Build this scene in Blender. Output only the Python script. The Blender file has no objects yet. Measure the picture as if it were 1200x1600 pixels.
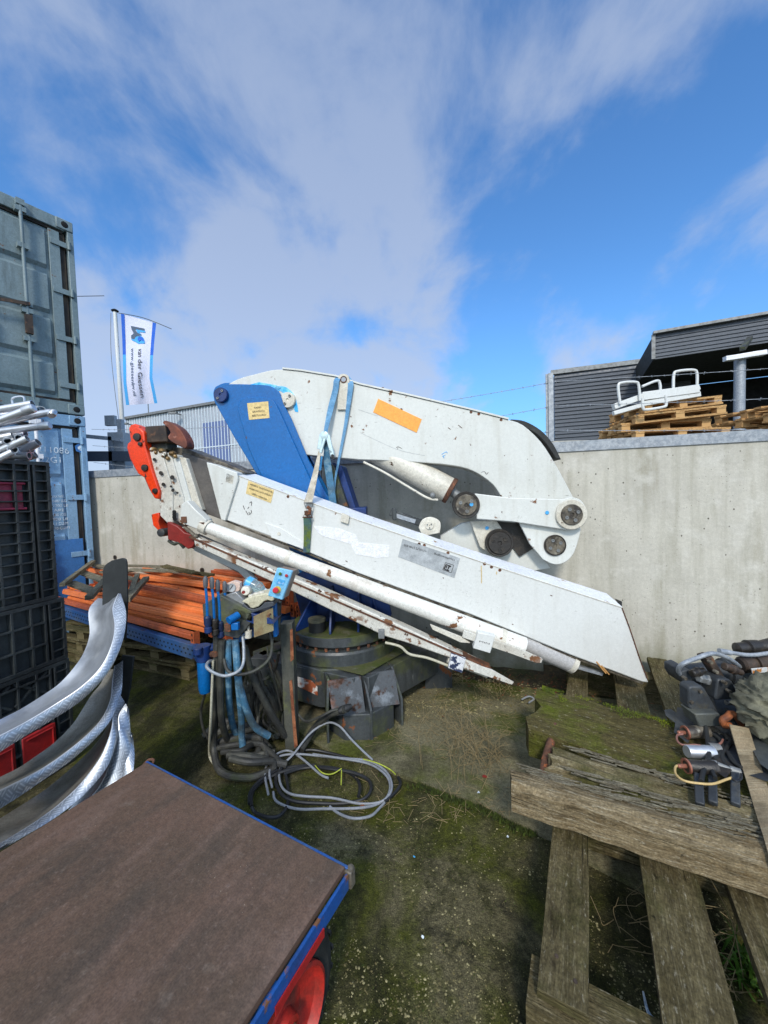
import bpy, bmesh, math, random
from mathutils import Vector, Matrix, noise as mnoise
R = math.radians
rnd = random.Random(7)
scene = bpy.context.scene
COL = scene.collection
V = Vector
# ------------------------------------------------------------------ camera
FPX, PITCH, ROLL, HC = 600.0, R(2.65), R(1.72), 1.6
CAMLOC = V((0, 0, HC))
FW = V((0, math.cos(PITCH), -math.sin(PITCH)))
UP0 = V((0, math.sin(PITCH), math.cos(PITCH)))
RT0 = V((1, 0, 0))
RT = RT0 * math.cos(ROLL) - UP0 * math.sin(ROLL)
UP = UP0 * math.cos(ROLL) + RT0 * math.sin(ROLL)
cam = bpy.data.cameras.new('camera')
co = bpy.data.objects.new('camera', cam); COL.objects.link(co)
co.matrix_world = Matrix(((RT.x, UP.x, -FW.x, 0), (RT.y, UP.y, -FW.y, 0), (RT.z, UP.z, -FW.z, HC), (0, 0, 0, 1)))
cam.sensor_fit = 'VERTICAL'; cam.sensor_height = 36; cam.sensor_width = 27
cam.lens = 36 * FPX / 1600
cam.clip_start = 0.02; cam.clip_end = 3000
scene.camera = co
# ------------------------------------------------------------------ light and exposure
SUN_AZ, SUN_EL = R(187), R(39)        # compass-like: 0 = +Y, clockwise; the sun stands behind the camera
sdir = V((math.sin(SUN_AZ) * math.cos(SUN_EL), math.cos(SUN_AZ) * math.cos(SUN_EL), math.sin(SUN_EL)))
sl = bpy.data.lights.new('sun', 'SUN'); sl.energy = 2.2; sl.angle = R(8); sl.color = (1, .93, .82)
so = bpy.data.objects.new('sun', sl); COL.objects.link(so)
so.rotation_euler = (-sdir).to_track_quat('-Z', 'Y').to_euler(); so.location = (0, -5, 8)
vs = scene.view_settings
vs.view_transform = 'Standard'; vs.look = 'None'; vs.gamma = 1; vs.use_curve_mapping = False; vs.exposure = 0.3
W = bpy.data.worlds.new('World'); scene.world = W; W.use_nodes = True
nt = W.node_tree; nt.nodes.clear()
def _n(nt, t, **k):
    n = nt.nodes.new(t)
    for a, b in k.items(): setattr(n, a, b)
    return n
def world():
    L = nt.links.new
    out = _n(nt, 'ShaderNodeOutputWorld'); bg = _n(nt, 'ShaderNodeBackground'); L(bg.outputs[0], out.inputs[0])
    S = .15
    bg.inputs[1].default_value = S
    sky = _n(nt, 'ShaderNodeTexSky', sky_type='NISHITA', sun_disc=False, sun_elevation=SUN_EL, sun_rotation=SUN_AZ)
    sky.air_density = 1.0; sky.dust_density = .6; sky.ozone_density = 2.2
    tc = _n(nt, 'ShaderNodeTexCoord')
    sp = _n(nt, 'ShaderNodeSeparateXYZ'); L(tc.outputs['Generated'], sp.inputs[0])
    def math_(op, a, b=None, c=None):
        m = _n(nt, 'ShaderNodeMath', operation=op)
        for i, x in enumerate((a, b, c)):
            if x is None: continue
            if isinstance(x, (int, float)): m.inputs[i].default_value = x
            else: L(x, m.inputs[i])
        return m.outputs[0]
    den = math_('ADD', math_('MAXIMUM', sp.outputs[2], 0.0), .5)
    u = math_('DIVIDE', sp.outputs[0], den); v = math_('DIVIDE', sp.outputs[1], den)
    cb = _n(nt, 'ShaderNodeCombineXYZ'); L(u, cb.inputs[0]); L(math_('MULTIPLY', v, .8), cb.inputs[1])
    def noise(sc, det, rough, off, dist=0):
        mp = _n(nt, 'ShaderNodeMapping'); mp.inputs['Location'].default_value = off
        L(cb.outputs[0], mp.inputs[0])
        n = _n(nt, 'ShaderNodeTexNoise'); n.inputs['Scale'].default_value = sc; n.inputs['Detail'].default_value = det
        n.inputs['Roughness'].default_value = rough; n.inputs['Distortion'].default_value = dist
        L(mp.outputs[0], n.inputs[0]); return n.outputs[0]
    big = noise(1.5, 3, .5, (3.3, 1.2, 0), .2)
    fine = noise(4.2, 10, .58, (1.7, 4.1, 0), .25)
    # the cloud sheet lies over the left and the middle of the sky and thins out to the right
    xr = _n(nt, 'ShaderNodeMapRange'); L(u, xr.inputs[0]); xr.inputs[1].default_value = .08; xr.inputs[2].default_value = .5
    xr.inputs[3].default_value = .09; xr.inputs[4].default_value = -.12
    low = _n(nt, 'ShaderNodeMapRange'); L(sp.outputs[2], low.inputs[0]); low.inputs[1].default_value = .0; low.inputs[2].default_value = .55
    low.inputs[3].default_value = .1; low.inputs[4].default_value = -.03
    s = math_('ADD', math_('MULTIPLY', big, .82), math_('MULTIPLY', fine, .86))
    s = math_('ADD', math_('ADD', s, xr.outputs[0]), low.outputs[0])
    dp = _n(nt, 'ShaderNodeVectorMath', operation='DOT_PRODUCT'); L(tc.outputs['Generated'], dp.inputs[0]); dp.inputs[1].default_value = sdir
    gl = _n(nt, 'ShaderNodeMapRange', interpolation_type='SMOOTHSTEP'); L(dp.outputs['Value'], gl.inputs[0]); gl.inputs[1].default_value = .25; gl.inputs[2].default_value = 1; gl.inputs[3].default_value = 0; gl.inputs[4].default_value = 1
    s = math_('ADD', s, math_('MULTIPLY', gl.outputs[0], .35))
    mr = _n(nt, 'ShaderNodeMapRange', interpolation_type='SMOOTHSTEP'); L(s, mr.inputs[0])
    mr.inputs[1].default_value = .72; mr.inputs[2].default_value = .98; mr.inputs[3].default_value = 0; mr.inputs[4].default_value = .8
    # deep blue, greyer white cloud; the low sky is paler
    tint = _n(nt, 'ShaderNodeMix', data_type='RGBA', blend_type='MULTIPLY'); tint.inputs[0].default_value = 1
    L(sky.outputs[0], tint.inputs[6]); tint.inputs[7].default_value = (.56, .95, 1.27, 1)
    cr = _n(nt, 'ShaderNodeMix', data_type='RGBA'); 
    el = _n(nt, 'ShaderNodeMapRange'); L(sp.outputs[2], el.inputs[0]); el.inputs[1].default_value = 0; el.inputs[2].default_value = .8
    L(el.outputs[0], cr.inputs[0]); cr.inputs[6].default_value = (.5 / S, .57 / S, .71 / S, 1); cr.inputs[7].default_value = (.3 / S, .38 / S, .55 / S, 1)
    hr = _n(nt, 'ShaderNodeMapRange'); L(sp.outputs[2], hr.inputs[0]); hr.inputs[1].default_value = 0; hr.inputs[2].default_value = .42; hr.inputs[3].default_value = .62; hr.inputs[4].default_value = 0
    hz = _n(nt, 'ShaderNodeMix', data_type='RGBA'); L(hr.outputs[0], hz.inputs[0]); L(tint.outputs[2], hz.inputs[6]); hz.inputs[7].default_value = (.16 / S, .36 / S, .72 / S, 1)
    mx = _n(nt, 'ShaderNodeMix', data_type='RGBA'); L(mr.outputs[0], mx.inputs[0]); L(hz.outputs[2], mx.inputs[6]); L(cr.outputs[2], mx.inputs[7])
    sc_ = _n(nt, 'ShaderNodeMix', data_type='RGBA', blend_type='MULTIPLY'); sc_.inputs[0].default_value = 1; L(mx.outputs[2], sc_.inputs[6])
    gg = math_('MULTIPLY_ADD', gl.outputs[0], 1.7, 1.0); cc = _n(nt, 'ShaderNodeCombineColor'); L(gg, cc.inputs[0]); L(math_('MULTIPLY_ADD', gl.outputs[0], 1.5, 1.0), cc.inputs[1]); L(math_('MULTIPLY_ADD', gl.outputs[0], 1.15, 1.0), cc.inputs[2])
    L(cc.outputs[0], sc_.inputs[7]); L(sc_.outputs[2], bg.inputs[0])
world()
# ------------------------------------------------------------------ pixel rays (1200 x 1600 photograph) to points of the place
def ray(px, py):
    return FW + RT * ((px - 600) / FPX) + UP * ((800 - py) / FPX)
def U(px, py, Y):
    d = ray(px, py); return CAMLOC + d * (Y / d.y)
def G(px, py, z=0.0):
    d = ray(px, py); return CAMLOC + d * ((z - HC) / d.z)
class Plane:
    def __init__(s, p, q):
        s.p = V((p[0], p[1], 0)); d = V((q[0] - p[0], q[1] - p[1], 0)); s.d = d.normalized()
        s.n = V((-s.d.y, s.d.x, 0))
        if s.n.y < 0: s.n = -s.n
    def at(s, px, py, off=0.0):
        d = ray(px, py); pp = s.p + s.n * off
        t = (pp - CAMLOC).dot(s.n) / d.dot(s.n)
        return CAMLOC + d * t
# ------------------------------------------------------------------ materials
def C(r, g, b):
    f = lambda x: (x / 255 / 12.92) if x / 255 <= .04045 else ((x / 255 + .055) / 1.055) ** 2.4
    return (f(r), f(g), f(b), 1)
def mat(name, base, rough=.6, metal=0.0, layers=(), bump=None, coord='Object', scale=(1, 1, 1), spec=.5, alpha=None, trans=0, rvar=.12, grain=.16, gs=170):
    m = bpy.data.materials.new(name); m.use_nodes = True
    nt = m.node_tree; L = nt.links.new; b = nt.nodes['Principled BSDF']
    tc = _n(nt, 'ShaderNodeTexCoord'); mp = _n(nt, 'ShaderNodeMapping'); mp.inputs['Scale'].default_value = scale
    L(tc.outputs[coord], mp.inputs[0])
    col = None; rg = None; mt = None
    rn = _n(nt, 'ShaderNodeTexNoise'); rn.inputs['Scale'].default_value = 9; rn.inputs['Detail'].default_value = 6; L(mp.outputs[0], rn.inputs[0])
    rr = _n(nt, 'ShaderNodeMapRange'); L(rn.outputs[0], rr.inputs[0]); rr.inputs[1].default_value = .3; rr.inputs[2].default_value = .7
    rr.inputs[3].default_value = max(0, rough - rvar); rr.inputs[4].default_value = min(1, rough + rvar)
    rg = rr.outputs[0]
    cur = None
    for i, ly in enumerate(layers):
        m2 = _n(nt, 'ShaderNodeMapping'); m2.inputs['Scale'].default_value = ly.get('st', (1, 1, 1)); m2.inputs['Location'].default_value = (i * 3.7 + 1, i * 1.9, i * 5.1)
        L(mp.outputs[0], m2.inputs[0])
        if ly.get('t') == 'vor':
            n = _n(nt, 'ShaderNodeTexVoronoi'); n.inputs['Scale'].default_value = ly['s']; n.inputs['Randomness'].default_value = 1; fac = n.outputs['Distance']
        elif ly.get('t') == 'z':
            se = _n(nt, 'ShaderNodeSeparateXYZ'); L(tc.outputs[coord], se.inputs[0])
            n = _n(nt, 'ShaderNodeTexNoise'); n.inputs['Scale'].default_value = ly['s']; n.inputs['Detail'].default_value = 5; L(m2.outputs[0], n.inputs[0])
            ad = _n(nt, 'ShaderNodeMath', operation='MULTIPLY_ADD'); L(n.outputs[0], ad.inputs[0]); ad.inputs[1].default_value = ly.get('w', .5); L(se.outputs[2], ad.inputs[2]); fac = ad.outputs[0]
        else:
            n = _n(nt, 'ShaderNodeTexNoise'); n.inputs['Scale'].default_value = ly['s']; n.inputs['Detail'].default_value = ly.get('d', 6); n.inputs['Roughness'].default_value = ly.get('r', .6)
            n.inputs['Distortion'].default_value = ly.get('dist', 0); fac = n.outputs[0]
        if ly.get('t') != 'z': L(m2.outputs[0], n.inputs[0])
        r = _n(nt, 'ShaderNodeMapRange'); L(fac, r.inputs[0]); r.inputs[1].default_value = ly['lo']; r.inputs[2].default_value = ly['hi']
        r.inputs[3].default_value = 0; r.inputs[4].default_value = ly.get('a', 1); r.clamp = True
        f = r.outputs[0]
        if 'm' in ly:      # a second, larger noise confines the layer to patches
            n3 = _n(nt, 'ShaderNodeTexNoise'); n3.inputs['Scale'].default_value = ly['m'][0]; n3.inputs['Detail'].default_value = 4
            L(m2.outputs[0], n3.inputs[0]); r3 = _n(nt, 'ShaderNodeMapRange'); L(n3.outputs[0], r3.inputs[0]); r3.inputs[1].default_value = ly['m'][1]; r3.inputs[2].default_value = ly['m'][2]
            mm = _n(nt, 'ShaderNodeMath', operation='MULTIPLY'); L(f, mm.inputs[0]); L(r3.outputs[0], mm.inputs[1]); f = mm.outputs[0]
        mx = _n(nt, 'ShaderNodeMix', data_type='RGBA'); L(f, mx.inputs[0])
        if cur is None: mx.inputs[6].default_value = base
        else: L(cur, mx.inputs[6])
        mx.inputs[7].default_value = ly['c']; cur = mx.outputs[2]
        if 'ro' in ly:
            x = _n(nt, 'ShaderNodeMix', data_type='FLOAT'); L(f, x.inputs[0]); L(rg, x.inputs[2]); x.inputs[3].default_value = ly['ro']; rg = x.outputs[0]
        if metal and ly.get('dm'):
            x = _n(nt, 'ShaderNodeMix', data_type='FLOAT'); L(f, x.inputs[0])
            if mt is None: x.inputs[2].default_value = metal
            else: L(mt, x.inputs[2])
            x.inputs[3].default_value = 0; mt = x.outputs[0]
    if grain and not metal > .5:
        tot = None
        for gsc, ga in ((gs, grain), (gs * .3, grain * .7)):
            gn = _n(nt, 'ShaderNodeTexNoise'); gn.inputs['Scale'].default_value = gsc; gn.inputs['Detail'].default_value = 3; L(mp.outputs[0], gn.inputs[0])
            gr_ = _n(nt, 'ShaderNodeMapRange'); L(gn.outputs[0], gr_.inputs[0]); gr_.inputs[1].default_value = .3; gr_.inputs[2].default_value = .7; gr_.inputs[3].default_value = 1 - ga; gr_.inputs[4].default_value = 1 + ga
            gx = _n(nt, 'ShaderNodeMix', data_type='RGBA', blend_type='MULTIPLY'); gx.inputs[0].default_value = 1
            if cur is None: gx.inputs[6].default_value = base
            else: L(cur, gx.inputs[6])
            L(gr_.outputs[0], gx.inputs[7]); cur = gx.outputs[2]
    if cur is None: b.inputs['Base Color'].default_value = base
    else: L(cur, b.inputs['Base Color'])
    L(rg, b.inputs['Roughness']); b.inputs['Metallic'].default_value = metal
    if mt is not None: L(mt, b.inputs['Metallic'])
    b.inputs['Specular IOR Level'].default_value = spec
    if trans: b.inputs['Transmission Weight'].default_value = trans; b.inputs['IOR'].default_value = 1.3
    if bump:
        hs = None
        for (sc, st, stretch) in bump:
            m2 = _n(nt, 'ShaderNodeMapping'); m2.inputs['Scale'].default_value = stretch; L(mp.outputs[0], m2.inputs[0])
            n = _n(nt, 'ShaderNodeTexNoise'); n.inputs['Scale'].default_value = sc; n.inputs['Detail'].default_value = 8; n.inputs['Roughness'].default_value = .65; L(m2.outputs[0], n.inputs[0])
            bp = _n(nt, 'ShaderNodeBump'); bp.inputs['Strength'].default_value = st; bp.inputs['Distance'].default_value = .01
            L(n.outputs[0], bp.inputs['Height'])
            if hs is not None: L(hs, bp.inputs['Normal'])
            hs = bp.outputs[0]
        L(hs, b.inputs['Normal'])
    return m
RUST = C(114, 76, 48); RUST2 = C(76, 52, 38)
def paint(name, c, dirt=C(150, 142, 120), rust=.62, rough=.38, dl=.3):
    return mat(name, c, rough, 0, [dict(c=dirt, s=2.2, lo=.45, hi=.8, a=dl, d=8), dict(c=dirt, s=6, st=(2.5, 2.5, .25), lo=.52, hi=.78, a=dl * 1.3, d=8),
        dict(c=C(120, 116, 104), s=55, lo=.6, hi=.7, a=.35, m=(1.7, .5, .6)), dict(c=C(90, 84, 74), s=30, st=(.4, .4, 4), lo=.68, hi=.71, a=.7, m=(4, .52, .58), d=4),
        dict(c=RUST, s=11, lo=rust, hi=rust + .03, d=7, ro=.85, m=(3, .5, .56)), dict(c=RUST2, s=26, lo=rust + .07, hi=rust + .1, d=5, ro=.9)],
        bump=[(60, .08, (1, 1, 1)), (2.5, .25, (1, 1, 1))], grain=.05)
M = {}
M['white'] = paint('white_paint', C(206, 207, 201), rust=.635, dl=.22)
M['white_clean'] = paint('white_clean_paint', C(211, 212, 208), rust=.68, dl=.12)
M['white_rusty'] = mat('white_rusty_paint', C(202, 200, 191), .45, 0, [dict(c=C(150, 130, 100), s=3, lo=.45, hi=.75, a=.4), dict(c=RUST, s=9, lo=.56, hi=.6, d=9, ro=.9, m=(4, .4, .5)), dict(c=RUST2, s=22, lo=.62, hi=.65, ro=.9)], bump=[(30, .12, (1, 1, 1))])
M['cream'] = mat('worn_white_paint', C(205, 200, 186), .45, 0, [dict(c=C(140, 126, 102), s=4, lo=.46, hi=.75, a=.5), dict(c=C(74, 56, 42), s=11, lo=.66, hi=.68, ro=.9)], bump=[(40, .15, (1, 1, 1))])
M['blue'] = mat('blue_paint', C(3, 92, 158), .36, 0, [dict(c=C(14, 100, 166), s=3, lo=.4, hi=.7, a=.4), dict(c=C(90, 70, 60), s=14, lo=.68, hi=.71, ro=.8)], bump=[(50, .05, (1, 1, 1))])
M['blue_dark'] = mat('dark_blue_paint', C(22, 52, 110), .45, 0, [dict(c=C(30, 34, 40), s=4, lo=.45, hi=.65, a=.7)], bump=[(40, .1, (1, 1, 1))])
M['blue_lite'] = mat('light_blue_paint', C(70, 160, 215), .4, 0, [dict(c=C(120, 180, 220), s=10, lo=.5, hi=.7, a=.5)])
M['cyan'] = mat('cyan_overspray', C(20, 160, 225), .5, 0, [dict(c=C(150, 215, 235), s=14, lo=.42, hi=.6, a=.7)])
M['orange'] = mat('orange_red_paint', C(226, 62, 18), .4, 0, [dict(c=C(150, 50, 22), s=6, lo=.5, hi=.75, a=.5), dict(c=C(50, 34, 26), s=18, lo=.62, hi=.66, ro=.9)], bump=[(40, .12, (1, 1, 1))])
M['redbrown'] = mat('dark_red_paint', C(130, 38, 32), .45, 0, [dict(c=C(90, 34, 30), s=12, lo=.5, hi=.7, a=.6)], bump=[(40, .15, (1, 1, 1))])
M['rust'] = mat('rusty_steel', C(104, 68, 48), .85, 0, [dict(c=C(60, 40, 30), s=14, lo=.4, hi=.65), dict(c=C(165, 90, 45), s=40, lo=.58, hi=.66, a=.8)], bump=[(60, .4, (1, 1, 1))])
M['brownsteel'] = mat('brown_weathered_steel', C(72, 58, 46), .7, 0, [dict(c=C(40, 32, 28), s=9, lo=.4, hi=.6), dict(c=C(110, 76, 50), s=20, lo=.55, hi=.65, a=.7)], bump=[(50, .3, (1, 1, 1))])
M['blacksteel'] = mat('black_steel', C(50, 53, 56), .5, 0, [dict(c=C(92, 94, 84), s=3.5, lo=.45, hi=.75, a=.6), dict(c=C(86, 90, 44), s=5, lo=.5, hi=.64, a=.7), dict(c=RUST, s=9, lo=.65, hi=.68, ro=.9)], bump=[(40, .2, (1, 1, 1))])
M['basesteel'] = mat('mossy_dark_steel', C(56, 60, 62), .5, 0, [dict(c=C(84, 88, 90), s=5, st=(2, 2, .3), lo=.45, hi=.75, a=.7), dict(c=C(82, 88, 46), s=4, lo=.52, hi=.64, a=.6), dict(c=C(170, 172, 168), s=9, st=(2, 2, .2), lo=.66, hi=.72, a=.7), dict(c=C(120, 70, 36), s=6, lo=.63, hi=.66, ro=.9)], bump=[(40, .25, (1, 1, 1))])
M['mosstop'] = mat('mossy_steel_plate', C(80, 80, 52), .8, 0, [dict(c=C(66, 76, 26), s=6, lo=.42, hi=.6), dict(c=C(104, 104, 88), s=12, lo=.58, hi=.7, a=.8)], bump=[(60, .4, (1, 1, 1))])
M['greysteel'] = mat('grey_steel', C(126, 128, 128), .5, .3, [dict(c=C(84, 80, 74), s=8, lo=.45, hi=.7, a=.7, dm=1)], bump=[(60, .1, (1, 1, 1))])
M['galv'] = mat('galvanised_steel', C(160, 164, 168), .5, .3, [dict(c=C(134, 140, 147), s=30, lo=.4, hi=.6), dict(c=C(96, 100, 100), s=3, lo=.55, hi=.8, a=.5, dm=1)], bump=[(50, .04, (1, 1, 1))])
M['dirtysteel'] = mat('grimy_steel', C(112, 104, 90), .5, .3, [dict(c=C(48, 42, 36), s=16, lo=.42, hi=.6, dm=1), dict(c=C(170, 165, 150), s=24, lo=.58, hi=.7, a=.6)], bump=[(60, .3, (1, 1, 1))])
M['grease'] = mat('greasy_dark_steel', C(38, 34, 30), .45, 0, [dict(c=C(80, 70, 58), s=18, lo=.5, hi=.7, a=.6)], bump=[(50, .35, (1, 1, 1))])
M['rubber'] = mat('black_rubber', C(30, 31, 31), .65, 0, [dict(c=C(66, 68, 62), s=7, lo=.45, hi=.75, a=.6)], bump=[(70, .15, (1, 1, 1))])
M['hose'] = mat('worn_black_hose', C(46, 46, 44), .6, 0, [dict(c=C(86, 86, 74), s=12, lo=.45, hi=.7, a=.6), dict(c=C(66, 74, 34), s=5, lo=.58, hi=.7, a=.6)], bump=[(60, .3, (1, 1, 1))])
M['bluehose'] = mat('faded_blue_hose', C(62, 110, 140), .65, 0, [dict(c=C(122, 154, 170), s=24, lo=.5, hi=.6, a=.7), dict(c=C(58, 66, 66), s=7, lo=.46, hi=.62, a=.85)], bump=[(60, .3, (1, 1, 1))])
M['blackpl'] = mat('black_plastic', C(36, 39, 40), .5, 0, [dict(c=C(78, 84, 84), s=5, lo=.42, hi=.72, a=.6)], bump=[(60, .12, (1, 1, 1))])
M['redpl'] = mat('red_plastic', C(165, 30, 30), .5, 0, [dict(c=C(120, 30, 34), s=5, lo=.4, hi=.7)])
M['maroon'] = mat('maroon_plastic', C(140, 38, 62), .5, 0, [dict(c=C(110, 34, 54), s=8, lo=.4, hi=.7)])
M['alu'] = mat('bare_aluminium', C(196, 200, 206), .42, .75, [dict(c=C(140, 146, 152), s=9, lo=.45, hi=.7, a=.6), dict(c=C(215, 216, 216), s=30, st=(1, 1, .2), lo=.5, hi=.7, a=.5)], bump=[(30, .05, (1, 1, 1))], rvar=.14)
M['alutube'] = mat('dull_aluminium_tube', C(205, 207, 210), .38, .75, [dict(c=C(160, 164, 168), s=9, lo=.5, hi=.7, a=.5)], rvar=.1)
M['yellowtag'] = mat('yellow_sticker', C(216, 190, 130), .6, 0, [dict(c=C(160, 140, 90), s=40, lo=.5, hi=.7, a=.4)])
M['orangetag'] = mat('orange_reflector', C(240, 160, 66), .5)
M['greytag'] = mat('grey_sticker', C(172, 176, 178), .5, 0, [dict(c=C(150, 154, 156), s=14, lo=.4, hi=.6)])
M['palewash'] = mat('scraped_pale_paint', C(224, 224, 226), .5)
M['ink'] = mat('dark_ink', C(46, 42, 42), .6)
M['whiteink'] = mat('white_lettering', C(214, 222, 226), .6, 0, [dict(c=C(140, 165, 185), s=60, lo=.5, hi=.6)])
M['strap'] = mat('light_blue_webbing', C(110, 156, 190), .8, 0, [dict(c=C(80, 130, 168), s=12, lo=.4, hi=.6)], bump=[(90, .3, (1, 1, 1))])
M['strapold'] = mat('beige_webbing', C(190, 182, 166), .85, 0, [dict(c=C(150, 140, 120), s=14, lo=.4, hi=.65)], bump=[(90, .3, (1, 1, 1))])
M['strapgreen'] = mat('mossy_webbing', C(70, 100, 92), .85, 0, [dict(c=C(88, 104, 40), s=9, lo=.4, hi=.6), dict(c=C(50, 74, 90), s=20, lo=.5, hi=.6)], bump=[(90, .3, (1, 1, 1))])
M['orangebeam'] = mat('orange_rack_paint', C(228, 128, 70), .4, 0, [dict(c=C(200, 102, 50), s=3, lo=.4, hi=.7), dict(c=C(120, 70, 46), s=5, lo=.64, hi=.7, a=.7)], bump=[(30, .04, (1, 1, 1))], grain=.04)
M['orangedark'] = mat('darker_orange_rack_paint', C(190, 96, 54), .5, 0, [dict(c=C(110, 50, 30), s=4, lo=.4, hi=.7)], bump=[(30, .06, (1, 1, 1))])
M['rackblue'] = mat('blue_rack_paint', C(40, 78, 128), .45, 0, [dict(c=C(90, 100, 110), s=4, st=(1, 1, 1), lo=.5, hi=.7, a=.7), dict(c=C(70, 50, 40), s=12, lo=.62, hi=.66)], bump=[(30, .08, (1, 1, 1))])
M['cable_g'] = mat('grey_cable', C(128, 132, 138), .5); M['cable_k'] = mat('black_cable', C(32, 33, 35), .5); M['cable_y'] = mat('yellow_green_wire', C(160, 170, 60), .5)
M['cable_w'] = mat('pale_hose', C(176, 172, 152), .55)
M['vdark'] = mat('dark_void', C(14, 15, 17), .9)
def wood(name, a, b2, c3, moss=None, ns=1.0):
    ls = [dict(c=b2, s=3.2 * ns, st=(1.4, 8, 8), lo=.38, hi=.66, d=10, r=.8), dict(c=c3, s=9 * ns, st=(1.0, 11, 11), lo=.53, hi=.7, d=10, r=.8, a=.85), dict(c=C(172, 164, 142), s=30, st=(1, 2.5, 2.5), lo=.6, hi=.68, a=.6, d=9),
          dict(c=C(24, 21, 16), s=7 * ns, st=(.22, 16, 16), lo=.64, hi=.66, d=3, m=(1.5, .42, .5)), dict(c=C(46, 38, 26), s=3, st=(.9, 3, 3), lo=.56, hi=.68, a=.8, d=10, r=.7), dict(c=C(30, 26, 18), s=24, lo=.66, hi=.7, a=.8)]
    if moss: ls += [dict(c=moss[0], s=moss[1], lo=moss[2], hi=moss[2] + .16, d=9, r=.7, a=moss[3])]
    return mat(name, a, .9, 0, ls, bump=[(7 * ns, 1.0, (.8, 11, 11)), (34, .8, (1, 4, 4)), (3, .6, (1, 4, 4))], coord='UV', spec=.12, grain=.3, gs=120)
M['w_weather'] = wood('weathered_grey_wood', C(122, 108, 84), C(88, 76, 56), C(162, 150, 124), (C(66, 64, 32), 3, .55, .6))
M['w_front'] = wood('bleached_split_wood', C(148, 132, 102), C(84, 68, 44), C(196, 186, 160), (C(108, 82, 44), 4, .55, .7))
M['w_moss'] = wood('mossy_timber', C(92, 84, 50), C(60, 54, 32), C(128, 118, 84), (C(88, 98, 20), 2.2, .46, .8))
M['w_mid'] = wood('split_mossy_timber', C(136, 124, 96), C(80, 68, 44), C(190, 180, 154), (C(66, 68, 30), 1.6, .46, .85))
M['w_board'] = wood('grey_pallet_board', C(108, 98, 70), C(66, 58, 36), C(152, 142, 114), (C(62, 64, 28), 3, .5, .7))
M['w_fresh'] = wood('new_pallet_wood', C(196, 158, 108), C(165, 125, 80), C(214, 182, 136))
M['w_grey'] = wood('silver_grey_slat', C(132, 126, 108), C(98, 90, 74), C(160, 154, 136))
M['tarp'] = mat('khaki_canvas', C(104, 102, 84), .8, 0, [dict(c=C(70, 68, 54), s=6, lo=.42, hi=.65), dict(c=C(140, 136, 112), s=14, lo=.56, hi=.7, a=.6)], bump=[(30, .3, (1, 1, 1))])
M['drystem'] = mat('dry_stem', C(128, 112, 78), .8); M['moss'] = mat('moss_clumps', C(62, 76, 14), .9, 0, [dict(c=C(40, 50, 12), s=30, lo=.4, hi=.6)])
M['leafgreen'] = mat('green_blade', C(70, 105, 28), .6); M['pebble'] = mat('pale_pebble', C(165, 158, 132), .8, 0, [dict(c=C(110, 100, 70), s=3, lo=.4, hi=.6)])
M['leafbrown'] = mat('dead_leaf', C(120, 70, 40), .8)
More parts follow.
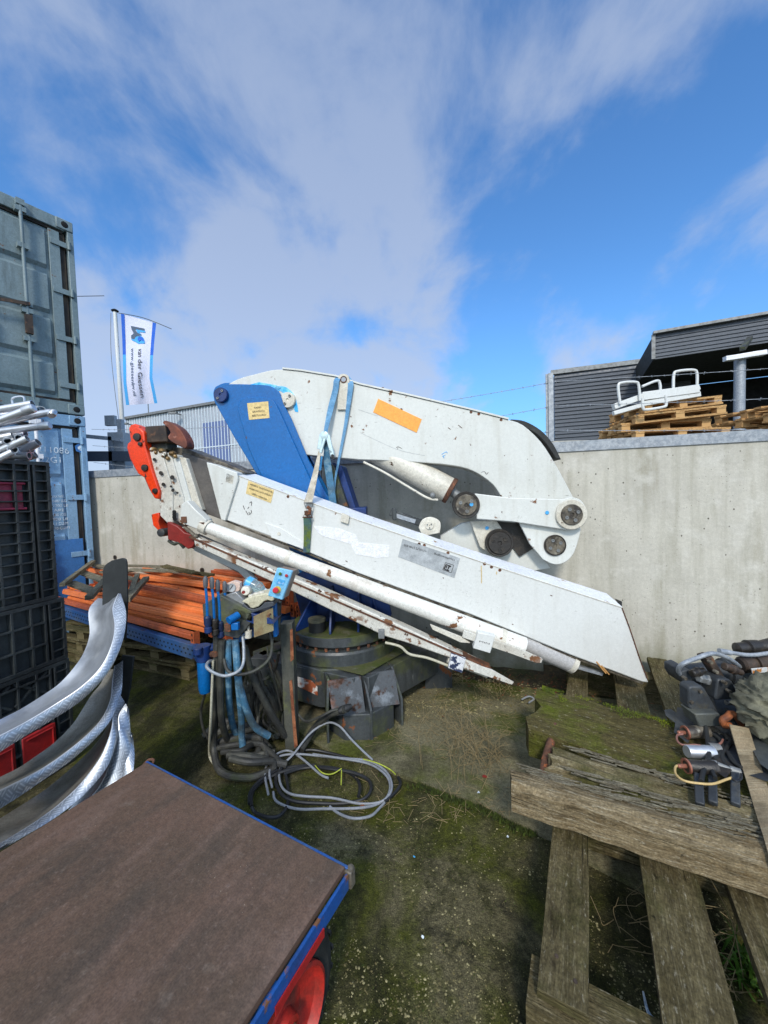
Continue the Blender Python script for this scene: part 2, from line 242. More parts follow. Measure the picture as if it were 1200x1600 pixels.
# ------------------------------------------------------------------ mesh builder
class MB:
    def __init__(s): s.bm = bmesh.new(); s.uv = s.bm.loops.layers.uv.new('UVMap')
    def face(s, vs, uvs=None):
        try: f = s.bm.faces.new(vs)
        except ValueError: return None
        if uvs:
            for l, u in zip(f.loops, uvs): l[s.uv].uv = u
        return f
    def box(s, c, size, rx=None, ry=None, rz=None):
        c = V(c); a, b, d = [x / 2 for x in size]
        X = V(rx or (1, 0, 0)); Z = V(rz or (0, 0, 1)); Y = V(ry) if ry else Z.cross(X)
        v = [s.bm.verts.new(c + X * (i * a) + Y * (j * b) + Z * (k * d)) for i in (-1, 1) for j in (-1, 1) for k in (-1, 1)]
        for q in ((0, 1, 3, 2), (4, 6, 7, 5), (0, 4, 5, 1), (2, 3, 7, 6), (0, 2, 6, 4), (1, 5, 7, 3)): s.face([v[i] for i in q])
        return s
    def beam(s, p, q, w, h, up=(0, 0, 1), n=1, jit=0.0, uo=None, endj=0.0):
        p, q = V(p), V(q); X = (q - p); L_ = X.length; X.normalize(); up = V(up)
        Y = up.cross(X)
        if Y.length < 1e-4: Y = V((0, 1, 0)).cross(X)
        Y.normalize(); Z = X.cross(Y)
        u0 = rnd.uniform(0, 50) if uo is None else uo
        v0 = rnd.uniform(0, 50)
        prof = [(-w / 2, -h / 2), (w / 2, -h / 2), (w / 2, h / 2), (-w / 2, h / 2)]
        if n > 1:
            k = 5; pr = []
            for i in range(4):
                a, b = prof[i], prof[(i + 1) % 4]
                for j in range(k): pr.append((a[0] + (b[0] - a[0]) * j / k, a[1] + (b[1] - a[1]) * j / k))
            prof = pr
        cum = [0]
        for i in range(len(prof)):
            a, b = prof[i], prof[(i + 1) % len(prof)]; cum.append(cum[-1] + math.hypot(a[0] - b[0], a[1] - b[1]))
        rings = []
        for i in range(n + 1):
            t = i / n; r = []
            for j, (a, b) in enumerate(prof):
                off = V((0, 0, 0)); tt = t * L_
                if jit:
                    base = p + X * tt
                    g = mnoise.noise(V((a * 22 + u0, b * 22 + v0, tt * 2.2))) + .5 * mnoise.noise(V((a * 60 + u0, b * 60, tt * 6)))
                    off = (Y * a + Z * b).normalized() * (g * jit)
                if endj and i in (0, n): tt += (1 if i else -1) * endj * mnoise.noise(V((a * 25 + u0, b * 18, i)))* 1.6
                r.append(s.bm.verts.new(p + X * tt + Y * a + Z * b + off))
            rings.append(r)
        m = len(prof)
        for i in range(n):
            for j in range(m):
                k = (j + 1) % m; ua, ub = u0 + L_ * i / n, u0 + L_ * (i + 1) / n
                s.face([rings[i][j], rings[i][k], rings[i + 1][k], rings[i + 1][j]], [(ua, v0 + cum[j]), (ua, v0 + cum[j + 1]), (ub, v0 + cum[j + 1]), (ub, v0 + cum[j])])
        uv = [(u0 + a * .3, v0 + b) for a, b in prof]
        s.face(rings[0][::-1], uv[::-1]); s.face(rings[-1], uv)
        return s
    def prism(s, pts, ext):
        ext = V(ext); a = [s.bm.verts.new(V(p)) for p in pts]; b = [s.bm.verts.new(V(p) + ext) for p in pts]
        s.face(a); s.face(b[::-1])
        for i in range(len(pts)):
            j = (i + 1) % len(pts); s.face([a[j], a[i], b[i], b[j]])
        return s
    def frus(s, p, q, r0, r1=None, n=20, caps=True):
        p, q = V(p), V(q); r1 = r0 if r1 is None else r1
        X = (q - p).normalized(); A = X.orthogonal().normalized(); B = X.cross(A)
        ra = [s.bm.verts.new(p + (A * math.cos(6.28318 * i / n) + B * math.sin(6.28318 * i / n)) * r0) for i in range(n)]
        rb = [s.bm.verts.new(q + (A * math.cos(6.28318 * i / n) + B * math.sin(6.28318 * i / n)) * r1) for i in range(n)]
        for i in range(n):
            j = (i + 1) % n; s.face([ra[i], ra[j], rb[j], rb[i]])
        if caps: s.face(ra[::-1]); s.face(rb)
        return s
    def pipe(s, p, q, r, wall=.004, n=20):
        p, q = V(p), V(q); X = (q - p).normalized(); A = X.orthogonal().normalized(); B = X.cross(A); R_ = []
        for c, rr in ((p, r), (q, r), (q, r - wall), (p, r - wall)):
            R_.append([s.bm.verts.new(c + (A * math.cos(6.28318 * i / n) + B * math.sin(6.28318 * i / n)) * rr) for i in range(n)])
        for k in range(4):
            a, b = R_[k], R_[(k + 1) % 4]
            for i in range(n):
                j = (i + 1) % n; s.face([a[i], a[j], b[j], b[i]])
        return s
    def tube(s, pts, r, n=8, closed=False, smooth=True, taper=None, flat=None):
        P = spline(pts, 6, closed) if smooth and len(pts) > 2 else [V(p) for p in pts]
        rings = []; A = None; N = len(P); cum = 0
        for i, p in enumerate(P):
            t = (P[min(i + 1, N - 1)] - P[max(i - 1, 0)])
            if closed: t = P[(i + 1) % N] - P[i - 1]
            t.normalize()
            if A is None: A = t.orthogonal().normalized()
            A = (A - t * A.dot(t)).normalized(); B = t.cross(A)
            rr = r * (taper[0] + (taper[1] - taper[0]) * i / (N - 1)) if taper else r
            rings.append([s.bm.verts.new(p + (A * math.cos(6.28318 * k / n) + B * math.sin(6.28318 * k / n)) * rr) for k in range(n)])
        for i in range(N if closed else N - 1):
            a, b = rings[i], rings[(i + 1) % N]
            for k in range(n):
                j = (k + 1) % n; s.face([a[k], a[j], b[j], b[k]])
        if not closed: s.face(rings[0][::-1]); s.face(rings[-1])
        return s
    def loft(s, curves, th=.004, k=8, uvs=True):
        """curves: point lists of equal length; a sheet through them with real thickness"""
        cs = [spline(c, k) for c in curves]; n = len(cs[0]); m = len(cs)
        up, dn = [], []
        cu = [[0] * m for _ in range(n)]
        for i in range(n):
            a, b = [], []
            for j in range(m):
                t = cs[j][min(i + 1, n - 1)] - cs[j][max(i - 1, 0)]; w = cs[min(j + 1, m - 1)][i] - cs[max(j - 1, 0)][i]
                nn = t.cross(w).normalized(); a.append(s.bm.verts.new(cs[j][i])); b.append(s.bm.verts.new(cs[j][i] + nn * th))
            up.append(a); dn.append(b)
        mid = m // 2; L_ = [0]
        for i in range(1, n): L_.append(L_[-1] + (cs[mid][i] - cs[mid][i - 1]).length)
        for i in range(n - 1):
            wv = [0]
            for j in range(1, m): wv.append(wv[-1] + (cs[j][n // 2] - cs[j - 1][n // 2]).length)
            for j in range(m - 1):
                q = [(L_[i], wv[j]), (L_[i], wv[j + 1]), (L_[i + 1], wv[j + 1]), (L_[i + 1], wv[j])]
                s.face([up[i][j], up[i][j + 1], up[i + 1][j + 1], up[i + 1][j]], q)
                s.face([dn[i][j], dn[i + 1][j], dn[i + 1][j + 1], dn[i][j + 1]], [q[0], q[3], q[2], q[1]])
            s.face([up[i][0], up[i + 1][0], dn[i + 1][0], dn[i][0]]); s.face([up[i][-1], dn[i][-1], dn[i + 1][-1], up[i + 1][-1]])
        for j in range(m - 1):
            s.face([up[0][j], dn[0][j], dn[0][j + 1], up[0][j + 1]]); s.face([up[-1][j], up[-1][j + 1], dn[-1][j + 1], dn[-1][j]])
        return s
    def sphere(s, c, r, sx=(1, 1, 1), n=10):
        c = V(c); m = Matrix.Translation(c) @ Matrix.Diagonal((sx[0] * r, sx[1] * r, sx[2] * r, 1))
        bmesh.ops.create_uvsphere(s.bm, u_segments=n, v_segments=max(4, n // 2 + 1), radius=1, matrix=m); return s
    def lathe(s, c, axis, prof, n=24, caps=True):
        """prof: (radius, distance along axis)"""
        c = V(c); X = V(axis).normalized(); A = X.orthogonal().normalized(); B = X.cross(A); rings = []
        for r, h in prof:
            rings.append([s.bm.verts.new(c + X * h + (A * math.cos(6.28318 * i / n) + B * math.sin(6.28318 * i / n)) * max(r, 1e-4)) for i in range(n)])
        for a, b in zip(rings, rings[1:]):
            for i in range(n):
                j = (i + 1) % n; s.face([a[i], a[j], b[j], b[i]])
        if caps: s.face(rings[0][::-1]); s.face(rings[-1])
        return s
    def text(s, txt, o, xd, yd, h, w=None, ext=.0012, align='LEFT'):
        cu = bpy.data.curves.new('t', 'FONT'); cu.body = txt; cu.size = 1; cu.extrude = 0; cu.align_x = align; cu.resolution_u = 3
        ob = bpy.data.objects.new('t', cu); COL.objects.link(ob)
        me = bpy.data.meshes.new_from_object(ob.evaluated_get(bpy.context.evaluated_depsgraph_get()))
        xd, yd = V(xd).normalized(), V(yd).normalized(); zd = xd.cross(yd); o = V(o)
        xs = [v.co.x for v in me.vertices] or [0, 1]
        sx = h if w is None else w / max(1e-5, max(xs) - min(xs))
        vs_ = [s.bm.verts.new(o + xd * (v.co.x * sx) + yd * (v.co.y * h) + zd * ext) for v in me.vertices]
        for p in me.polygons: s.face([vs_[i] for i in p.vertices])
        bpy.data.objects.remove(ob); bpy.data.curves.remove(cu); bpy.data.meshes.remove(me); return s
def spline(pts, k=6, closed=False):
    P = [V(p) for p in pts]; n = len(P); out = []
    rng = range(n) if closed else range(n - 1)
    for i in rng:
        if closed: a, b, c, d = P[i - 1], P[i], P[(i + 1) % n], P[(i + 2) % n]
        else: a, b, c, d = P[max(i - 1, 0)], P[i], P[i + 1], P[min(i + 2, n - 1)]
        for j in range(k):
            t = j / k
            out.append(.5 * ((2 * b) + (c - a) * t + (2 * a - 5 * b + 4 * c - d) * t * t + (3 * b - a - 3 * c + d) * t ** 3))
    if not closed: out.append(P[-1].copy())
    return out
def tag(o, label=None, cat=None, group=None, kind=None):
    if label: o['label'] = label
    if cat: o['kind'] = 'thing'
    if cat: o['category'] = cat
    if group: o['group'] = group
    if kind: o['kind'] = kind
    return o
def thing(name, label, cat, loc=(0, 0, 0), group=None):
    o = bpy.data.objects.new(name, None); COL.objects.link(o); o.location = V(loc); o.empty_display_size = .2
    bpy.context.view_layer.update()
    return tag(o, label, cat, group)
def wloc(o):
    l = V((0, 0, 0))
    while o: l += o.location; o = o.parent
    return l
def obj(name, mb, m, parent=None, label=None, cat=None, group=None, kind=None, bev=0, loc=None, ang=35, flat=False):
    bm = mb.bm
    bmesh.ops.recalc_face_normals(bm, faces=bm.faces)
    if parent is None:
        if loc is None:
            xs = [v.co for v in bm.verts]; loc = V(((min(v.x for v in xs) + max(v.x for v in xs)) / 2, (min(v.y for v in xs) + max(v.y for v in xs)) / 2, min(v.z for v in xs)))
        off = V(loc); ol = off
    else: off = wloc(parent); ol = V((0, 0, 0))
    for v in bm.verts: v.co -= off
    me = bpy.data.meshes.new(name); bm.to_mesh(me); bm.free()
    if not flat:
        for p in me.polygons: p.use_smooth = True
        me.set_sharp_from_angle(angle=R(ang))
    me.materials.append(M[m] if isinstance(m, str) else m)
    o = bpy.data.objects.new(name, me); COL.objects.link(o); o.location = ol
    if parent: o.parent = parent
    if bev:
        b = o.modifiers.new('bevel', 'BEVEL'); b.width = bev; b.segments = 2; b.limit_method = 'ANGLE'; b.angle_limit = R(40)
        me2 = None
    return tag(o, label, cat, group, kind)
def dup(root, delta=(0, 0, 0), rotz=0, label=None):
    c = root.copy(); COL.objects.link(c); c.location = root.location + V(delta); c.rotation_euler.z += rotz
    if label: c['label'] = label
    for ch in list(root.children):
        d = ch.copy(); COL.objects.link(d); d.parent = c
        for g in list(ch.children):
            e = g.copy(); COL.objects.link(e); e.parent = d
    return c
# ================================================================== THE SETTING
def ground_mat():
    m = mat('mossy_concrete_ground', C(94, 88, 64), .85, 0, [
        dict(c=C(70, 66, 42), s=1.1, lo=.4, hi=.62, d=8),
        dict(c=C(118, 110, 84), s=1.6, lo=.53, hi=.7, a=.7, d=9),
        dict(c=C(66, 70, 14), s=3.2, lo=.42, hi=.56, a=.9, d=9, dist=.4),
        dict(c=C(36, 36, 18), s=2.6, lo=.48, hi=.62, a=.85, d=9, r=.7, st=(1.5, .55, 1)),
        dict(c=C(44, 44, 20), s=11, lo=.5, hi=.6, a=.7, d=9, r=.7),
        dict(c=C(30, 29, 22), s=9, lo=.56, hi=.7, a=.7, d=8),
        dict(c=C(140, 134, 92), s=95, t='vor', lo=.17, hi=.1, m=(5, .46, .56), a=.85),
        dict(c=C(176, 170, 140), s=60, t='vor', lo=.1, hi=.06, m=(6, .52, .58), a=.5)],
        bump=[(18, .8, (1, 1, 1)), (90, .9, (1, 1, 1))], spec=.2, grain=.5, gs=210)
    return m
M['ground'] = ground_mat()
g = MB()
far = 900
g.face([g.bm.verts.new(p) for p in ((-far, -far, 0), (far, -far, 0), (far, far, 0), (-far, far, 0))])
obj('ground', g, 'ground', kind='structure', loc=(0, 0, 0), flat=True)
# a raised concrete pad with a broken mossy joint: two slabs over the ground
M['slab'] = mat('tan_concrete_slab', C(118, 112, 88), .85, 0, [dict(c=C(98, 94, 72), s=1.7, lo=.4, hi=.65, d=9), dict(c=C(74, 80, 28), s=2.2, lo=.48, hi=.62, d=9, a=.95), dict(c=C(46, 44, 30), s=2.6, lo=.55, hi=.7, d=9, a=.85),
    dict(c=C(150, 142, 110), s=90, t='vor', lo=.15, hi=.09, m=(5, .48, .56), a=.6)], bump=[(18, .6, (1, 1, 1)), (90, .7, (1, 1, 1))], spec=.2, grain=.4, gs=200)
def slab(name, px, z=.006):
    s = MB(); pts = [G(a, b, 0) for a, b in px]; s.prism([p + V((0, 0, .001)) for p in pts], (0, 0, z)); return obj(name, s, 'slab', kind='structure')
slab('concrete_slab', [(380, 1075), (560, 1060), (700, 1060), (900, 1090), (1150, 1120), (1190, 1300), (1050, 1420), (905, 1345), (862, 1316), (800, 1288), (752, 1262), (700, 1244), (655, 1226), (600, 1206), (560, 1188), (520, 1180), (470, 1150), (420, 1120)], .02)
# concrete yard wall, seen from the yard side
WP = Plane((-3.56, 4.75), (2.86, 2.86)); WH = 1.985
def wallpt(x, z=0, off=0):      # x = world X along the wall line
    t = (x + 3.56) / 6.42; return V((x, 4.75 - 1.89 * t, z)) + WP.n * off
M['concrete'] = mat('precast_concrete', C(188, 184, 172), .82, 0, [
    dict(c=C(172, 168, 157), s=2.2, lo=.4, hi=.66, d=8), dict(c=C(150, 146, 130), s=7, st=(1.6, 1.6, .12), lo=.48, hi=.75, a=.75, d=8),
    dict(c=C(128, 124, 100), s=3, st=(1.5, 1.5, .25), lo=.58, hi=.72, a=.55),
    dict(c=C(84, 80, 70), s=17, t='vor', st=(1, 1, .8), lo=.12, hi=.07, m=(2.6, .5, .54)), dict(c=C(120, 112, 84), s=1.3, st=(2.2, 2.2, .3), lo=.56, hi=.68, a=.45, d=9), dict(c=C(206, 203, 194), s=5, lo=.55, hi=.7, a=.5, d=9), dict(c=C(70, 66, 58), s=42, t='vor', lo=.13, hi=.08, m=(3.5, .5, .56), a=.8),
    dict(c=C(84, 88, 44), s=3, t='z', w=.55, lo=.62, hi=.2, a=.85)], bump=[(25, .3, (1, 1, 1)), (6, .12, (1, 1, .3))], spec=.3, grain=.07, gs=150)
wt = thing('concrete_wall', 'grey precast concrete yard wall stained and pitted under a galvanised coping', 'wall', wallpt(0))
edges = [-3.9, -.62, 3.9, 8.5]
for a, b in zip(edges, edges[1:]):
    w = MB(); p, q = wallpt(a + .004), wallpt(b - .004)
    w.prism([p, q, q + V((0, 0, WH)), p + V((0, 0, WH))], WP.n * .16); obj('wall_panel', w, 'concrete', wt, bev=.006)
cp = MB()
p, q = wallpt(-3.9, WH - .075, -.012), wallpt(8.5, WH - .075, -.012)
prof = [(0, 0), (0, .085), (.19, .085), (.19, .0), (.186, 0), (.186, .081), (.004, .081), (.004, 0)]
cp.prism([p + WP.n * a + V((0, 0, b)) for a, b in prof], q - p); obj('coping', cp, 'galv', wt)
# tie-rod holes near the foot of the wall: small round plugs
for px, py in ((247, 888), (316, 891), (180, 871)):
    c = WP.at(px, py, 0); h = MB(); h.pipe(c + WP.n * .004, c - WP.n * .004, .03, .006, 16); obj('tie_hole_ring', h, 'dirtysteel', wt)
    h = MB(); h.frus(c - WP.n * .002, c + WP.n * .002, .023, n=16); obj('tie_hole', h, 'grease', wt)
# ground strip of dirt and dead matter at the wall foot
# low concrete kerb block at the wall foot under the crane tail
kb = MB(); p, q = wallpt(.78, 0, -.1), wallpt(1.35, 0, -.1); kb.prism([p, q, q + V((0, 0, .34)), p + V((0, 0, .34))], WP.n * .095)
obj('concrete_block', kb, 'concrete', label='low stained concrete block at the wall foot below the boom tail', cat='concrete block', bev=.01)
# ------------------------------------------------------------------ barbed wire fence on the wall
ft = thing('barbed_wire_fence', 'three sagging barbed wires on galvanised posts above the concrete wall', 'fence', wallpt(0, WH))
def post(px, ytop, ybot, wdt=.05):
    b_ = WP.at(px, ybot, .13); t_ = U(px - (ybot - ytop) * .02, ytop, b_.y); t_.x, t_.y = b_.x, b_.y
    m = MB(); m.beam(b_, t_, wdt * .8, .05, up=WP.n); m.beam(b_ + V((-wdt * .45, .01, 0)), t_ + V((-wdt * .45, .01, 0)), .03, .012, up=WP.n); obj('fence_post', m, 'galv', ft); return b_, t_
b1, t1 = post(861, 584, 690)
dz = t1.z - b1.z
xs = [(-3.2, 0), (-1.15, 0), (1.13, 0), (3.3, 0)]
for x in (-3.05,):
    p = wallpt(x, WH, .13); m = MB(); m.beam(p, p + V((0, 0, dz * .5)), .045, .05, up=WP.n); obj('fence_post', m, 'galv', ft)
for k, (fr, s1, s2) in enumerate(((.93, .10, .02), (.58, .12, .04), (.22, .08, .03))):
    m = MB(); pts = []
    for i in range(70):
        x = -3.7 + i * (8.2 - (-3.7)) / 69; p = wallpt(x, WH + dz * fr, .12)
        L0, L1 = (-3.7, t1.x) if x < t1.x else (t1.x, 8.2); u = (x - L0) / (L1 - L0)
        p.z -= (4 * u * (1 - u)) * (.13 if x < t1.x else .1) * (1 + .3 * k) ; pts.append(p)
    m.tube(pts, .0022, 5, smooth=False)
    for i in range(1, 69):
        for uu in (.1, .6):
            p = pts[i].lerp(pts[i + 1] if i < 69 else pts[i], uu)
            for a in range(2):
                d = V((rnd.uniform(-.6, .6), rnd.uniform(-1, 1), rnd.uniform(-1, 1))).normalized() * .013
                m.tube([p - d, p + d], .0014, 4, smooth=False)
    obj('barbed_wire', m, 'galv', ft)
M['clad_dark'] = mat('anthracite_cladding', C(90, 95, 103), .5, 0, [dict(c=C(80, 85, 93), s=.3, lo=.4, hi=.6)], spec=.4)
M['postgrey'] = mat('post_grey_paint', C(178, 180, 182), .6)
# ------------------------------------------------------------------ galvanised railing and dark plinth behind the left end
rt = thing('railing', 'low galvanised steel railing between the blue container and the flagpole', 'railing', U(175, 730, 5.5))
def P7(px, py, Y=5.5): return U(px, py, Y)
for a, b, w in (((128, 681), (190, 687), .045),): m = MB(); m.beam(P7(*a), P7(*b), .05, .05); obj('top_rail', m, 'postgrey', rt)
m = MB(); m.beam(P7(173, 682), P7(175, 735), .05, .05, up=(0, 1, 0)); obj('rail_post', m, 'galv', rt)
m = MB(); m.beam(P7(130, 713), P7(225, 713), .05, .14); obj('kick_board', m, 'clad_dark', rt)
M['postgrey'] = mat('post_grey_paint', C(178, 180, 182), .6); pl = MB(); c = U(190, 705, 5.7); pl.box((c.x, c.y, .9), (.23, .23, 2 * (U(190, 677, 5.7).z - .9))); pl.box((c.x - .09, c.y + .15, 1.6), (.07, .07, 2 * (U(182, 652, 5.7).z - 1.6)))
pl.box((c.x - .2, c.y + .1, U(180, 655, 5.7).z), (.15, .06, .15)); obj('steel_frame_post', pl, 'postgrey', label='dark grey steel post standing behind the wall at the foot of the flagpole', cat='post', bev=.004)
# ------------------------------------------------------------------ flagpole and flag
FY = 9.0
fp = thing('flagpole', 'slender white flagpole with black cap behind the wall', 'flagpole', (U(192, 660, FY).x, FY, 0))
top = U(180, 487, FY); bot = U(193, 670, FY); ax = (top - bot); ftm = MB(); base = V((fp.location.x, FY, 0)); top = V((base.x + (top.x - bot.x), FY, top.z))
ftm.frus(base, top, .058, .04, 16); obj('pole', ftm, 'white_clean', fp)
m = MB(); m.lathe(top, (0, 0, 1), [(.03, -.01), (.06, .0), (.08, .02), (.05, .045), (.02, .06)], 18); obj('cap', m, 'rubber', fp)
m = MB(); hp = [top + V((-.06, -.05, -.05))] + [top.lerp(base, t) + V((-.06 - .05 * math.sin(t * 9), -.06, 0)) for t in (.15, .3, .45, .5)]; m.tube(hp, .006, 5); obj('halyard', m, 'greysteel', fp)
aT = U(244, 503, FY); m = MB(); m.tube([U(185, 489, FY), U(225, 497, FY), U(268, 514, FY)], .008, 5); obj('arm', m, 'blacksteel', fp)
# the cloth, a rippled sheet; its print is laid on the same ripples
ft_l = [(189, 490), (191, 530), (192, 560), (193, 600), (197, 633)]; ft_r = [(244, 505), (241, 535), (239, 560), (238, 590), (246, 630)]
def flagpt(u, v, lift=0.0):
    f = v * (len(ft_l) - 1); i = min(int(f), len(ft_l) - 2); t = f - i
    l = V(ft_l[i]).lerp(V(ft_l[i + 1]), t) if False else V((ft_l[i][0] + (ft_l[i + 1][0] - ft_l[i][0]) * t, ft_l[i][1] + (ft_l[i + 1][1] - ft_l[i][1]) * t))
    r = V((ft_r[i][0] + (ft_r[i + 1][0] - ft_r[i][0]) * t, ft_r[i][1] + (ft_r[i + 1][1] - ft_r[i][1]) * t))
    p = l.lerp(r, u); Y = FY - .02 + .045 * math.sin(u * 7 + v * 3) * (.3 + v) + .04 * math.sin(v * 5 + u * 2)
    return U(p[0], p[1], Y - lift)
M['flag'] = mat('flag_cloth', C(206, 208, 226), .8); M['flagblue'] = mat('flag_blue_band', C(38, 96, 196), .8); M['flagcyan'] = mat('flag_cyan_band', C(70, 160, 220), .8); M['flaggrey'] = mat('flag_slate_print', C(76, 92, 112), .8)
def sheet(u0, u1, v0, v1, lift, name, m_, par, nu=10, nv=24, shape=None):
    s = MB(); gr = [[s.bm.verts.new(flagpt(u0 + (u1 - u0) * i / nu, v0 + (v1 - v0) * j / nv, lift)) for i in range(nu + 1)] for j in range(nv + 1)]
    gb = [[s.bm.verts.new(flagpt(u0 + (u1 - u0) * i / nu, v0 + (v1 - v0) * j / nv, lift - .003)) for i in range(nu + 1)] for j in range(nv + 1)]
    for j in range(nv):
        for i in range(nu): s.face([gr[j][i], gr[j][i + 1], gr[j + 1][i + 1], gr[j + 1][i]]); s.face([gb[j][i], gb[j + 1][i], gb[j + 1][i + 1], gb[j][i + 1]])
    return obj(name, s, m_, par)
fl = thing('flag', 'white banner flag with blue edges, blue emblem and vertical dark lettering, hanging from the pole', 'flag', flagpt(0, 0))
cloth = sheet(0, 1, 0, 1, 0, 'cloth', 'flag', fl, 18, 40)
sheet(0, .1, 0, .45, .006, 'edge_band', 'flagblue', fl, 2); sheet(0, .1, .45, 1, .006, 'edge_band', 'flagcyan', fl, 2)
sheet(.9, 1, 0, .45, .006, 'edge_band', 'flagblue', fl, 2); sheet(.9, 1, .45, 1, .006, 'edge_band', 'flagcyan', fl, 2)
def warp_text(txt, ub, v0, v1, hu, name, m_):
    s = MB(); s.text(txt, (0, 0, 0), (1, 0, 0), (0, 1, 0), 1, 1, 0)      # x 0..1 runs down the cloth, letters stand towards +u
    bmesh.ops.subdivide_edges(s.bm, edges=[e for e in s.bm.edges if e.calc_length() > .05], cuts=2)
    mnx = min(v.co.x for v in s.bm.verts)
    for v in s.bm.verts: v.co = flagpt(ub + v.co.y * hu, v0 + (v.co.x - mnx) * (v1 - v0), .012)
    return obj(name, s, m_, fl, flat=True)
warp_text('van der Giessen', .5, .36, .93, .21, 'lettering', 'ink'); warp_text('www.giessenbv.nl', .27, .36, .9, .15, 'lettering', 'flaggrey')
def fpoly(pts, name, m_, lift=.012):
    s = MB(); s.face([s.bm.verts.new(flagpt(a, b, lift)) for a, b in pts]); return obj(name, s, m_, fl, flat=True)
fpoly([(.27, .1), (.68, .1), (.68, .125), (.4, .13), (.45, .155), (.6, .175), (.55, .2), (.43, .2), (.38, .24), (.28, .235), (.28, .2), (.36, .175), (.3, .14)], 'emblem', 'flaggrey')
fpoly([(.42, .128), (.7, .125), (.7, .145), (.52, .15), (.6, .175), (.47, .16)], 'emblem', 'flagcyan', .013)
fpoly([(.42, .21), (.56, .185), (.66, .21), (.7, .25), (.7, .28), (.5, .29), (.42, .27), (.3, .25), (.28, .235), (.38, .24)], 'emblem', 'flagcyan', .013)
fpoly([(.5, .205), (.6, .2), (.66, .22), (.68, .25), (.58, .235), (.52, .26), (.48, .235)], 'emblem', 'flagblue', .014)
# ------------------------------------------------------------------ pale warehouse far left, dark sheds right
M['cladgrey'] = mat('pale_grey_cladding', C(168, 174, 182), .55, .0, [dict(c=C(150, 158, 168), s=.4, lo=.4, hi=.6)], spec=.4)
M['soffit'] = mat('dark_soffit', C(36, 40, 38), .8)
wh = thing('warehouse', 'long pale grey warehouse of vertical cladding panels far behind the wall', 'warehouse', (-13, 23.5, 0))
A, B = U(196, 655, 25.2), U(335, 632, 21.9); A.z = B.z = (A.z + B.z) / 2; d = (B - A); B = A + d * 1.45; dn = V((-d.y, d.x, 0)).normalized(); dn = dn if dn.y > 0 else -dn
m = MB(); a0, b0 = V((A.x, A.y, 0)), V((B.x, B.y, 0)); m.prism([a0, b0, B, A], dn * 18); obj('wall', m, 'cladgrey', wh)
m = MB(); N = 24
for i in range(1, N * 2): p = A.lerp(B, i / (N * 2)) - dn * .02; m.beam(V((p.x, p.y, 0)), p, .05, .03, up=dn)
for z in (.33, .66): m.beam(V((A.x, A.y, A.z * z)) - dn * .025, V((B.x, B.y, A.z * z)) - dn * .025, .03, .05)
obj('panel_joint', m, 'whiteink', wh)
m = MB(); m.beam(A - dn * .05 + V((0, 0, .06)), B - dn * .05 + V((0, 0, .06)), .2, .14); obj('roof_trim', m, 'greysteel', wh)
for px, py in ((213, 664), (318, 647)):
    t = (px - 196) / 139 * .5; p = A.lerp(B, t * 1.04); p.z = U(px, py, p.y).z; m = MB(); m.beam(p, p - dn * .5, .06, .06); m.box(p - dn * .55, (.45, .25, .1)); obj('wall_lamp', m, 'greysteel', wh)
m = MB(); p = A.lerp(B, .6); q = A.lerp(B, .78); m.prism([V((p.x, p.y, 0)) - dn * .03, V((q.x, q.y, 0)) - dn * .03, V((q.x, q.y, A.z * .86)) - dn * .03, V((p.x, p.y, A.z * .86)) - dn * .03], dn * .02)
M['doorblue'] = mat('slate_blue_door', C(92, 108, 150), .5); obj('door', m, 'doorblue', wh)
m = MB(); m.tube([A.lerp(B, .2), A.lerp(B, .2) + V((0, 0, .9))], .03, 6); obj('aerial', m, 'greysteel', wh)
# right: corrugated shed
sh = thing('corrugated_shed', 'anthracite shed of horizontal corrugated cladding right behind the galvanised post', 'shed', (9, 17, 0))
A, B = U(866, 584, 16.9), U(1003, 568, 15.75); A.z = B.z = (A.z + B.z) / 2; d = (B - A); B = A + d * 1.5; dn = V((-d.y, d.x, 0)).normalized(); dn = dn if dn.y > 0 else -dn
def corrugated(A, B, z0, z1, dn, pitch, par, m_, name='cladding', amp=.05, thick=.2):
    m = MB(); n = int((z1 - z0) / pitch); prof = []
    for i in range(n):
        z = z0 + i * pitch; prof += [(0, z), (0, z + pitch * .45), (amp, z + pitch * .6), (amp, z + pitch * .85)]
    prof += [(0, z1), (-thick, z1), (-thick, z0)]
    m.prism([V((A.x, A.y, 0)) - dn * a + V((0, 0, z)) for a, z in prof], V((B.x - A.x, B.y - A.y, 0))); return obj(name, m, m_, par)
corrugated(A, B, .2, A.z, dn, .16, sh, 'clad_dark')
m = MB(); m.beam(A + V((-.15, 0, .06)), B + V((0, 0, .06)), .16, .18); obj('roof_trim', m, 'greysteel', sh)
m = MB(); a0 = V((A.x, A.y, 0)) + dn * .25; m.prism([a0, V((B.x, B.y, 0)) + dn * .25, B + dn * .25, A + dn * .25], dn * 8); obj('wall', m, 'clad_dark', sh)
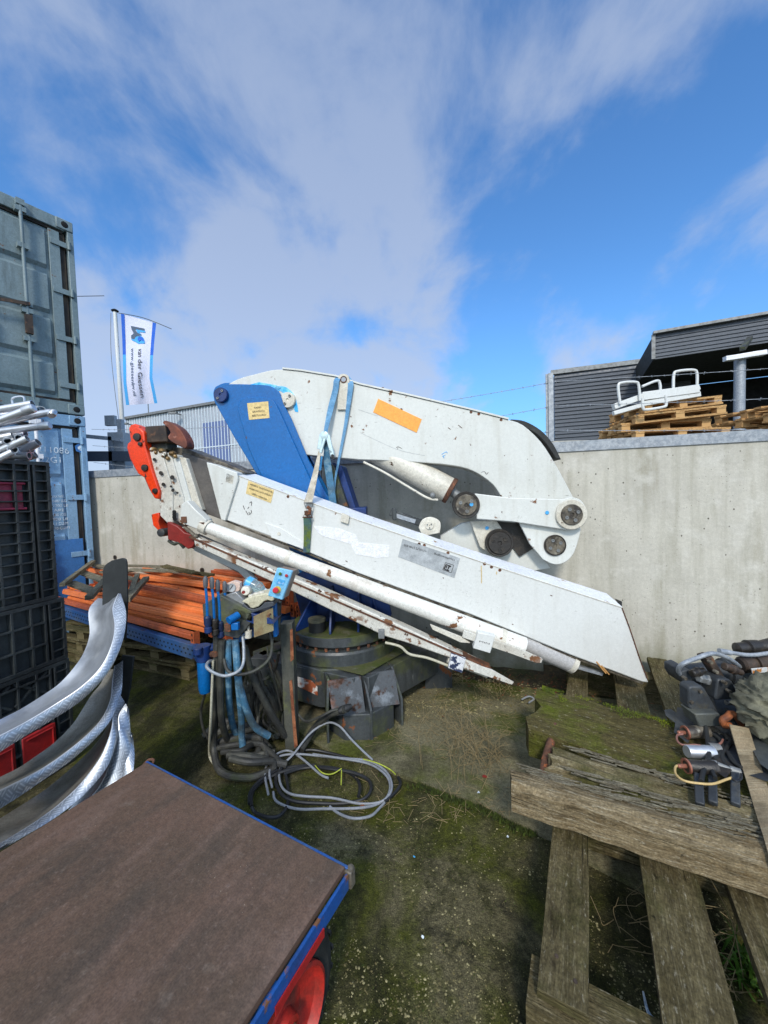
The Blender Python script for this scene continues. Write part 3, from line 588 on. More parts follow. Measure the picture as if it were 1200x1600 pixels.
# the canopy
cy = thing('canopy_building', 'dark warehouse canopy with ribbed fascia and black underside at the right edge', 'warehouse', (11, 13, 0))
A = U(1021, 523, 12.6); B = U(1200, 494, 11.4); zt = (A.z + B.z) / 2; zb = (U(1021, 561, 12.6).z + U(1200, 536, 11.4).z) / 2; A.z = B.z = zt
d = B - A; B = A + d * 3.2; dn2 = V((-d.y, d.x, 0)).normalized(); dn2 = dn2 if dn2.y > 0 else -dn2
corrugated(A, B, zb, zt, dn2, .115, cy, 'clad_dark', 'fascia', .03, .1)
m = MB(); m.beam(A + V((-.05, -.05, .04)), B + V((0, -.05, .04)), .2, .08); m.beam(A + V((-.03, -.04, 0)), V((A.x - .03, A.y - .04, zb)), .1, .06, up=dn2); obj('fascia_trim', m, 'greysteel', cy)
back = 4.6
m = MB(); m.prism([V((A.x, A.y, zb)) + dn2 * .12, V((B.x, B.y, zb)) + dn2 * .12, B + dn2 * .12, A + dn2 * .12], dn2 * back); obj('roof_box', m, 'soffit', cy)
E = dn2 * (back + .1)
m = MB(); m.prism([V((A.x, A.y, 0)) + E, V((B.x, B.y, 0)) + E, V((B.x, B.y, zb - .02)) + E, V((A.x, A.y, zb - .02)) + E], dn2 * .3); obj('back_wall', m, 'vdark', cy)
m = MB(); c0 = V((A.x, A.y, 0)) + E - dn2 * .06; u_ = d.normalized(); m.prism([c0, c0 + u_ * 12, c0 + u_ * 12 + V((0, 0, 3.0)), c0 + V((0, 0, 3.0))], dn2 * .05); obj('dock_panel', m, 'clad_dark', cy)
m = MB(); m.beam(c0 + V((0, 0, 3.3)) - dn2 * .1, c0 + u_ * 12 + V((0, 0, 3.3)) - dn2 * .1, .1, .06); obj('dock_rail', m, 'galv', cy)
m = MB(); p = U(1156, 560, 10.6); m.frus((p.x, p.y, 0), (p.x, p.y, p.z + .05), .125, n=20); obj('column', m, 'galv', cy)
m = MB(); m.beam(U(1132, 561, 10.5), U(1196, 551, 10.3), .16, .12, n=4, jit=.02); obj('column_head', m, 'palewash', cy)
m = MB(); m.beam(U(1160, 545, 10.6), U(1172, 528, 11.4), .12, .1); obj('strut', m, 'blacksteel', cy)
# ------------------------------------------------------------------ raised yard beyond the wall with pallet stacks
m = MB(); DZ = U(1030, 684, 4.62).z
m.prism([(1.6, 4.62, 0), (9, 4.62, 0), (9, 7.5, 0), (1.6, 7.5, 0)], (0, 0, DZ - .002)); obj('raised_yard_floor', m, 'concrete', kind='structure')
def pallet(loc, rz, label, group, w=1.2, dp=.8, tilt=0.0, mat_='w_fresh', roll=0.0):
    t = thing('wooden_pallet', label, 'pallet', loc, group)
    L0 = V(loc)
    for i in range(5): b = MB(); y = -dp / 2 + .05 + i * (dp - .1) / 4; b.beam(L0 + V((-w / 2, y, .099)), L0 + V((w / 2, y, .099)), .09, .022, n=1); obj('top_board', b, mat_, t)
    for i in range(3): b = MB(); y = -dp / 2 + .05 + i * (dp - .1) / 2; b.beam(L0 + V((-w / 2, y, .011)), L0 + V((w / 2, y, .011)), .1, .022); obj('bottom_board', b, mat_, t)
    for i in range(3):
        x = -w / 2 + .06 + i * (w - .12) / 2
        b = MB(); b.beam(L0 + V((x, -dp / 2, .079)), L0 + V((x, dp / 2, .079)), .1, .018); obj('stringer', b, mat_, t)
        for j in range(3): b = MB(); y = -dp / 2 + .05 + j * (dp - .1) / 2; b.box(L0 + V((x, y, 0.044)), (.1, .09, .05)); obj('block', b, mat_, t)
    t.rotation_euler = (roll, tilt, rz); return t
gP = 'new wooden pallets stacked beyond the wall'
px0 = U(1035, 682, 5.0)
PH = .112
for i, (dx, rz, ti, lb) in enumerate(((.03, -.05, 0, 'new pallet at the bottom of the stack under the white rails, jutting to the right'), (-.08, -.12, 0, 'second pallet from the bottom under the white handrails'), (.02, -.1, -.07, 'tilted pallet right under the white handrail frame'), (.08, .08, -.1, 'topmost tilted pallet of the stack, white rails lying across it'))):
    z = DZ + i * PH + (0 if i < 3 else .03 + .04 * (i - 3)); sc = 1
    pallet((px0.x + dx, 5.0 + .1 * (i % 2), z + .001 * i), rz, lb, gP, w=1.04 if i else 1.12, dp=.65, tilt=ti)
p2 = U(1225, 664, 4.9)
for i, (dx, ti, lb) in enumerate(((.1, 0, 'bottom pallet of the stack at the right edge above the coping'), (-.05, .03, 'tilted middle pallet of the stack at the right edge above the coping'), (.0, -.06, 'top pallet of the low stack at the right edge above the coping'))):
    pallet((p2.x + dx, 4.9, DZ + i * PH + (.04 if i == 2 else .0)), .03 * i, lb, gP, w=1.1, tilt=ti)
# white handrail frame lying on the stack, hoops upright
hr = thing('handrail_frame', 'white folding platform frame with tubular hoops lying on top of the pallet stack', 'handrail', U(1035, 625, 5.0))
def H(px, py, Y=4.75): return U(px, py, Y)
m = MB(); m.beam(H(958, 636), H(1008, 618), .06, .07); m.beam(H(958, 646), H(1000, 634), .05, .05); m.beam(H(1002, 620), H(1090, 608), .07, .1)
m.beam(H(1000, 632), H(1093, 616), .05, .06, n=1); m.beam(H(1050, 622, 5), H(1092, 606, 5.0), .05, .05); obj('platform', m, 'white_clean', hr, bev=.006)
m = MB(); m.beam(H(1005, 625, 4.9), H(1060, 615, 4.9), .3, .03); obj('tread', m, 'galv', hr)
for hp, Y in (([(969, 631), (966, 604), (972, 598), (993, 597), (998, 603), (1000, 626)], 4.7), ([(1003, 604), (1026, 595), (1031, 600), (1032, 614)], 4.9), ([(1052, 607), (1053, 585), (1059, 580), (1083, 578), (1089, 584), (1089, 606)], 4.9), ([(1004, 622), (1005, 638), (1012, 640), (1036, 636), (1041, 632), (1040, 618)], 4.6)):
    m = MB(); m.tube([H(a, b, Y) for a, b in hp], .016, 8, smooth=True); obj('hoop', m, 'white_clean', hr)
# ================================================================== SHIPPING CONTAINERS
CP = Plane((-4.0, 4.0), (-3.64, 4.52)); cn = CP.n
if cn.x > 0: cn = -cn; CP.n = cn
CB = CP.at(150, 872); ZJ = CP.at(137, 652).z; ZT = CP.at(115, 350).z
ce = CP.at(133, 652); ce.z = 0      # outer right corner in plan
cd = CP.d                            # pointing to the right corner
CWD = 2.44
M['cont_grey'] = mat('grey_green_container_paint', C(122, 138, 142), .55, 0, [dict(c=C(104, 122, 126), s=2, lo=.4, hi=.65), dict(c=C(64, 74, 70), s=5, st=(2, 2, .3), lo=.55, hi=.75, a=.7), dict(c=RUST, s=14, lo=.66, hi=.69, ro=.9), dict(c=C(130, 150, 154), s=20, st=(1, 1, .3), lo=.6, hi=.75, a=.4)], bump=[(30, .08, (1, 1, 1))])
M['cont_blue'] = mat('faded_blue_container_paint', C(128, 162, 190), .55, 0, [dict(c=C(112, 148, 180), s=2, lo=.4, hi=.65), dict(c=C(134, 166, 192), s=4, st=(1.5, 1.5, .4), lo=.55, hi=.75, a=.6), dict(c=C(60, 70, 80), s=5, st=(3, 3, .25), lo=.6, hi=.75, a=.6), dict(c=RUST, s=15, lo=.65, hi=.68, ro=.9)], bump=[(30, .08, (1, 1, 1))])
M['cont_patch'] = mat('bright_blue_patch', C(56, 108, 166), .5, 0, [dict(c=C(60, 120, 190), s=5, lo=.5, hi=.7, a=.5)])
M['gasket'] = mat('mouldy_door_gasket', C(44, 38, 34), .8, 0, [dict(c=C(84, 72, 56), s=9, st=(1, 1, .3), lo=.5, hi=.65, a=.7)])
def container(z0, z1, cm, label, seed, patch=False):
    rnd.seed(seed); H_ = z1 - z0
    t = thing('shipping_container', label, 'shipping container', (ce.x, ce.y, z0))
    def Q(u, z, o=0): return V((ce.x, ce.y, z0 + z)) - cd * u - cn * o      # u to the left from the right corner, o outwards
    def prismQ(mb, u0, u1, za, zb, o0, o1): mb.prism([Q(u0, za, o0), Q(u1, za, o0), Q(u1, zb, o0), Q(u0, zb, o0)], -cn * (o1 - o0))
    b = MB(); dep = 6.05
    n = 44; prof = []
    b.prism([Q(.03, .1, -.12), Q(CWD - .03, .1, -.12), Q(CWD - .03, H_ - .06, -.12), Q(.03, H_ - .06, -.12)], cn * (dep - .2)); obj('body', b, cm, t)
    b = MB()
    for i in range(40): b.box(Q(.012, H_ / 2, -.35 - i * .14), (.07, .05, H_ - .26), rx=tuple(cn), ry=tuple(cd))
    obj('side_corrugation', b, cm, t)
    for u, nm in ((.0, 'corner_post'), (CWD - .06, 'corner_post')):
        b = MB(); prismQ(b, u, u + .06, .12, H_ - .12, -.16, .0); obj(nm, b, cm, t, bev=.006)
    b = MB(); prismQ(b, .08, CWD - .08, H_ - .13, H_, -.14, -.005); b.prism([Q(.05, H_ - .015, -.12), Q(.05, H_ - .015, -dep + .1), Q(0, H_ - .1, -dep + .1), Q(0, H_ - .1, -.12)], (0, 0, -.05)); obj('header', b, cm, t, bev=.006)
    b = MB(); prismQ(b, .08, CWD - .08, 0.01, .14, -.14, -.005); obj('sill', b, cm, t, bev=.006)
    for u in (.0, CWD - .16):
        for z in (0, H_ - .12):
            b = MB(); prismQ(b, u, u + .16, z, z + .12, -.178, .008); f = obj('corner_casting', b, cm, t, bev=.01)
            b = MB(); c = Q(u + .08, z + .06, .01); b.lathe(c, -cn, [(.03, -.004), (.034, .0), (.03, .002)], 16); obj('casting_hole', b, 'vdark', f)
    # doors: a flat leaf with three horizontal recesses
    for (ua, ub) in ((.1, CWD / 2 - .01), (CWD / 2 + .01, CWD - .1)):
        dr = MB(); prismQ(dr, ua + .03, ub, .17, H_ - .16, -.1, -.05)
        steps = [.17, .17 + (H_ - .33) * .22, .17 + (H_ - .33) * .48, .17 + (H_ - .33) * .74, H_ - .16]
        for a, b_ in zip(steps, steps[1:]):
            pr = [Q(ua + .16, a + .035, -.05), Q(ua + .16, a + .075, -.02), Q(ua + .16, b_ - .05, -.02), Q(ua + .16, b_ - .012, -.05)]
            dr.prism(pr, -cd * (ub - ua - .22))
        prismQ(dr, ua + .03, ua + .13, .17, H_ - .16, -.05, -.018)
        prismQ(dr, ub - .05, ub, .17, H_ - .16, -.05, -.018)
        D = obj('door', dr, cm, t, bev=.004)
        b = MB(); prismQ(b, ua - .025, ua + .025, .16, H_ - .15, -.11, -.045); obj('door_gasket', b, 'gasket', D)
        b = MB(); prismQ(b, ua, ub, .145, .168, -.11, -.03); obj('door_gasket', b, 'gasket', D); b = MB(); prismQ(b, ua, ub, H_ - .158, H_ - .135, -.11, -.03); obj('door_gasket', b, 'gasket', D)
        for k in range(4):
            z = .3 + k * (H_ - .62) / 3; b = MB(); prismQ(b, ua - .07, ua + .12, z, z + .06, -.016, -.002); b.frus(Q(ua - .05, z - .015, .012), Q(ua - .05, z + .075, .012), .018, n=10); obj('hinge', b, cm, D, bev=.003)
        for us in ((.42, .82) if ua < .5 else (.3, .75)):
            u = ua + us - .05; b = MB(); b.frus(Q(u, .06, .04), Q(u, H_ - .06, .04), .017, n=12)
            for z in (.1, .75, 1.05, H_ * .5, H_ - .5, H_ - .12): b.box(Q(u, z, .025), (.09, .06, .05), rx=tuple(cd), ry=tuple(cn))
            b.box(Q(u, .05, .03), (.07, .06, .06), rx=tuple(cd), ry=tuple(cn)); b.box(Q(u, H_ - .05, .03), (.07, .06, .06), rx=tuple(cd), ry=tuple(cn)); lr = obj('lock_rod', b, 'cont_grey' if cm == 'cont_grey' else 'palewash', D)
            b = MB(); b.beam(Q(u - .02, 1.12, .065), Q(u + .36, 1.06, .06), .035, .014, up=cn); b.box(Q(u, .9, .06), (.06, .04, .2), rx=tuple(cd), ry=tuple(cn)); obj('handle', b, 'brownsteel' if cm == 'cont_grey' else 'galv', lr)
    return t, Q, prismQ, H_
cu, QU, pu, HU = container(ZJ + .012, ZT, 'cont_grey', 'grey-green shipping container stacked on top of the blue one', 3)
cl, QL, plq, HL = container(.0, ZJ, 'cont_blue', 'faded light blue shipping container standing at the bottom of the stack', 5)
door = [c for c in cl.children if c.name.startswith('door')][0]
m = MB(); nx = CP.at(64, 702, -.0)
def onC(px, py, o=.0): return CP.at(px, py, -.0 if False else -o)
def uz(px, py): q = CP.at(px, py); return (V((ce.x, ce.y, 0)) - q).dot(cd), q.z
def ctext(txt, px0, px1, py, h_px, out=-.0165):
    m = MB()
    (u0, z), (u1, _) = uz(px0, py), uz(px1, py); h = abs(uz(px0, py - h_px)[1] - z)
    m.text(txt, QL(u0, z, out), cd, (0, 0, 1), h * 1.35, u0 - u1, .001); obj('marking', m, 'whiteink', door, flat=True)
ctext('211086', 58, 108, 706, 10, -.0135); ctext('22G1', 62, 95, 722, 10, -.0135)
for i, s_ in enumerate(('MAX.WT.', '30480 KG', '67200 LB', 'TARE', '2230 KG', '4920 LB', '33.1 CU.M', '1170 CU.FT')): ctext(s_, 79, 101 + (i % 3) * 3 + (6 if i > 5 else 0), 778 + i * 7.2, 4.6, -.0135)
m = MB(); u0, z0_ = uz(85, 845); u1, z1_ = uz(130, 890); plq(m, min(u0, u1) - .02, .9, .2, z0_, -.014, -.0105); obj('paint_patch', m, 'cont_patch', door)
m = MB(); c0, c1 = uz(125, 700); m.lathe(QL(c0 - .01, c1, -.0135), -cn, [(.06, 0), (.06, .003)], 6); obj('paint_patch', m, 'cont_patch', door)
m = MB(); m.lathe(QL(c0 - .01, c1, -.0095), -cn, [(.03, 0), (.03, .002)], 10); obj('decal', m, 'whiteink', door)
# a thin metal rod sticking out of the upper container edge
m = MB(); m.tube([CP.at(121, 463), CP.at(121, 463) + V((.35, -.05, -.03))], .004, 5); obj('bent_rod', m, 'blacksteel', cu)
# ================================================================== THE LOADER CRANE
rnd.seed(11)
KP = Plane((0, 2.65), (1, 2.53)); kn = KP.n; kd = KP.d
if kd.x < 0: kd = -kd
def K(px, py, o=0.0): return KP.at(px, py, o)
def KO(pts, o=0.0): return [K(a, b, o) for a, b in pts]
def smoothpx(pts, k=4): return [(p.x, p.y) for p in spline([(a, b, 0) for a, b in pts], k)]
cr = thing('loader_crane', 'dismounted white and blue folding loader crane standing on its dark mossy base', 'crane', (-.36, 3.05, 0))
def kpart(name, pts, o0, o1, m_, par=cr, bev=.004, label=None):
    m = MB(); m.prism(KO(pts, o0), kn * (o1 - o0)); return obj(name, m, m_, par, label=label, bev=bev)
# ---- base frame
F_, L_, B_, R_ = V((-.17, 2.52, 0)), V((-1.02, 2.95, 0)), V((-.52, 3.58, 0)), V((.40, 3.13, 0))
def poly(c, pts, z0, z1, mb): mb.prism([V((p.x, p.y, z0)) for p in pts], (0, 0, z1 - z0)); return mb
m = MB(); C0 = V((-.36, 3.04, 0))
fr = [F_, F_.lerp(R_, .45), F_.lerp(R_, .45) + V((.02, .25, 0)), R_ + V((-.05, .1, 0)), B_, L_, F_.lerp(L_, .55), F_.lerp(L_, .15)]
oc = [C0 + V((math.cos(R(a)) * .47, math.sin(R(a)) * .45, 0)) for a in range(-75, 285, 30)]
poly(m and None, oc, .13, .40, m)
bf = obj('base_frame', m, 'basesteel', cr, bev=.006)
for a, b_, nm in ((F_ + V((-.02, .02, 0)), R_, 'base_beam'), (F_ + V((-.03, .03, 0)), L_, 'base_beam'), (L_, B_, 'base_beam'), (R_, B_, 'base_beam')):
    m = MB(); m.beam(V((a.x, a.y, .27)), V((b_.x, b_.y, .27)), .14, .235); obj(nm, m, 'basesteel', cr, bev=.004)
m = MB(); poly(None, [F_ + V((-.0, -.02, 0)), F_.lerp(R_, .62) + V((-.01, .02, 0)), C0 + V((.3, .1, 0)), C0 + V((-.45, -.1, 0)), F_.lerp(L_, .6)], .402, .41, m); obj('top_plate', m, 'mosstop', cr)
# front foot: two rust-worn pockets between three gussets
def foot(c, ux, uy, name, s=1.0):
    ux, uy = V(ux).normalized(), V(uy).normalized(); f = None
    m = MB(); poly(None, [c + ux * .0 + uy * 0, c + ux * .17 * s, c + ux * .17 * s - uy * .05, c - uy * .11 * s - ux * .03, c - ux * .0 - uy * .0 + (-ux) * .1], 0.0, .17, m)
    f = obj(name, m, 'basesteel', cr, bev=.004)
    return f
fd = (F_ - C0).normalized(); sx = V((-fd.y, fd.x, 0))         # fd points at the camera, sx to the right
if sx.x < 0: sx = -sx
T_ = F_ + V((0, 0, .41))
def pt(a, b, z): return F_ + sx * a + fd * b + V((0, 0, z))
foot_m = MB(); foot_m.prism([pt(-.24, -.12, 0), pt(-.16, .06, 0), pt(0.0, .12, 0), pt(.19, .05, 0), pt(.22, -.1, 0), pt(0, -.3, 0)], (0, 0, .19)); FT = obj('foot', foot_m, 'basesteel', cr, bev=.006)
for (a0, a1, nm) in ((-.24, -.02, 'foot_pocket'), (.02, .22, 'foot_pocket')):
    m = MB(); mid = (a0 + a1) / 2
    m.prism([pt(a0, -.02, .39), pt(a1, -.0, .39), pt(a1 * 1.0, .085, .19), pt(a0 * .95, .05, .19)], (0, 0, -.02) if False else fd * -.012)
    obj(nm, m, mat('rust_worn_pocket', C(64, 68, 72), .6, 0, [dict(c=C(130, 138, 146), s=6, lo=.56, hi=.66, a=.6), dict(c=C(120, 70, 36), s=4, lo=.54, hi=.64, ro=.9), dict(c=C(60, 38, 24), s=13, lo=.54, hi=.62, ro=.9)], bump=[(40, .3, (1, 1, 1))]), cr, label='rust-worn slanting pocket plate')
for a, bb, sp in ((-.24, .05, -.03), (0.0, .125, 0), (.21, .06, .03)):
    m = MB(); m.prism([pt(a, -.14, .4), pt(a, -.03, .4), pt(a + sp, bb, .21), pt(a + sp, bb, .0), pt(a, -.14, 0)], sx * .016); obj('gusset', m, 'basesteel', cr, bev=.003)
for c in (R_, L_ + V((.05, 0, 0)), B_):
    m = MB(); m.box(c + V((0, 0, .165)), (.2, .16, .33)); obj('foot', m, 'basesteel', cr, bev=.008)
    m = MB(); m.box(c + V((0, -.09, .2)), (.22, .016, .38)); obj('gusset', m, 'basesteel', cr, bev=.003)
m = MB(); q = (F_.lerp(L_, .42)); u_ = (L_ - F_).normalized(); nn = V((u_.y, -u_.x, 0)); nn = nn if nn.y < 0 else -nn
c = q + nn * .072 + V((0, 0, .25)); m.prism([c - u_ * .07 + V((0, 0, -.03)), c + u_ * .1 + V((0, 0, .0)), c + u_ * .1 + V((0, 0, .07)), c - u_ * .02 + V((0, 0, .065)), c - u_ * .07 + V((0, 0, .03))], nn * .004); obj('paint_patch', m, mat('flaking_white_red', C(200, 195, 190), .6, 0, [dict(c=C(150, 80, 50), s=9, lo=.47, hi=.53), dict(c=RUST2, s=16, lo=.6, hi=.65)]), cr)
# ---- turntable
m = MB(); m.lathe((C0.x, C0.y, .402), (0, 0, 1), [(.40, 0), (.425, .006), (.43, .09), (.42, .105), (.2, .108)], 64); obj('slewing_ring', m, 'basesteel', cr)
m = MB(); m.lathe((C0.x, C0.y, .505), (0, 0, 1), [(.37, 0), (.37, .04), (.2, .04)], 64); obj('ring_gap', m, 'grease', cr)
m = MB(); m.lathe((C0.x, C0.y, .535), (0, 0, 1), [(.405, 0), (.41, .006), (.41, .06), (.4, .066)], 64); tt = obj('turntable', m, 'basesteel', cr)
m = MB(); m.lathe((C0.x, C0.y, .601), (0, 0, 1), [(.398, 0), (.396, .004), (.05, .006)], 48); obj('turntable_top', m, 'mosstop', tt)
for i in range(32):
    a = 2 * math.pi * i / 32; m = MB(); c = C0 + V((math.cos(a) * .395, math.sin(a) * .395, .508)); m.frus(c, c + V((0, 0, .022)), .011, n=6); obj('bolt', m, 'rust', tt)
c = K(496, 992, .12); c = V((C0.x - .16, C0.y - .24, .607)); m = MB(); m.lathe(c, (0, 0, 1), [(.062, 0), (.062, .07), (.058, .072)], 24); pt_ = obj('grease_pot', m, 'rubber', cr); m = MB(); m.lathe(c + V((0, 0, .072)), (0, 0, 1), [(.064, 0), (.066, .01), (.064, .022), (.05, .026)], 24); obj('lid', m, 'tarp', pt_)
# ---- blue column on the turntable with ribs
def boxz(pts, z0, z1, m_, name, par=cr, bev=.005): m = MB(); m.prism([V((a, b, z0)) for a, b in pts], (0, 0, z1 - z0)); return obj(name, m, m_, par, bev=bev)
cx, cy = C0.x + .02, C0.y + .1
boxz([(cx - .2, cy - .14), (cx + .2, cy - .16), (cx + .2, cy + .14), (cx - .2, cy + .16)], .6, 1.5, 'blue_dark', 'column')
for (xa, ya, xb, yb, h) in ((-.32, -.24, -.2, -.1, .2), (-.06, -.33, -.06, -.12, .3), (.14, -.3, .14, -.12, .26), (.3, -.16, .2, -.05, .26), (-.34, .0, -.2, .02, .22)):
    m = MB(); a = V((C0.x + xa, C0.y + ya, .607)); b_ = V((C0.x + xb, C0.y + yb + .04, .607)); nrm = (b_ - a).cross(V((0, 0, 1))).normalized()
    m.prism([a, b_, b_ + V((0, 0, h)), b_.lerp(a, .25) + V((0, 0, h)), a + V((0, 0, .03))], nrm * .015); obj('rib', m, 'blue_dark', cr, bev=.002)
kpart('column_plate', [(455, 905), (500, 870), (600, 905), (612, 960), (590, 1000), (560, 985), (470, 960)], .3, .32, 'blue_dark')
# ---- blue first arm: two plates and a web between
arm = smoothpx([(335, 628), (333, 614), (337, 604), (347, 600)], 3)[:-1] + [(347, 600), (375, 600), (404, 601)] + smoothpx([(404, 601), (422, 603), (436, 613), (442, 630)], 4)[1:] + [(455, 655), (481, 717), (509, 770), (560, 842), (590, 900), (470, 900), (440, 830), (399, 738), (365, 682)]
OB, OT = .30, .54
fp_ = kpart('arm_plate', arm, OB, OB + .03, 'blue', bev=.005)
kpart('arm_plate', [(x + 4, y - 2) for x, y in arm], OT, OT + .03, 'blue', bev=.005)
web = [(350, 622), (372, 612), (400, 612), (424, 616), (432, 640), (500, 790), (560, 880), (480, 880), (440, 800), (402, 730), (372, 680)]
kpart('arm_web', web, OB + .03, OT, 'blue_dark', bev=.004)
ins = smoothpx([(371, 640), (374, 628), (383, 621), (396, 620), (415, 621), (428, 627), (438, 645)], 4) + [(458, 690), (492, 765), (530, 830), (545, 880), (478, 880), (447, 815), (404, 735), (388, 700)]
kpart('raised_panel', ins, OB - .02, OB, 'blue', par=fp_, bev=.006)
# rear leg of the arm seen to the right of it
kpart('rear_strut', [(519, 722), (534, 728), (556, 795), (580, 850), (545, 850), (528, 775)], .42, .6, 'blue_dark', bev=.006)
kpart('rear_strut', [(508, 722), (521, 726), (543, 790), (550, 830), (532, 830), (512, 760)], .36, .42, 'blacksteel')
def pin(px, py, r, o, m1='dirtysteel', name='pin', par=cr, ring=None, bolts=3, depth=.03):
    c = K(px, py, o); m = MB(); m.lathe(c, -kn, [(r, -.03), (r, depth - .006), (r * .94, depth), (r * .2, depth), (r * .16, depth - .008), (.0005, depth - .008)], 28)
    p = obj(name, m, m1, par, ang=25)
    for i in range(bolts):
        a = 2 * math.pi * (i + .3) / bolts; q = c - kn * depth + (kd * math.cos(a) + V((0, 0, 1)) * math.sin(a)) * r * .58
        b = MB(); b.lathe(q, -kn, [(r * .17, -.001), (r * .17, .008), (r * .09, .008), (r * .08, .003)], 10); obj('bolt', b, 'greysteel' if m1 != 'grease' else 'grease', p)
    if ring:
        b = MB(); b.lathe(c, -kn, [(r * ring, -.02), (r * ring, depth * .45), (r * (ring - .05), depth * .6), (r * 1.02, depth * .55), (r * 1.02, 0)], 32); obj('collar', b, 'grease' if ring < 1.4 else 'cream', p, ang=25)
    return p
pin(347, 618, .058, OB, 'blue_dark', bolts=2)
# ---- white upper boom
OU0, OU1 = .34, .54
ub = smoothpx([(352, 603), (372, 592), (400, 584), (425, 578), (441, 577)], 3) + [(470, 580), (525, 589), (561, 601), (633, 617), (736, 641), (795, 656)] + smoothpx([(795, 656), (817, 664), (845, 690), (866, 722), (888, 762), (902, 790)], 3)[1:] + [(904, 815), (880, 824), (783, 776)] + smoothpx([(783, 776), (770, 757), (745, 739), (721, 730), (688, 725)], 3)[1:] + [(633, 721), (560, 718), (481, 711), (430, 700), (400, 680), (372, 640)]
UB = kpart('upper_boom', ub, OU0, OU1, 'white', bev=.006, label='white curved upper boom')
m = MB(); pts = [(441, 575), (470, 578), (525, 587), (561, 599), (633, 615), (736, 639), (795, 654)]
for a, b_ in zip(pts, pts[1:]): m.beam(K(a[0], a[1], OU0 - .01) + kn * .11, K(b_[0], b_[1], OU0 - .01) + kn * .11, .22, .012, up=(0, 0, 1))
obj('top_flange', m, 'white', UB)
# cyan overspray crescent round the second pin
cs = smoothpx([(432, 603), (447, 605), (459, 616), (464, 630), (466, 644)], 4); ci = smoothpx([(461, 643), (456, 632), (449, 620), (440, 612), (428, 607)], 4)
kpart('overspray', cs + ci, OU0 - .003, OU0, 'cyan', par=UB, bev=0)
kpart('overspray', [(405, 597), (432, 602), (440, 606), (436, 611), (410, 604), (390, 601)], OU0 - .003, OU0, 'cyan', par=UB, bev=0)
pin(451, 626, .062, OU0, 'cream', bolts=2)
# welded lug on top edge
m = MB(); lp = smoothpx([(528, 592), (530, 586), (537, 584), (544, 587), (546, 594)], 4) + [(546, 640), (527, 640)]; m.prism(KO(lp, OU0 - .02), kn * .02); LG = obj('lug', m, 'cream', UB, bev=.003); c = K(537, 593, OU0 - .02); m = MB(); m.pipe(c - kn * .006, c + kn * .02, .026, .007, 20); obj('ring', m, 'rust', LG); m = MB(); m.frus(c - kn * .004, c, .019); obj('hole', m, 'cladgrey', LG)
# orange reflector
kpart('reflector', [(591, 623), (659, 655), (651, 676), (583, 644)], OU0 - .004, OU0, 'orangetag', par=UB, bev=0, label='orange rectangular reflector strip')
for (x, y) in ((736, 644), (748, 647), (598, 607), (783, 656), (627, 640)):
    c = K(x, y, OU0); m = MB(); m.lathe(c, -kn, [(.012, -.001), (.011, .001)], 7); obj('chip', m, 'rust', UB)
# black hose guard along the bend
gd = smoothpx([(798, 655), (820, 658), (845, 672), (864, 693), (877, 718)], 4) + smoothpx([(868, 716), (852, 692), (832, 674), (800, 662)], 4)
kpart('hose_guard', gd, OU0 + .04, OU1 + .04, 'rubber', bev=.005)
# knuckle plates, link and pins
kpart('knuckle_plate', [(688, 838), (721, 818), (760, 812), (812, 815), (860, 888), (780, 900), (690, 870)], .42, .5, 'white', bev=.004)
kpart('knuckle_plate', [(735, 815), (775, 812), (800, 850), (770, 868), (750, 855)], .36, .42, 'cream', bev=.004)
kpl = [(809, 812), (902, 815)] + smoothpx([(908, 828), (898, 862), (884, 878), (866, 882), (848, 874)], 4) + [(828, 850)]
kpart('knuckle_plate', kpl, .30, .335, 'white', bev=.005)
kpart('knuckle_gap', [(768, 814), (812, 818), (835, 856), (812, 870), (790, 840)], .40, .42, 'grease', bev=0)
m = MB(); lk = [(742, 771), (800, 778), (880, 780)] + smoothpx([(892, 776), (908, 782), (918, 800), (914, 818), (898, 828), (884, 828)], 4) + [(800, 815), (745, 811)]
LK = kpart('link', lk, .255, .295, 'white', bev=.006, label='white link bar between two greasy pins')
p_ = pin(728, 789, .078, .25, 'dirtysteel', ring=1.28); p_ = pin(892, 804, .074, .25, 'dirtysteel', ring=1.45, bolts=4)
pin(867, 852, .07, .295, 'dirtysteel', bolts=4, ring=1.12, depth=.012); pin(780, 848, .086, .33, 'grease', ring=1.22, bolts=3)
# hub round the eye of the lower rod
for x, y in ((736, 788), (855, 801), (761, 825)):
    c = K(x, y, .25 if x != 761 else .355); m = MB(); m.lathe(c - kn * (.0 if x == 855 else .031 if x == 736 else 0), -kn, [(.014, -.0), (.013, .0015)], 12); obj('blue_dab', m, 'blue_lite', cr)
# luffing cylinder of the upper boom
a, b_ = K(560, 690, .46), K(704, 767, .40); m = MB(); m.frus(a, b_, .098, .1, 32); cy_ = obj('boom_cylinder', m, 'cream', cr, label='dirty white hydraulic cylinder under the upper boom')
dv = (b_ - a).normalized(); m = MB(); m.lathe(b_, dv, [(.104, -.02), (.106, 0), (.104, .012), (.05, .014)], 32); obj('end_ring', m, 'rust', cy_)
m = MB(); m.frus(b_, K(735, 789, .38), .036, n=20); obj('piston_rod', m, 'greysteel', cy_)
m = MB(); m.tube([K(568, 722, .3), K(600, 738, .3), K(640, 762, .3), K(668, 778, .3), K(684, 781, .32)], .009, 8); obj('oil_line', m, 'cream', cy_)
m = MB(); m.sphere(K(676, 774, .3), .022); obj('banjo_fitting', m, 'greysteel', cy_)
m = MB(); m.beam(K(610, 800, .3), K(660, 818, .3), .05, .05); m.box(K(616, 803, .3), (.03, .1, .09)); obj('work_light', m, 'blackpl', cr, bev=.006)
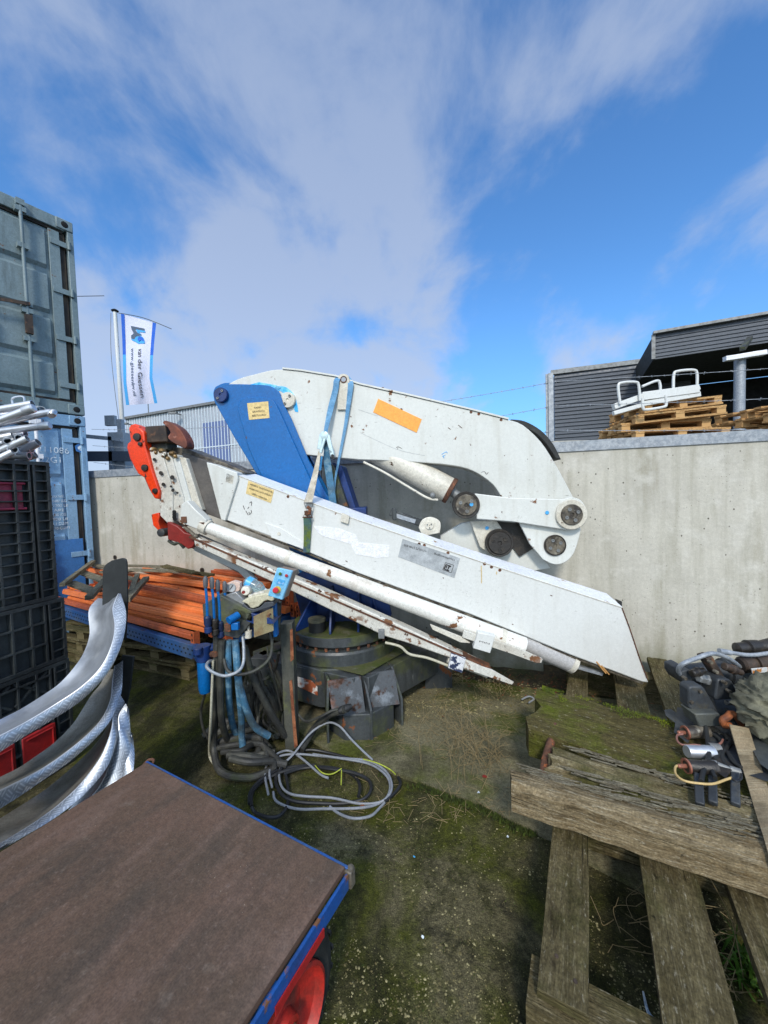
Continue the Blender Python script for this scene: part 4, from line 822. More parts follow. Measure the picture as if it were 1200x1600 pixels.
m = MB(); m.prism(KO([(618, 802), (650, 812), (648, 818), (616, 808)], .27), kn * .01); obj('lamp_glass', m, 'galv', cr)
m = MB(); sn = smoothpx([(654, 824), (660, 812), (674, 808), (688, 816), (687, 833)], 4); m.prism(KO(sn + [(660, 838)], .27), kn * .04); q = obj('lifting_eye', m, 'cream', cr, bev=.004); pin(671, 821, .03, .268, 'cream', bolts=3, par=cr, name='eye_bolt', depth=.01)
# ---- lower (extension) boom: the long white box
OL0, OL1 = 0.0, .26
ft = [(365, 740), (560, 812), (752, 877), (972, 948)]; lb = ft + [(1010, 1058), (1014, 1067), (1003, 1066), (890, 1023), (735, 960), (560, 896), (484, 864), (430, 841), (351, 812)]
LB = kpart('lower_boom', lb, OL0, OL1, 'white_clean', bev=.008, label='long white box section of the folded lower boom')
# bevelled top flange: slants up to the rear
m = MB(); lo = KO(ft, OL0 + .004); hi = [p + kn * .22 + V((0, 0, .03)) for p in lo]
for i in range(3): m.prism([lo[i], lo[i + 1], hi[i + 1], hi[i]], (0, 0, -.012))
obj('top_flange', m, mat('lit_white_flange', C(226, 228, 232), .4, 0, [dict(c=C(150, 120, 80), s=9, lo=.64, hi=.68)]), LB)  # paler white than the boom sides: the light from above is put into it
m = MB(); m.tube(KO([(352, 813), (484, 866), (560, 898), (735, 962), (890, 1025), (1004, 1068)], OL0 + .02), .008, 6, smooth=False); obj('bottom_weld', m, 'dirtysteel', LB)
m = MB(); m.prism(KO([(962, 936), (972, 940), (972, 950)], OL1 - .01), kn * .02); obj('end_cap', m, 'rubber', LB)
kpart('scraped_area', [(490, 822), (530, 826), (556, 836), (560, 848), (608, 852), (607, 870), (590, 872), (556, 866), (548, 850), (505, 838), (497, 832)], OL0 - .0025, OL0, 'palewash', par=LB, bev=0)
TG = kpart('sticker', [(629, 842), (719, 872), (710, 903), (622, 870)], OL0 - .003, OL0, 'greytag', par=LB, bev=0, label='grey sticker with upside-down text and emblem')
def ktext(txt, a, b, h, o, par, m_='ink', name='lettering'):
    A, B = K(a[0], a[1], o), K(b[0], b[1], o); xd = (B - A).normalized(); nrm = -kn; yd = nrm.cross(xd); m = MB(); m.text(txt, A, xd, yd, h, (B - A).length, .0006); return obj(name, m, m_, par, flat=True)
ktext('+31(0)72 5740 800', (667, 860), (632, 850), .021, -.0045, LB); ktext('Hoofdvestiging', (711, 874), (679, 864), .02, -.0045, LB)
m = MB(); sq = [(696, 879), (709, 883), (705, 895), (692, 890)]; sp4 = KO(sq, -.004)
for i in range(4): m.beam(sp4[i], sp4[(i + 1) % 4], .003, .002, up=kn)
obj('emblem_frame', m, 'ink', LB)
m = MB()
for a, b_ in (((697, 882), (705, 885)), ((697, 882), (694, 889)), ((694, 889), (702, 892)), ((700, 886), (705, 885)), ((702, 884), (699, 892)), ((698, 884), (697, 888))): m.beam(K(*a, -.004), K(*b_, -.004), .007, .002, up=kn)
obj('emblem', m, 'ink', LB)
WT = kpart('warning_plate', [(388, 751), (428, 766), (423, 786), (384, 771)], OL0 - .003, OL0, 'yellowtag', par=LB, bev=0, label='yellow warning plate with worn lettering')
for k, t in enumerate(('VERKEER IS ONGETEKEND BIJ', 'HOREN VAN ONTKOPPELING', 'GEEN VERKEER')):
    a = (390 - k * 1.2 + (5 if k == 2 else 0), 757.5 + k * 6.2 + (2 if k == 2 else 0)); b_ = (425 - k * 1.4 - (5 if k == 2 else 0), 770 + k * 6.0 - (0 if k == 2 else 0)); ktext(t, a, b_, .016, -.0045, LB)
RT_ = [(386, 630), (419, 627), (421, 653), (389, 656)]
kpart('sticker', RT_, OB - .0225, OB - .02, 'yellowtag', par=fp_, bev=0, label='yellow plate lettered in three lines')
for k, (t, x0, x1) in enumerate((('RADIO', 397, 408), ('GRAFISCH', 394, 413), ('BESTUURD', 394, 415))): ktext(t, (x0, 638.5 + k * 6.2), (x1, 637.3 + k * 6), .019, OB - .0245, fp_)
# scribbled marks
m = MB()
for ln in (((380, 790), (382, 796)), ((384, 798), (388, 805)), ((390, 786), (393, 784), (393, 790)), ((389, 792), (387, 795)), ((392, 797), (393, 800), (390, 804), (389, 800))): m.tube([K(a, b_, -.001) for a, b_ in ln], .0022, 5)
obj('scribble', m, 'ink', LB)
for pts in ([(414, 817), (438, 825), (475, 849), (474, 858), (424, 840)],): kpart('welded_plate', pts, OL0 - .01, OL0, 'white_clean', par=LB, bev=.002)
c = K(436, 834, -.011); m = MB(); m.lathe(c, -kn, [(.012, 0), (.012, .004), (.006, .004)], 14); obj('screw', m, 'cream', LB)
for x, y in ((541, 806), (361, 744)): 
    m = MB(); m.prism(KO([(x - 7, y - 5), (x + 5, y), (x + 3, y + 13), (x - 9, y + 9)], -.02), kn * .02); obj('clip', m, 'cream', LB, bev=.002)
m = MB()
for (x, y, l) in ((752, 884, .12), (700, 868, .03), (776, 893, .02)): p = K(x, y, -.0015); m.beam(p, p + V((0, 0, -l)), .006, .001, up=kn)
obj('rust_run', m, mat('rust_streak', C(196, 170, 120), .7), LB)
m = MB()
for (x, y) in ((757, 881), (768, 886), (781, 891), (700, 864), (655, 850), (663, 852), (450, 776)):
    p = K(x, y, 0); m.lathe(p, -kn, [(.013, -.001), (.009, .0015)], 7)
obj('rust_spot', m, 'rust', LB)
m = MB(); m.beam(K(932, 1034, -.004), K(947, 1052, -.004), .008, .004, up=kn); m.beam(K(940, 1040, -.004), K(952, 1054, -.004), .007, .004, up=kn); obj('scratch', m, mat('tan_scratch', C(190, 140, 80), .7), LB)
# ---- telescoping sections at the left end
kpart('inner_section', [(283, 707), (330, 722), (356, 736), (372, 790), (362, 818), (312, 799)], .03, .25, mat('smoked_steel', C(78, 74, 72), .45, 0, [dict(c=C(110, 104, 96), s=4, lo=.4, hi=.7, a=.7), dict(c=C(70, 84, 30), s=6, lo=.6, hi=.7, a=.7)], bump=[(20, .1, (1, 1, 1))]), bev=.005, label='bare dark steel side of the telescopic section')
kpart('collar', [(322, 722), (334, 725), (370, 738), (372, 748), (352, 814), (345, 812)], -.02, .28, 'white', bev=.006)
kpart('section_top', [(255, 697), (290, 700), (318, 712), (350, 722), (384, 738), (366, 745), (322, 732), (275, 716)], .06, .27, 'dirtysteel', bev=.008)
sec = [((278, 713), (290, 716), (316, 797), (301, 795)), ((265, 708), (278, 711), (302, 795), (281, 800)), ((252, 706), (267, 709), (287, 778), (290, 822), (272, 812), (262, 760)), ((233, 703), (253, 706), (270, 765), (270, 826), (250, 806), (248, 770))]
for i, q in enumerate(sec):
    kpart('section_collar', list(q), -.045 - .012 * i + .03, .26 + .01 * i - .02, ('cream', 'white', 'white_rusty', 'white_rusty')[i], bev=.006)
m = MB()
hl = [(241, 718, .012), (251, 739, .014), (255, 757, .013), (269, 746, .016), (270, 766, .012), (277, 770, .008), (267, 760, .008)]
for x, y, r in hl: c = K(x, y, -.0665); m.lathe(c, -kn, [(r, -.004), (r, .001), (r * .6, .001)], 14)
obj('bolt_hole', m, 'grease', cr)
m = MB()
for dx, dy in ((0, 0), (0, 4), (0, 8), (1, 11)): m.lathe(K(272 + dx, 800 + dy, -.068), -kn, [(.014, -.006), (.014, .001)], 14)
obj('slot', m, 'vdark', cr)
for x, y in ((240, 703), (254, 705), (270, 709), (258, 712)):
    m = MB(); m.sphere(K(x, y, -.03), .026, (1, 1.4, .8)); m.sphere(K(x + 4, y + 4, -.05), .015); obj('wear_pad', m, mat('brass_grease', C(150, 120, 76), .35, .4, [dict(c=C(70, 56, 40), s=18, lo=.45, hi=.6), dict(c=C(215, 212, 200), s=26, lo=.56, hi=.62)], bump=[(40, .4, (1, 1, 1))]), cr)
kpart('cylinder_bracket', [(283, 788), (292, 782), (305, 796), (322, 812), (322, 830), (310, 828), (290, 820), (280, 812)], -.1, -.02, 'white', bev=.006)
for x, y in ((288, 812), (316, 821)):
    m = MB(); m.box(K(x, y, -.1), (.04, .02, .045), rx=tuple(kd)); obj('square_nut', m, 'rust', cr, bev=.003)
m = MB(); m.tube([K(305, 838, -.08), K(315, 845, -.1), K(326, 860, -.1), K(350, 872, -.08)], .007, 8); obj('oil_line', m, 'cream', cr)
m = MB(); m.tube([K(289, 824, -.07), K(300, 833, -.09), K(308, 842, -.09)], .013, 8); m.sphere(K(306, 838, -.1), .02); obj('hose_fitting', m, 'dirtysteel', cr)
kpart('red_bracket', [(261, 815), (277, 822), (288, 832)] + smoothpx([(300, 835), (304, 845), (301, 855), (293, 858)], 3) + [(283, 850), (262, 843)], -.09, -.05, 'redbrown', bev=.006, label='dark red bracket under the boom head')
m = MB(); m.tube([K(264, 845, -.06), K(272, 850, -.08), K(280, 848, -.08), K(288, 856, -.06)], .012, 8); obj('shackle', m, 'blacksteel', cr)
# ---- orange hook head
og = [(204, 674), (207, 669), (213, 667), (220, 670), (225, 675), (226, 695), (231, 712), (240, 742), (249, 768), (248, 780), (241, 779), (235, 768), (226, 747), (215, 740), (206, 722), (201, 705), (202, 698), (207, 694)]
OG = kpart('hook_bracket', og, -.075, .0, 'orange', bev=.008, label='orange-red hook bracket on the boom head')
kpart('hook_bracket', [(x - 3, y - 5) for x, y in og], .12, .2, 'orange', bev=.008)
for x, y, r in ((215, 683, .03), (220, 694, .016), (227, 731, .026), (243, 767, .02)):
    m = MB(); m.lathe(K(x, y, -.075), -kn, [(r, -.002), (r * .9, .014), (r * .3, .016)], 12); obj('bolt', m, 'grease', OG)
kpart('hook_bracket', [(236, 804), (247, 801), (249, 806), (247, 816), (251, 828), (247, 829), (239, 821)], -.05, .05, 'orange', bev=.005)
m = MB(); c = K(254, 832, -.03); m.lathe(c, -kn, [(.03, -.1), (.03, .02), (.02, .024)], 16); obj('roller', m, 'blacksteel', cr)
kpart('hook_block', [(226, 666), (258, 664), (262, 690), (227, 692)], -.05, .15, 'brownsteel', bev=.008)
kpart('hook_block', [(231, 691), (260, 689), (262, 702), (236, 706)], .0, .12, 'blacksteel', bev=.006)
hk = smoothpx([(254, 661), (257, 657), (266, 660), (280, 670), (290, 686), (292, 697), (288, 701)], 4) + smoothpx([(280, 697), (268, 690), (262, 683), (266, 676), (262, 668)], 4)
hm = mat('rusty_red_hook', C(128, 66, 44), .6, 0, [dict(c=C(80, 44, 32), s=8, lo=.4, hi=.65), dict(c=C(176, 120, 100), s=14, lo=.58, hi=.66, a=.8)], bump=[(40, .2, (1, 1, 1))])
kpart('hook', hk, -.09, .0, hm, bev=.02, label='rusty red rounded hook horn')
# ---- extension cylinders below the boom
def kcyl(name, a, b_, r0, r1, o0, o1, m_, par=cr, label=None): m = MB(); m.frus(K(a[0], a[1], o0), K(b_[0], b_[1], o1), r0, r1, 28); return obj(name, m, m_, par, label=label)
c1 = kcyl('extension_cylinder', (322, 823), (818, 1010), .043, .062, -.06, -.04, 'white_clean', label='long white extension cylinder under the lower boom')
kcyl('gland', (316, 820), (326, 825), .054, .056, -.06, -.06, 'cream', par=c1)
kcyl('cylinder_tail', (812, 1000), (893, 1036), .066, .064, .06, .06, mat('grey_white_tail', C(172, 170, 168), .5, 0, [dict(c=C(120, 112, 104), s=6, lo=.5, hi=.7, a=.6)]), par=c1)
kcyl('cylinder_ring', (890, 1034), (897, 1038), .068, .066, .06, .06, 'cream', par=c1)
m = MB()
for (x, y, w_) in ((430, 864, 14), (560, 916, 10), (575, 922, 8), (525, 899, 5), (545, 905, 4), (640, 950, 4)):
    p, q = K(x - w_, y - w_ * .4 - 4, -.115), K(x + w_, y + w_ * .4 - 1, -.112)
rp = mat('rust_patched_white', C(218, 216, 208), .45, 0, [dict(c=RUST, s=7, lo=.61, hi=.63, d=8, ro=.9), dict(c=C(150, 120, 80), s=3, lo=.56, hi=.7, a=.5)], bump=[(30, .1, (1, 1, 1))])
M['white_rusty2'] = rp; c1.data.materials[0] = rp
m = MB(); m.beam(K(300, 838, -.06), K(778, 1032, -.06), .012, .012, up=kn)
kcyl('guide_rod', (310, 836), (650, 985), .011, .011, .02, .02, 'greysteel')
m = MB(); m.prism(KO([(302, 840), (480, 912), (640, 984), (765, 1044), (764, 1050), (640, 1006), (600, 994), (458, 925), (304, 853)], -.12), kn * .09); lb2 = obj('lower_beam', m, 'white_rusty', cr, bev=.008, label='slim rust-chipped white beam hanging lowest below the boom')
m = MB(); m.beam(K(300, 838, -.09), K(765, 1041, -.09), .07, .012, up=(0, 0, 1)); obj('rusty_edge', m, 'rust', lb2)
kcyl('tip_tube', (700, 1028), (762, 1052), .032, .03, -.08, -.08, 'cream', par=lb2)
kpart('tip_plate', [(722, 1032), (768, 1046), (803, 1066), (800, 1070), (770, 1060), (724, 1044)], -.13, -.12, 'white_rusty', par=lb2, bev=.002)
m = MB(); m.tube(KO([(602, 1004), (625, 1010), (640, 1022), (668, 1028), (700, 1040)], -.1), .009, 8); obj('oil_line', m, 'cable_w', lb2)
m = MB(); m.box(K(596, 990, -.13), (.04, .03, .06), rx=tuple(kd)); obj('clamp', m, 'greysteel', lb2, bev=.003)
m = MB(); m.prism(KO([(705, 1022), (728, 1030), (722, 1052), (700, 1044)], -.15), kn * .04); obj('clamp_plate', m, mat('inked_white_plate', C(205, 206, 208), .5, 0, [dict(c=C(40, 50, 78), s=22, lo=.5, hi=.54)]), lb2, bev=.003)
m = MB(); m.prism(KO([(747, 988), (774, 994), (766, 1021), (739, 1013)], -.16), kn * .06); q = obj('valve_block', m, 'white_clean', c1, bev=.004); ktext('MIN', (748, 1003), (764, 1007), .015, -.1615, q)
m = MB(); m.prism(KO([(725, 985), (812, 1014), (848, 1030), (846, 1036), (838, 1036), (800, 1022), (722, 996)], -.13), kn * .02); obj('guide_plate', m, 'white_rusty', c1, bev=.002)
m = MB(); m.prism(KO([(672, 976), (722, 996), (735, 1005), (720, 1004), (676, 984)], -.12), kn * .02); obj('guide_plate', m, 'cream', c1, bev=.002)
m = MB(); m.beam(K(898, 1040, .06), K(940, 1052, .06), .02, .04, up=kn); obj('tongue', m, 'galv', c1)
kcyl('support_tube', (297, 848), (395, 900), .03, .03, .18, .18, 'greysteel', label='thin grey tube end')
m = MB(); m.prism(KO([(305, 852), (375, 884), (400, 905), (395, 915), (372, 893), (303, 860)], .12), kn * .03); obj('cover_strip', m, 'white_clean', cr)

# scuffs and pen marks on the white booms
def marks(segs, o, m_, par, r=.0018, name='scuff'):
    for sg in segs: m = MB(); m.tube([K(a, b_, o - .0005) for a, b_ in sg], r, 5); obj(name, m, m_, par)
marks((((619, 700), (622, 698), (628, 701)), ((622, 699), (621, 702)), ((752, 738), (757, 737), (760, 741), (763, 738))), OU0, 'ink', UB)
marks((((690, 710), (697, 706), (699, 708)), ((691, 713), (696, 711)), ((694, 716), (692, 712))), OU0, 'blue_lite', UB, .0028)
marks((((563, 676), (620, 702), (664, 712)), ((560, 640), (590, 650))), OU0, 'greytag', UB, .0012, 'seam')
marks((((700, 668), (704, 671)), ((716, 664), (722, 669)), ((530, 612), (532, 616))), OU0, 'rust', UB, .0025)
marks((((540, 876), (543, 878)), ((692, 902), (693, 904)), ((800, 975), (802, 976)), ((860, 930), (863, 931))), OL0, 'rust', LB, .003)
m = MB(); m.tube(KO([(366, 741), (560, 813), (752, 878), (971, 949)], -.001), .0035, 6, smooth=False); obj('seam', m, 'cream', LB)
m = MB(); m.tube([K(972, 950, -.002), K(985, 985, -.002), K(1000, 1030, -.002), K(1011, 1060, -.002)], .0035, 6); obj('worn_edge', m, 'rust', LB)
# collars and weld lines on the long cylinder
for t_ in (.27, .93):
    p = K(322, 823, -.06).lerp(K(818, 1010, -.04), t_); q = K(322, 823, -.06).lerp(K(818, 1010, -.04), t_ + .012); r_ = .043 + .019 * t_ + .003; m = MB(); m.frus(p, q, r_, n=28); obj('ring', m, 'cream', c1)
# ================================================================== STRAPS ON THE CRANE
rnd.seed(21)
def band(mb, pts, o=None, th=.004):
    """pts: (left px, right px, y px, offset)"""
    A = [K(a, y, o_) for a, b, y, o_ in pts]; B = [K(b, y, o_) for a, b, y, o_ in pts]; mb.loft([A, B], th, 4); return mb
rs = thing('ratchet_strap', 'light blue ratchet strap looped over the lug of the upper boom, white ratchet buckle hanging', 'strap', K(508, 700, .25))
m = MB(); band(m, [(529, 540, 588, OU0 + .05), (522, 531, 594, OU0 - .03), (520, 529, 608, OU0 - .035), (512, 521, 640, OU0 - .05), (506, 512, 674, OU0 - .08), (505, 511, 690, OU0 - .09)]); obj('webbing', m, 'strap', rs)
m = MB(); band(m, [(536, 545, 588, OU0 + .05), (543, 552, 598, OU0 - .015), (543, 551, 612, OU0 - .02), (538, 543, 661, OU0 - .02), (530, 534, 706, OU0 - .02), (522, 525, 752, .32), (519, 523, 790, .3)]); obj('webbing', m, 'strap', rs)
m = MB(); band(m, [(505, 512, 690, .24), (506, 514, 703, .24), (506, 517, 722, .26), (510, 521, 750, .27), (514, 525, 779, .275), (516, 527, 800, .28)]); obj('webbing', m, 'bluehose', rs)
m = MB(); c = K(508, 681, .23); m.lathe(c, -kn, [(.033, 0), (.033, .03), (.012, .034)], 16)
m.beam(K(503, 679, .215), K(499, 702, .215), .03, .03, up=kn); m.beam(K(512, 680, .215), K(520, 712, .215), .03, .028, up=kn); m.beam(K(507, 686, .2), K(501, 708, .2), .02, .02, up=kn); obj('ratchet', m, mat('bright_zinc', C(196, 214, 216), .35, .4, [dict(c=C(90, 100, 104), s=20, lo=.55, hi=.65)]), rs, bev=.003)
m = MB(); m.beam(K(519, 710, .205), K(522, 718, .205), .018, .02, up=kn); obj('handle', m, 'rubber', rs, bev=.003)
m = MB(); band(m, [(501, 504, 713, .22), (500, 503, 725, .23), (497, 502, 735, .23)]); obj('webbing', m, 'blue_lite', rs)
s2 = thing('tie_down_strap', 'beige and moss-green tie-down strap with rusty hook hanging over the lower boom', 'strap', K(480, 800, -.03))
m = MB(); band(m, [(498, 501, 705, .2), (492, 499, 728, .15), (484, 494, 757, .05), (475, 488, 785, -.03)]); obj('webbing', m, 'strapold', s2)
m = MB(); m.tube(KO([(475, 786), (489, 786), (487, 794), (478, 794)], -.032), .0045, 8, closed=True, smooth=False); obj('ring', m, 'greysteel', s2)
m = MB(); m.tube(KO([(480, 792), (484, 795), (483, 802), (479, 804), (478, 798)], -.035), .012, 8); obj('hook', m, 'rust', s2)
m = MB(); m.tube(KO([(478, 801), (484, 801), (488, 808), (473, 808)], -.032), .0055, 8, closed=True, smooth=False); obj('ring', m, 'rust', s2)
m = MB(); band(m, [(474, 487, 807, -.03), (475, 486, 830, -.014), (474, 484, 863, -.012)]); obj('webbing', m, 'strapgreen', s2)
# ================================================================== CONTROL STAND, HOSES
vs_ = thing('control_stand', 'grimy control stand of hydraulic levers, blue fittings and a rust-edged post beside the crane', 'valve stand', G(430, 1165))
def S(px, py, Y=2.2): return U(px, py, Y)
def spx(name, pts, Y0, Y1, m_, par=None, bev=.003, label=None):
    m = MB(); a = [S(x, y, Y0) for x, y in pts]; m.prism(a, (0, Y1 - Y0, 0)); return obj(name, m, m_, par or vs_, bev=bev, label=label)
spx('post', [(437, 976), (456, 974), (464, 1170), (446, 1176)], 2.34, 2.42, mat('grey_post_paint', C(78, 78, 70), .6, 0, [dict(c=C(56, 58, 52), s=5, lo=.4, hi=.6), dict(c=C(92, 96, 56), s=6, lo=.55, hi=.7)], bump=[(40, .2, (1, 1, 1))]))
m = MB()
for (a, b_) in (((453, 985), (456, 1030)), ((452, 1065), (462, 1165))): m.prism([S(a[0], a[1], 2.335), S(a[0] + 4, a[1] - 3, 2.335), S(b_[0] + 3, b_[1], 2.335), S(b_[0] - 2, b_[1] + 4, 2.335)], (0, .004, 0))
obj('rust_patch', m, mat('orange_rust_flakes', C(146, 92, 60), .8, 0, [dict(c=C(110, 60, 36), s=24, lo=.45, hi=.6)]), vs_)
spx('valve_block', [(316, 945), (345, 930), (392, 955), (396, 968), (372, 998), (345, 992), (318, 968)], 2.12, 2.36, 'blacksteel')
spx('manifold', [(343, 933), (368, 925), (382, 938), (382, 955), (358, 958), (342, 946)], 2.15, 2.32, mat('bare_alloy_manifold', C(158, 160, 162), .4, .6, [dict(c=C(90, 90, 86), s=14, lo=.45, hi=.6, dm=1)]))
m = MB()
for x, y in ((350, 930), (356, 927), (364, 930), (370, 932), (376, 936), (360, 934)): m.sphere(S(x, y, 2.2), .013); m.frus(S(x, y + 4, 2.2), S(x, y, 2.2), .008)
obj('fittings', m, 'grease', vs_)
spx('blue_plate', [(356, 956), (366, 950), (420, 966), (428, 975), (396, 975), (360, 962)], 2.12, 2.3, 'blue_dark')
spx('blue_plate', [(424, 948), (430, 944), (433, 995), (427, 996)], 2.2, 2.24, 'blue')
m = MB(); m.prism([S(396, 963, 2.05), S(425, 950, 2.15), S(426, 986, 2.15), S(397, 996, 2.05)], (.004, .006, 0)); TP = obj('tan_plate', m, mat('yellowed_plate', C(176, 160, 118), .55, 0, [dict(c=C(140, 100, 60), s=9, lo=.5, hi=.65, a=.8)]), vs_)
for x, y in ((402, 986), (419, 963)): m = MB(); m.lathe(S(x, y, 2.1), (0, -1, 0), [(.006, -.04), (.006, .002)], 8); obj('screw', m, 'rust', TP)
for i, (x0, y0, x1, y1) in enumerate(((321, 905, 324, 968), (331, 906, 335, 972), (340, 910, 344, 976), (351, 912, 352, 966))):
    Y = 2.06 + .03 * i; m = MB(); m.tube([S(x1, y1, Y), S((x0 + x1) / 2 + .5, (y0 + y1) / 2, Y), S(x0, y0 + 10, Y)], .0075, 8); lv = obj('lever', m, 'blue', vs_)
    m = MB(); m.lathe(S(x0 + .3, y0 + 14, Y), S(x0, y0 - 1, Y) - S(x0 + .3, y0 + 14, Y), [(.008, 0), (.0125, .012), (.013, .045), (.0095, .06), (.004, .066)], 12); obj('grip', m, mat('grey_grip', C(88, 90, 94), .6), lv)
    m = MB(); m.lathe(S(x1, y1 - 6, Y), (0, 0, -1), [(.012, 0), (.02, .01), (.02, .045), (.014, .06), (.02, .065), (.02, .09), (.01, .1)], 12); obj('boot', m, 'blue_dark' if i != 1 else 'grease', vs_)
m = MB(); m.frus(S(357, 970, 2.05), S(372, 961, 2.1), .021, n=18); obj('blue_cylinder', m, 'blue', vs_)
m = MB(); m.box(S(368, 978, 2.07), (.04, .03, .04)); obj('coil_block', m, 'blue', vs_, bev=.004)
m = MB(); m.box(S(357, 980, 2.08), (.035, .03, .045)); obj('coil_block', m, 'rust', vs_, bev=.004)
spx('pressure_gauge', [(354, 912), (364, 908), (375, 911), (374, 922), (370, 926), (353, 925)], 2.18, 2.22, mat('faded_pink_case', C(206, 180, 165), .5))
m = MB(); m.lathe(S(362, 918, 2.178), (0, -1, 0), [(.024, 0), (.024, .006), (.02, .006), (.02, .003)], 20); obj('gauge_face', m, 'greytag', vs_)
m = MB(); m.beam(S(359, 921, 2.172), S(364, 914, 2.172), .003, .001, up=(0, 1, 0)); obj('needle', m, 'ink', vs_)
m = MB(); m.lathe(S(388, 922, 2.25), S(380, 924, 2.12) - S(388, 922, 2.25), [(.02, 0), (.028, .01), (.03, .06), (.024, .08), (.01, .082)], 16); m2 = obj('knob', m, 'cream', vs_)
m = MB(); m.lathe(S(381, 925, 2.125), (0, -1, 0), [(.009, 0), (.009, .01)], 10); obj('knob_centre', m, 'redbrown', m2)
# filter below, blue
m = MB(); m.lathe(S(318, 1030, 2.2), (0, 0, -1), [(.03, -.02), (.036, 0), (.036, .17), (.03, .195), (.01, .2)], 24); fl_ = obj('filter_bowl', m, 'blue', vs_)
m = MB(); m.frus(S(308, 1018, 2.18), S(342, 1010, 2.24), .02); m.frus(S(318, 1032, 2.2), S(318, 1008, 2.2), .04); m.frus(S(309, 1012, 2.15), S(309, 1022, 2.15), .025); obj('filter_head', m, 'blue_dark', vs_, bev=.003)
m = MB(); m.frus(S(332, 1022, 2.15), S(336, 1022, 2.12), .018, n=8); obj('rusty_nut', m, 'rust', vs_)
m = MB(); m.tube([S(334, 1032, 2.14), S(326, 1034, 2.1), (S(323, 1042, 2.06)), S(334, 1051, 2.04), S(352, 1056, 2.04), S(372, 1049, 2.05), S(380, 1036, 2.08), S(381, 1015, 2.12), S(379, 992, 2.15)], .0085, 10); obj('grab_bar', m, 'galv', vs_)
m = MB(); m.frus(S(388, 985, 2.15), S(388, 996, 2.15), .02); m.frus(S(388, 988, 2.15), S(388, 975, 2.15), .008); obj('drain_cup', m, 'cream', vs_)
def hose(pts, r, m_, name='hose'):
    m = MB(); m.tube(pts, r, 10); return obj(name, m, m_, vs_)
def gz(x, y, z=.03): return G(x, y, z)
hose([S(339, 960, 2.15), S(339, 1000, 2.15), S(338, 1060, 2.16), S(336, 1120, 2.2), gz(334, 1165, .12), gz(345, 1205, .04), gz(390, 1215, .03), gz(430, 1200, .03)], .021, 'hose')
hose([S(347, 1000, 2.12), S(345, 1060, 2.12), S(346, 1120, 2.16), gz(358, 1160, .1), gz(385, 1180, .05), gz(430, 1175, .05)], .019, 'hose')
hose([S(357, 1000, 2.15), S(357, 1050, 2.14), S(358, 1095, 2.2), S(364, 1135, 2.3), gz(372, 1150, .12)], .019, 'bluehose')
hose([S(367, 1000, 2.12), S(370, 1030, 2.11), S(373, 1065, 2.12), S(384, 1105, 2.16), S(398, 1135, 2.2), S(420, 1150, 2.25)], .02, 'bluehose')
hose([S(370, 1040, 2.15), S(374, 1085, 2.15), S(377, 1120, 2.2), S(378, 1155, 2.25), gz(382, 1190, .04)], .019, 'bluehose')
hose([S(382, 1010, 2.18), S(392, 1050, 2.2), S(410, 1090, 2.25), S(430, 1125, 2.3), S(446, 1150, 2.35)], .02, 'hose')
hose([S(350, 1030, 2.1), S(356, 1048, 2.06), S(372, 1054, 2.06), S(398, 1048, 2.1), S(420, 1030, 2.15), S(425, 1005, 2.2), S(420, 985, 2.2)], .009, 'hose')
hose([S(432, 990, 2.35), S(424, 960, 2.3), S(432, 940, 2.25), S(434, 980, 2.25)], .013, 'hose')
hose([S(436, 1020, 2.4), S(428, 1050, 2.5), S(412, 1062, 2.5), S(400, 1052, 2.5)], .01, 'hose')
hose([S(417, 1010, 2.3), S(422, 1040, 2.3), S(432, 1075, 2.35), S(440, 1110, 2.4)], .006, 'hose')
hose([S(323, 1075, 2.2), S(314, 1110, 2.3), S(318, 1140, 2.3), gz(330, 1160, .1)], .008, 'hose')
hose([S(333, 1032, 2.12), S(331, 1080, 2.12), S(329, 1130, 2.14), gz(327, 1178, .04), gz(335, 1195, .02)], .007, 'cable_w')
for i in range(8):
    a = 326 + i * 4 + rnd.uniform(-8, 10); hose([gz(a, 1150 + i * 5, .06 + .01 * i), gz(a + 30, 1128 + i * 9, .12), gz(a + 60 + rnd.uniform(-8, 14), 1136 + i * 7 + rnd.uniform(-10, 10), .08), gz(a + 75 + rnd.uniform(-10, 20), 1165 + i * 5, .04)], rnd.uniform(.014, .024), 'hose')
for i in range(16):
    x = 390 + rnd.uniform(-12, 40); y = 1010 + rnd.uniform(0, 70); hose([S(x, y, 2.5), S(x + rnd.uniform(-20, 20), y + 40, 2.5), S(x + rnd.uniform(-10, 25), y + 80, 2.55), gz(x + 20, 1150, .05)], rnd.uniform(.008, .018), 'hose')
hose([gz(470, 1172, .05), S(490, 1140, 2.4), S(512, 1118, 2.35), S(540, 1108, 2.3)], .022, 'hose')
m = MB(); m.tube([S(540, 1108, 2.33), S(520, 1110, 2.3), S(500, 1120, 2.3), S(478, 1127, 2.35), S(465, 1115, 2.4)], .008, 8); obj('hose', m, 'hose', vs_)
m = MB(); m.lathe(S(528, 1112, 2.3), S(548, 1104, 2.33) - S(528, 1112, 2.3), [(.012, 0), (.024, .02), (.024, .06), (.015, .09)], 14); obj('cable_plug', m, 'rubber', vs_)
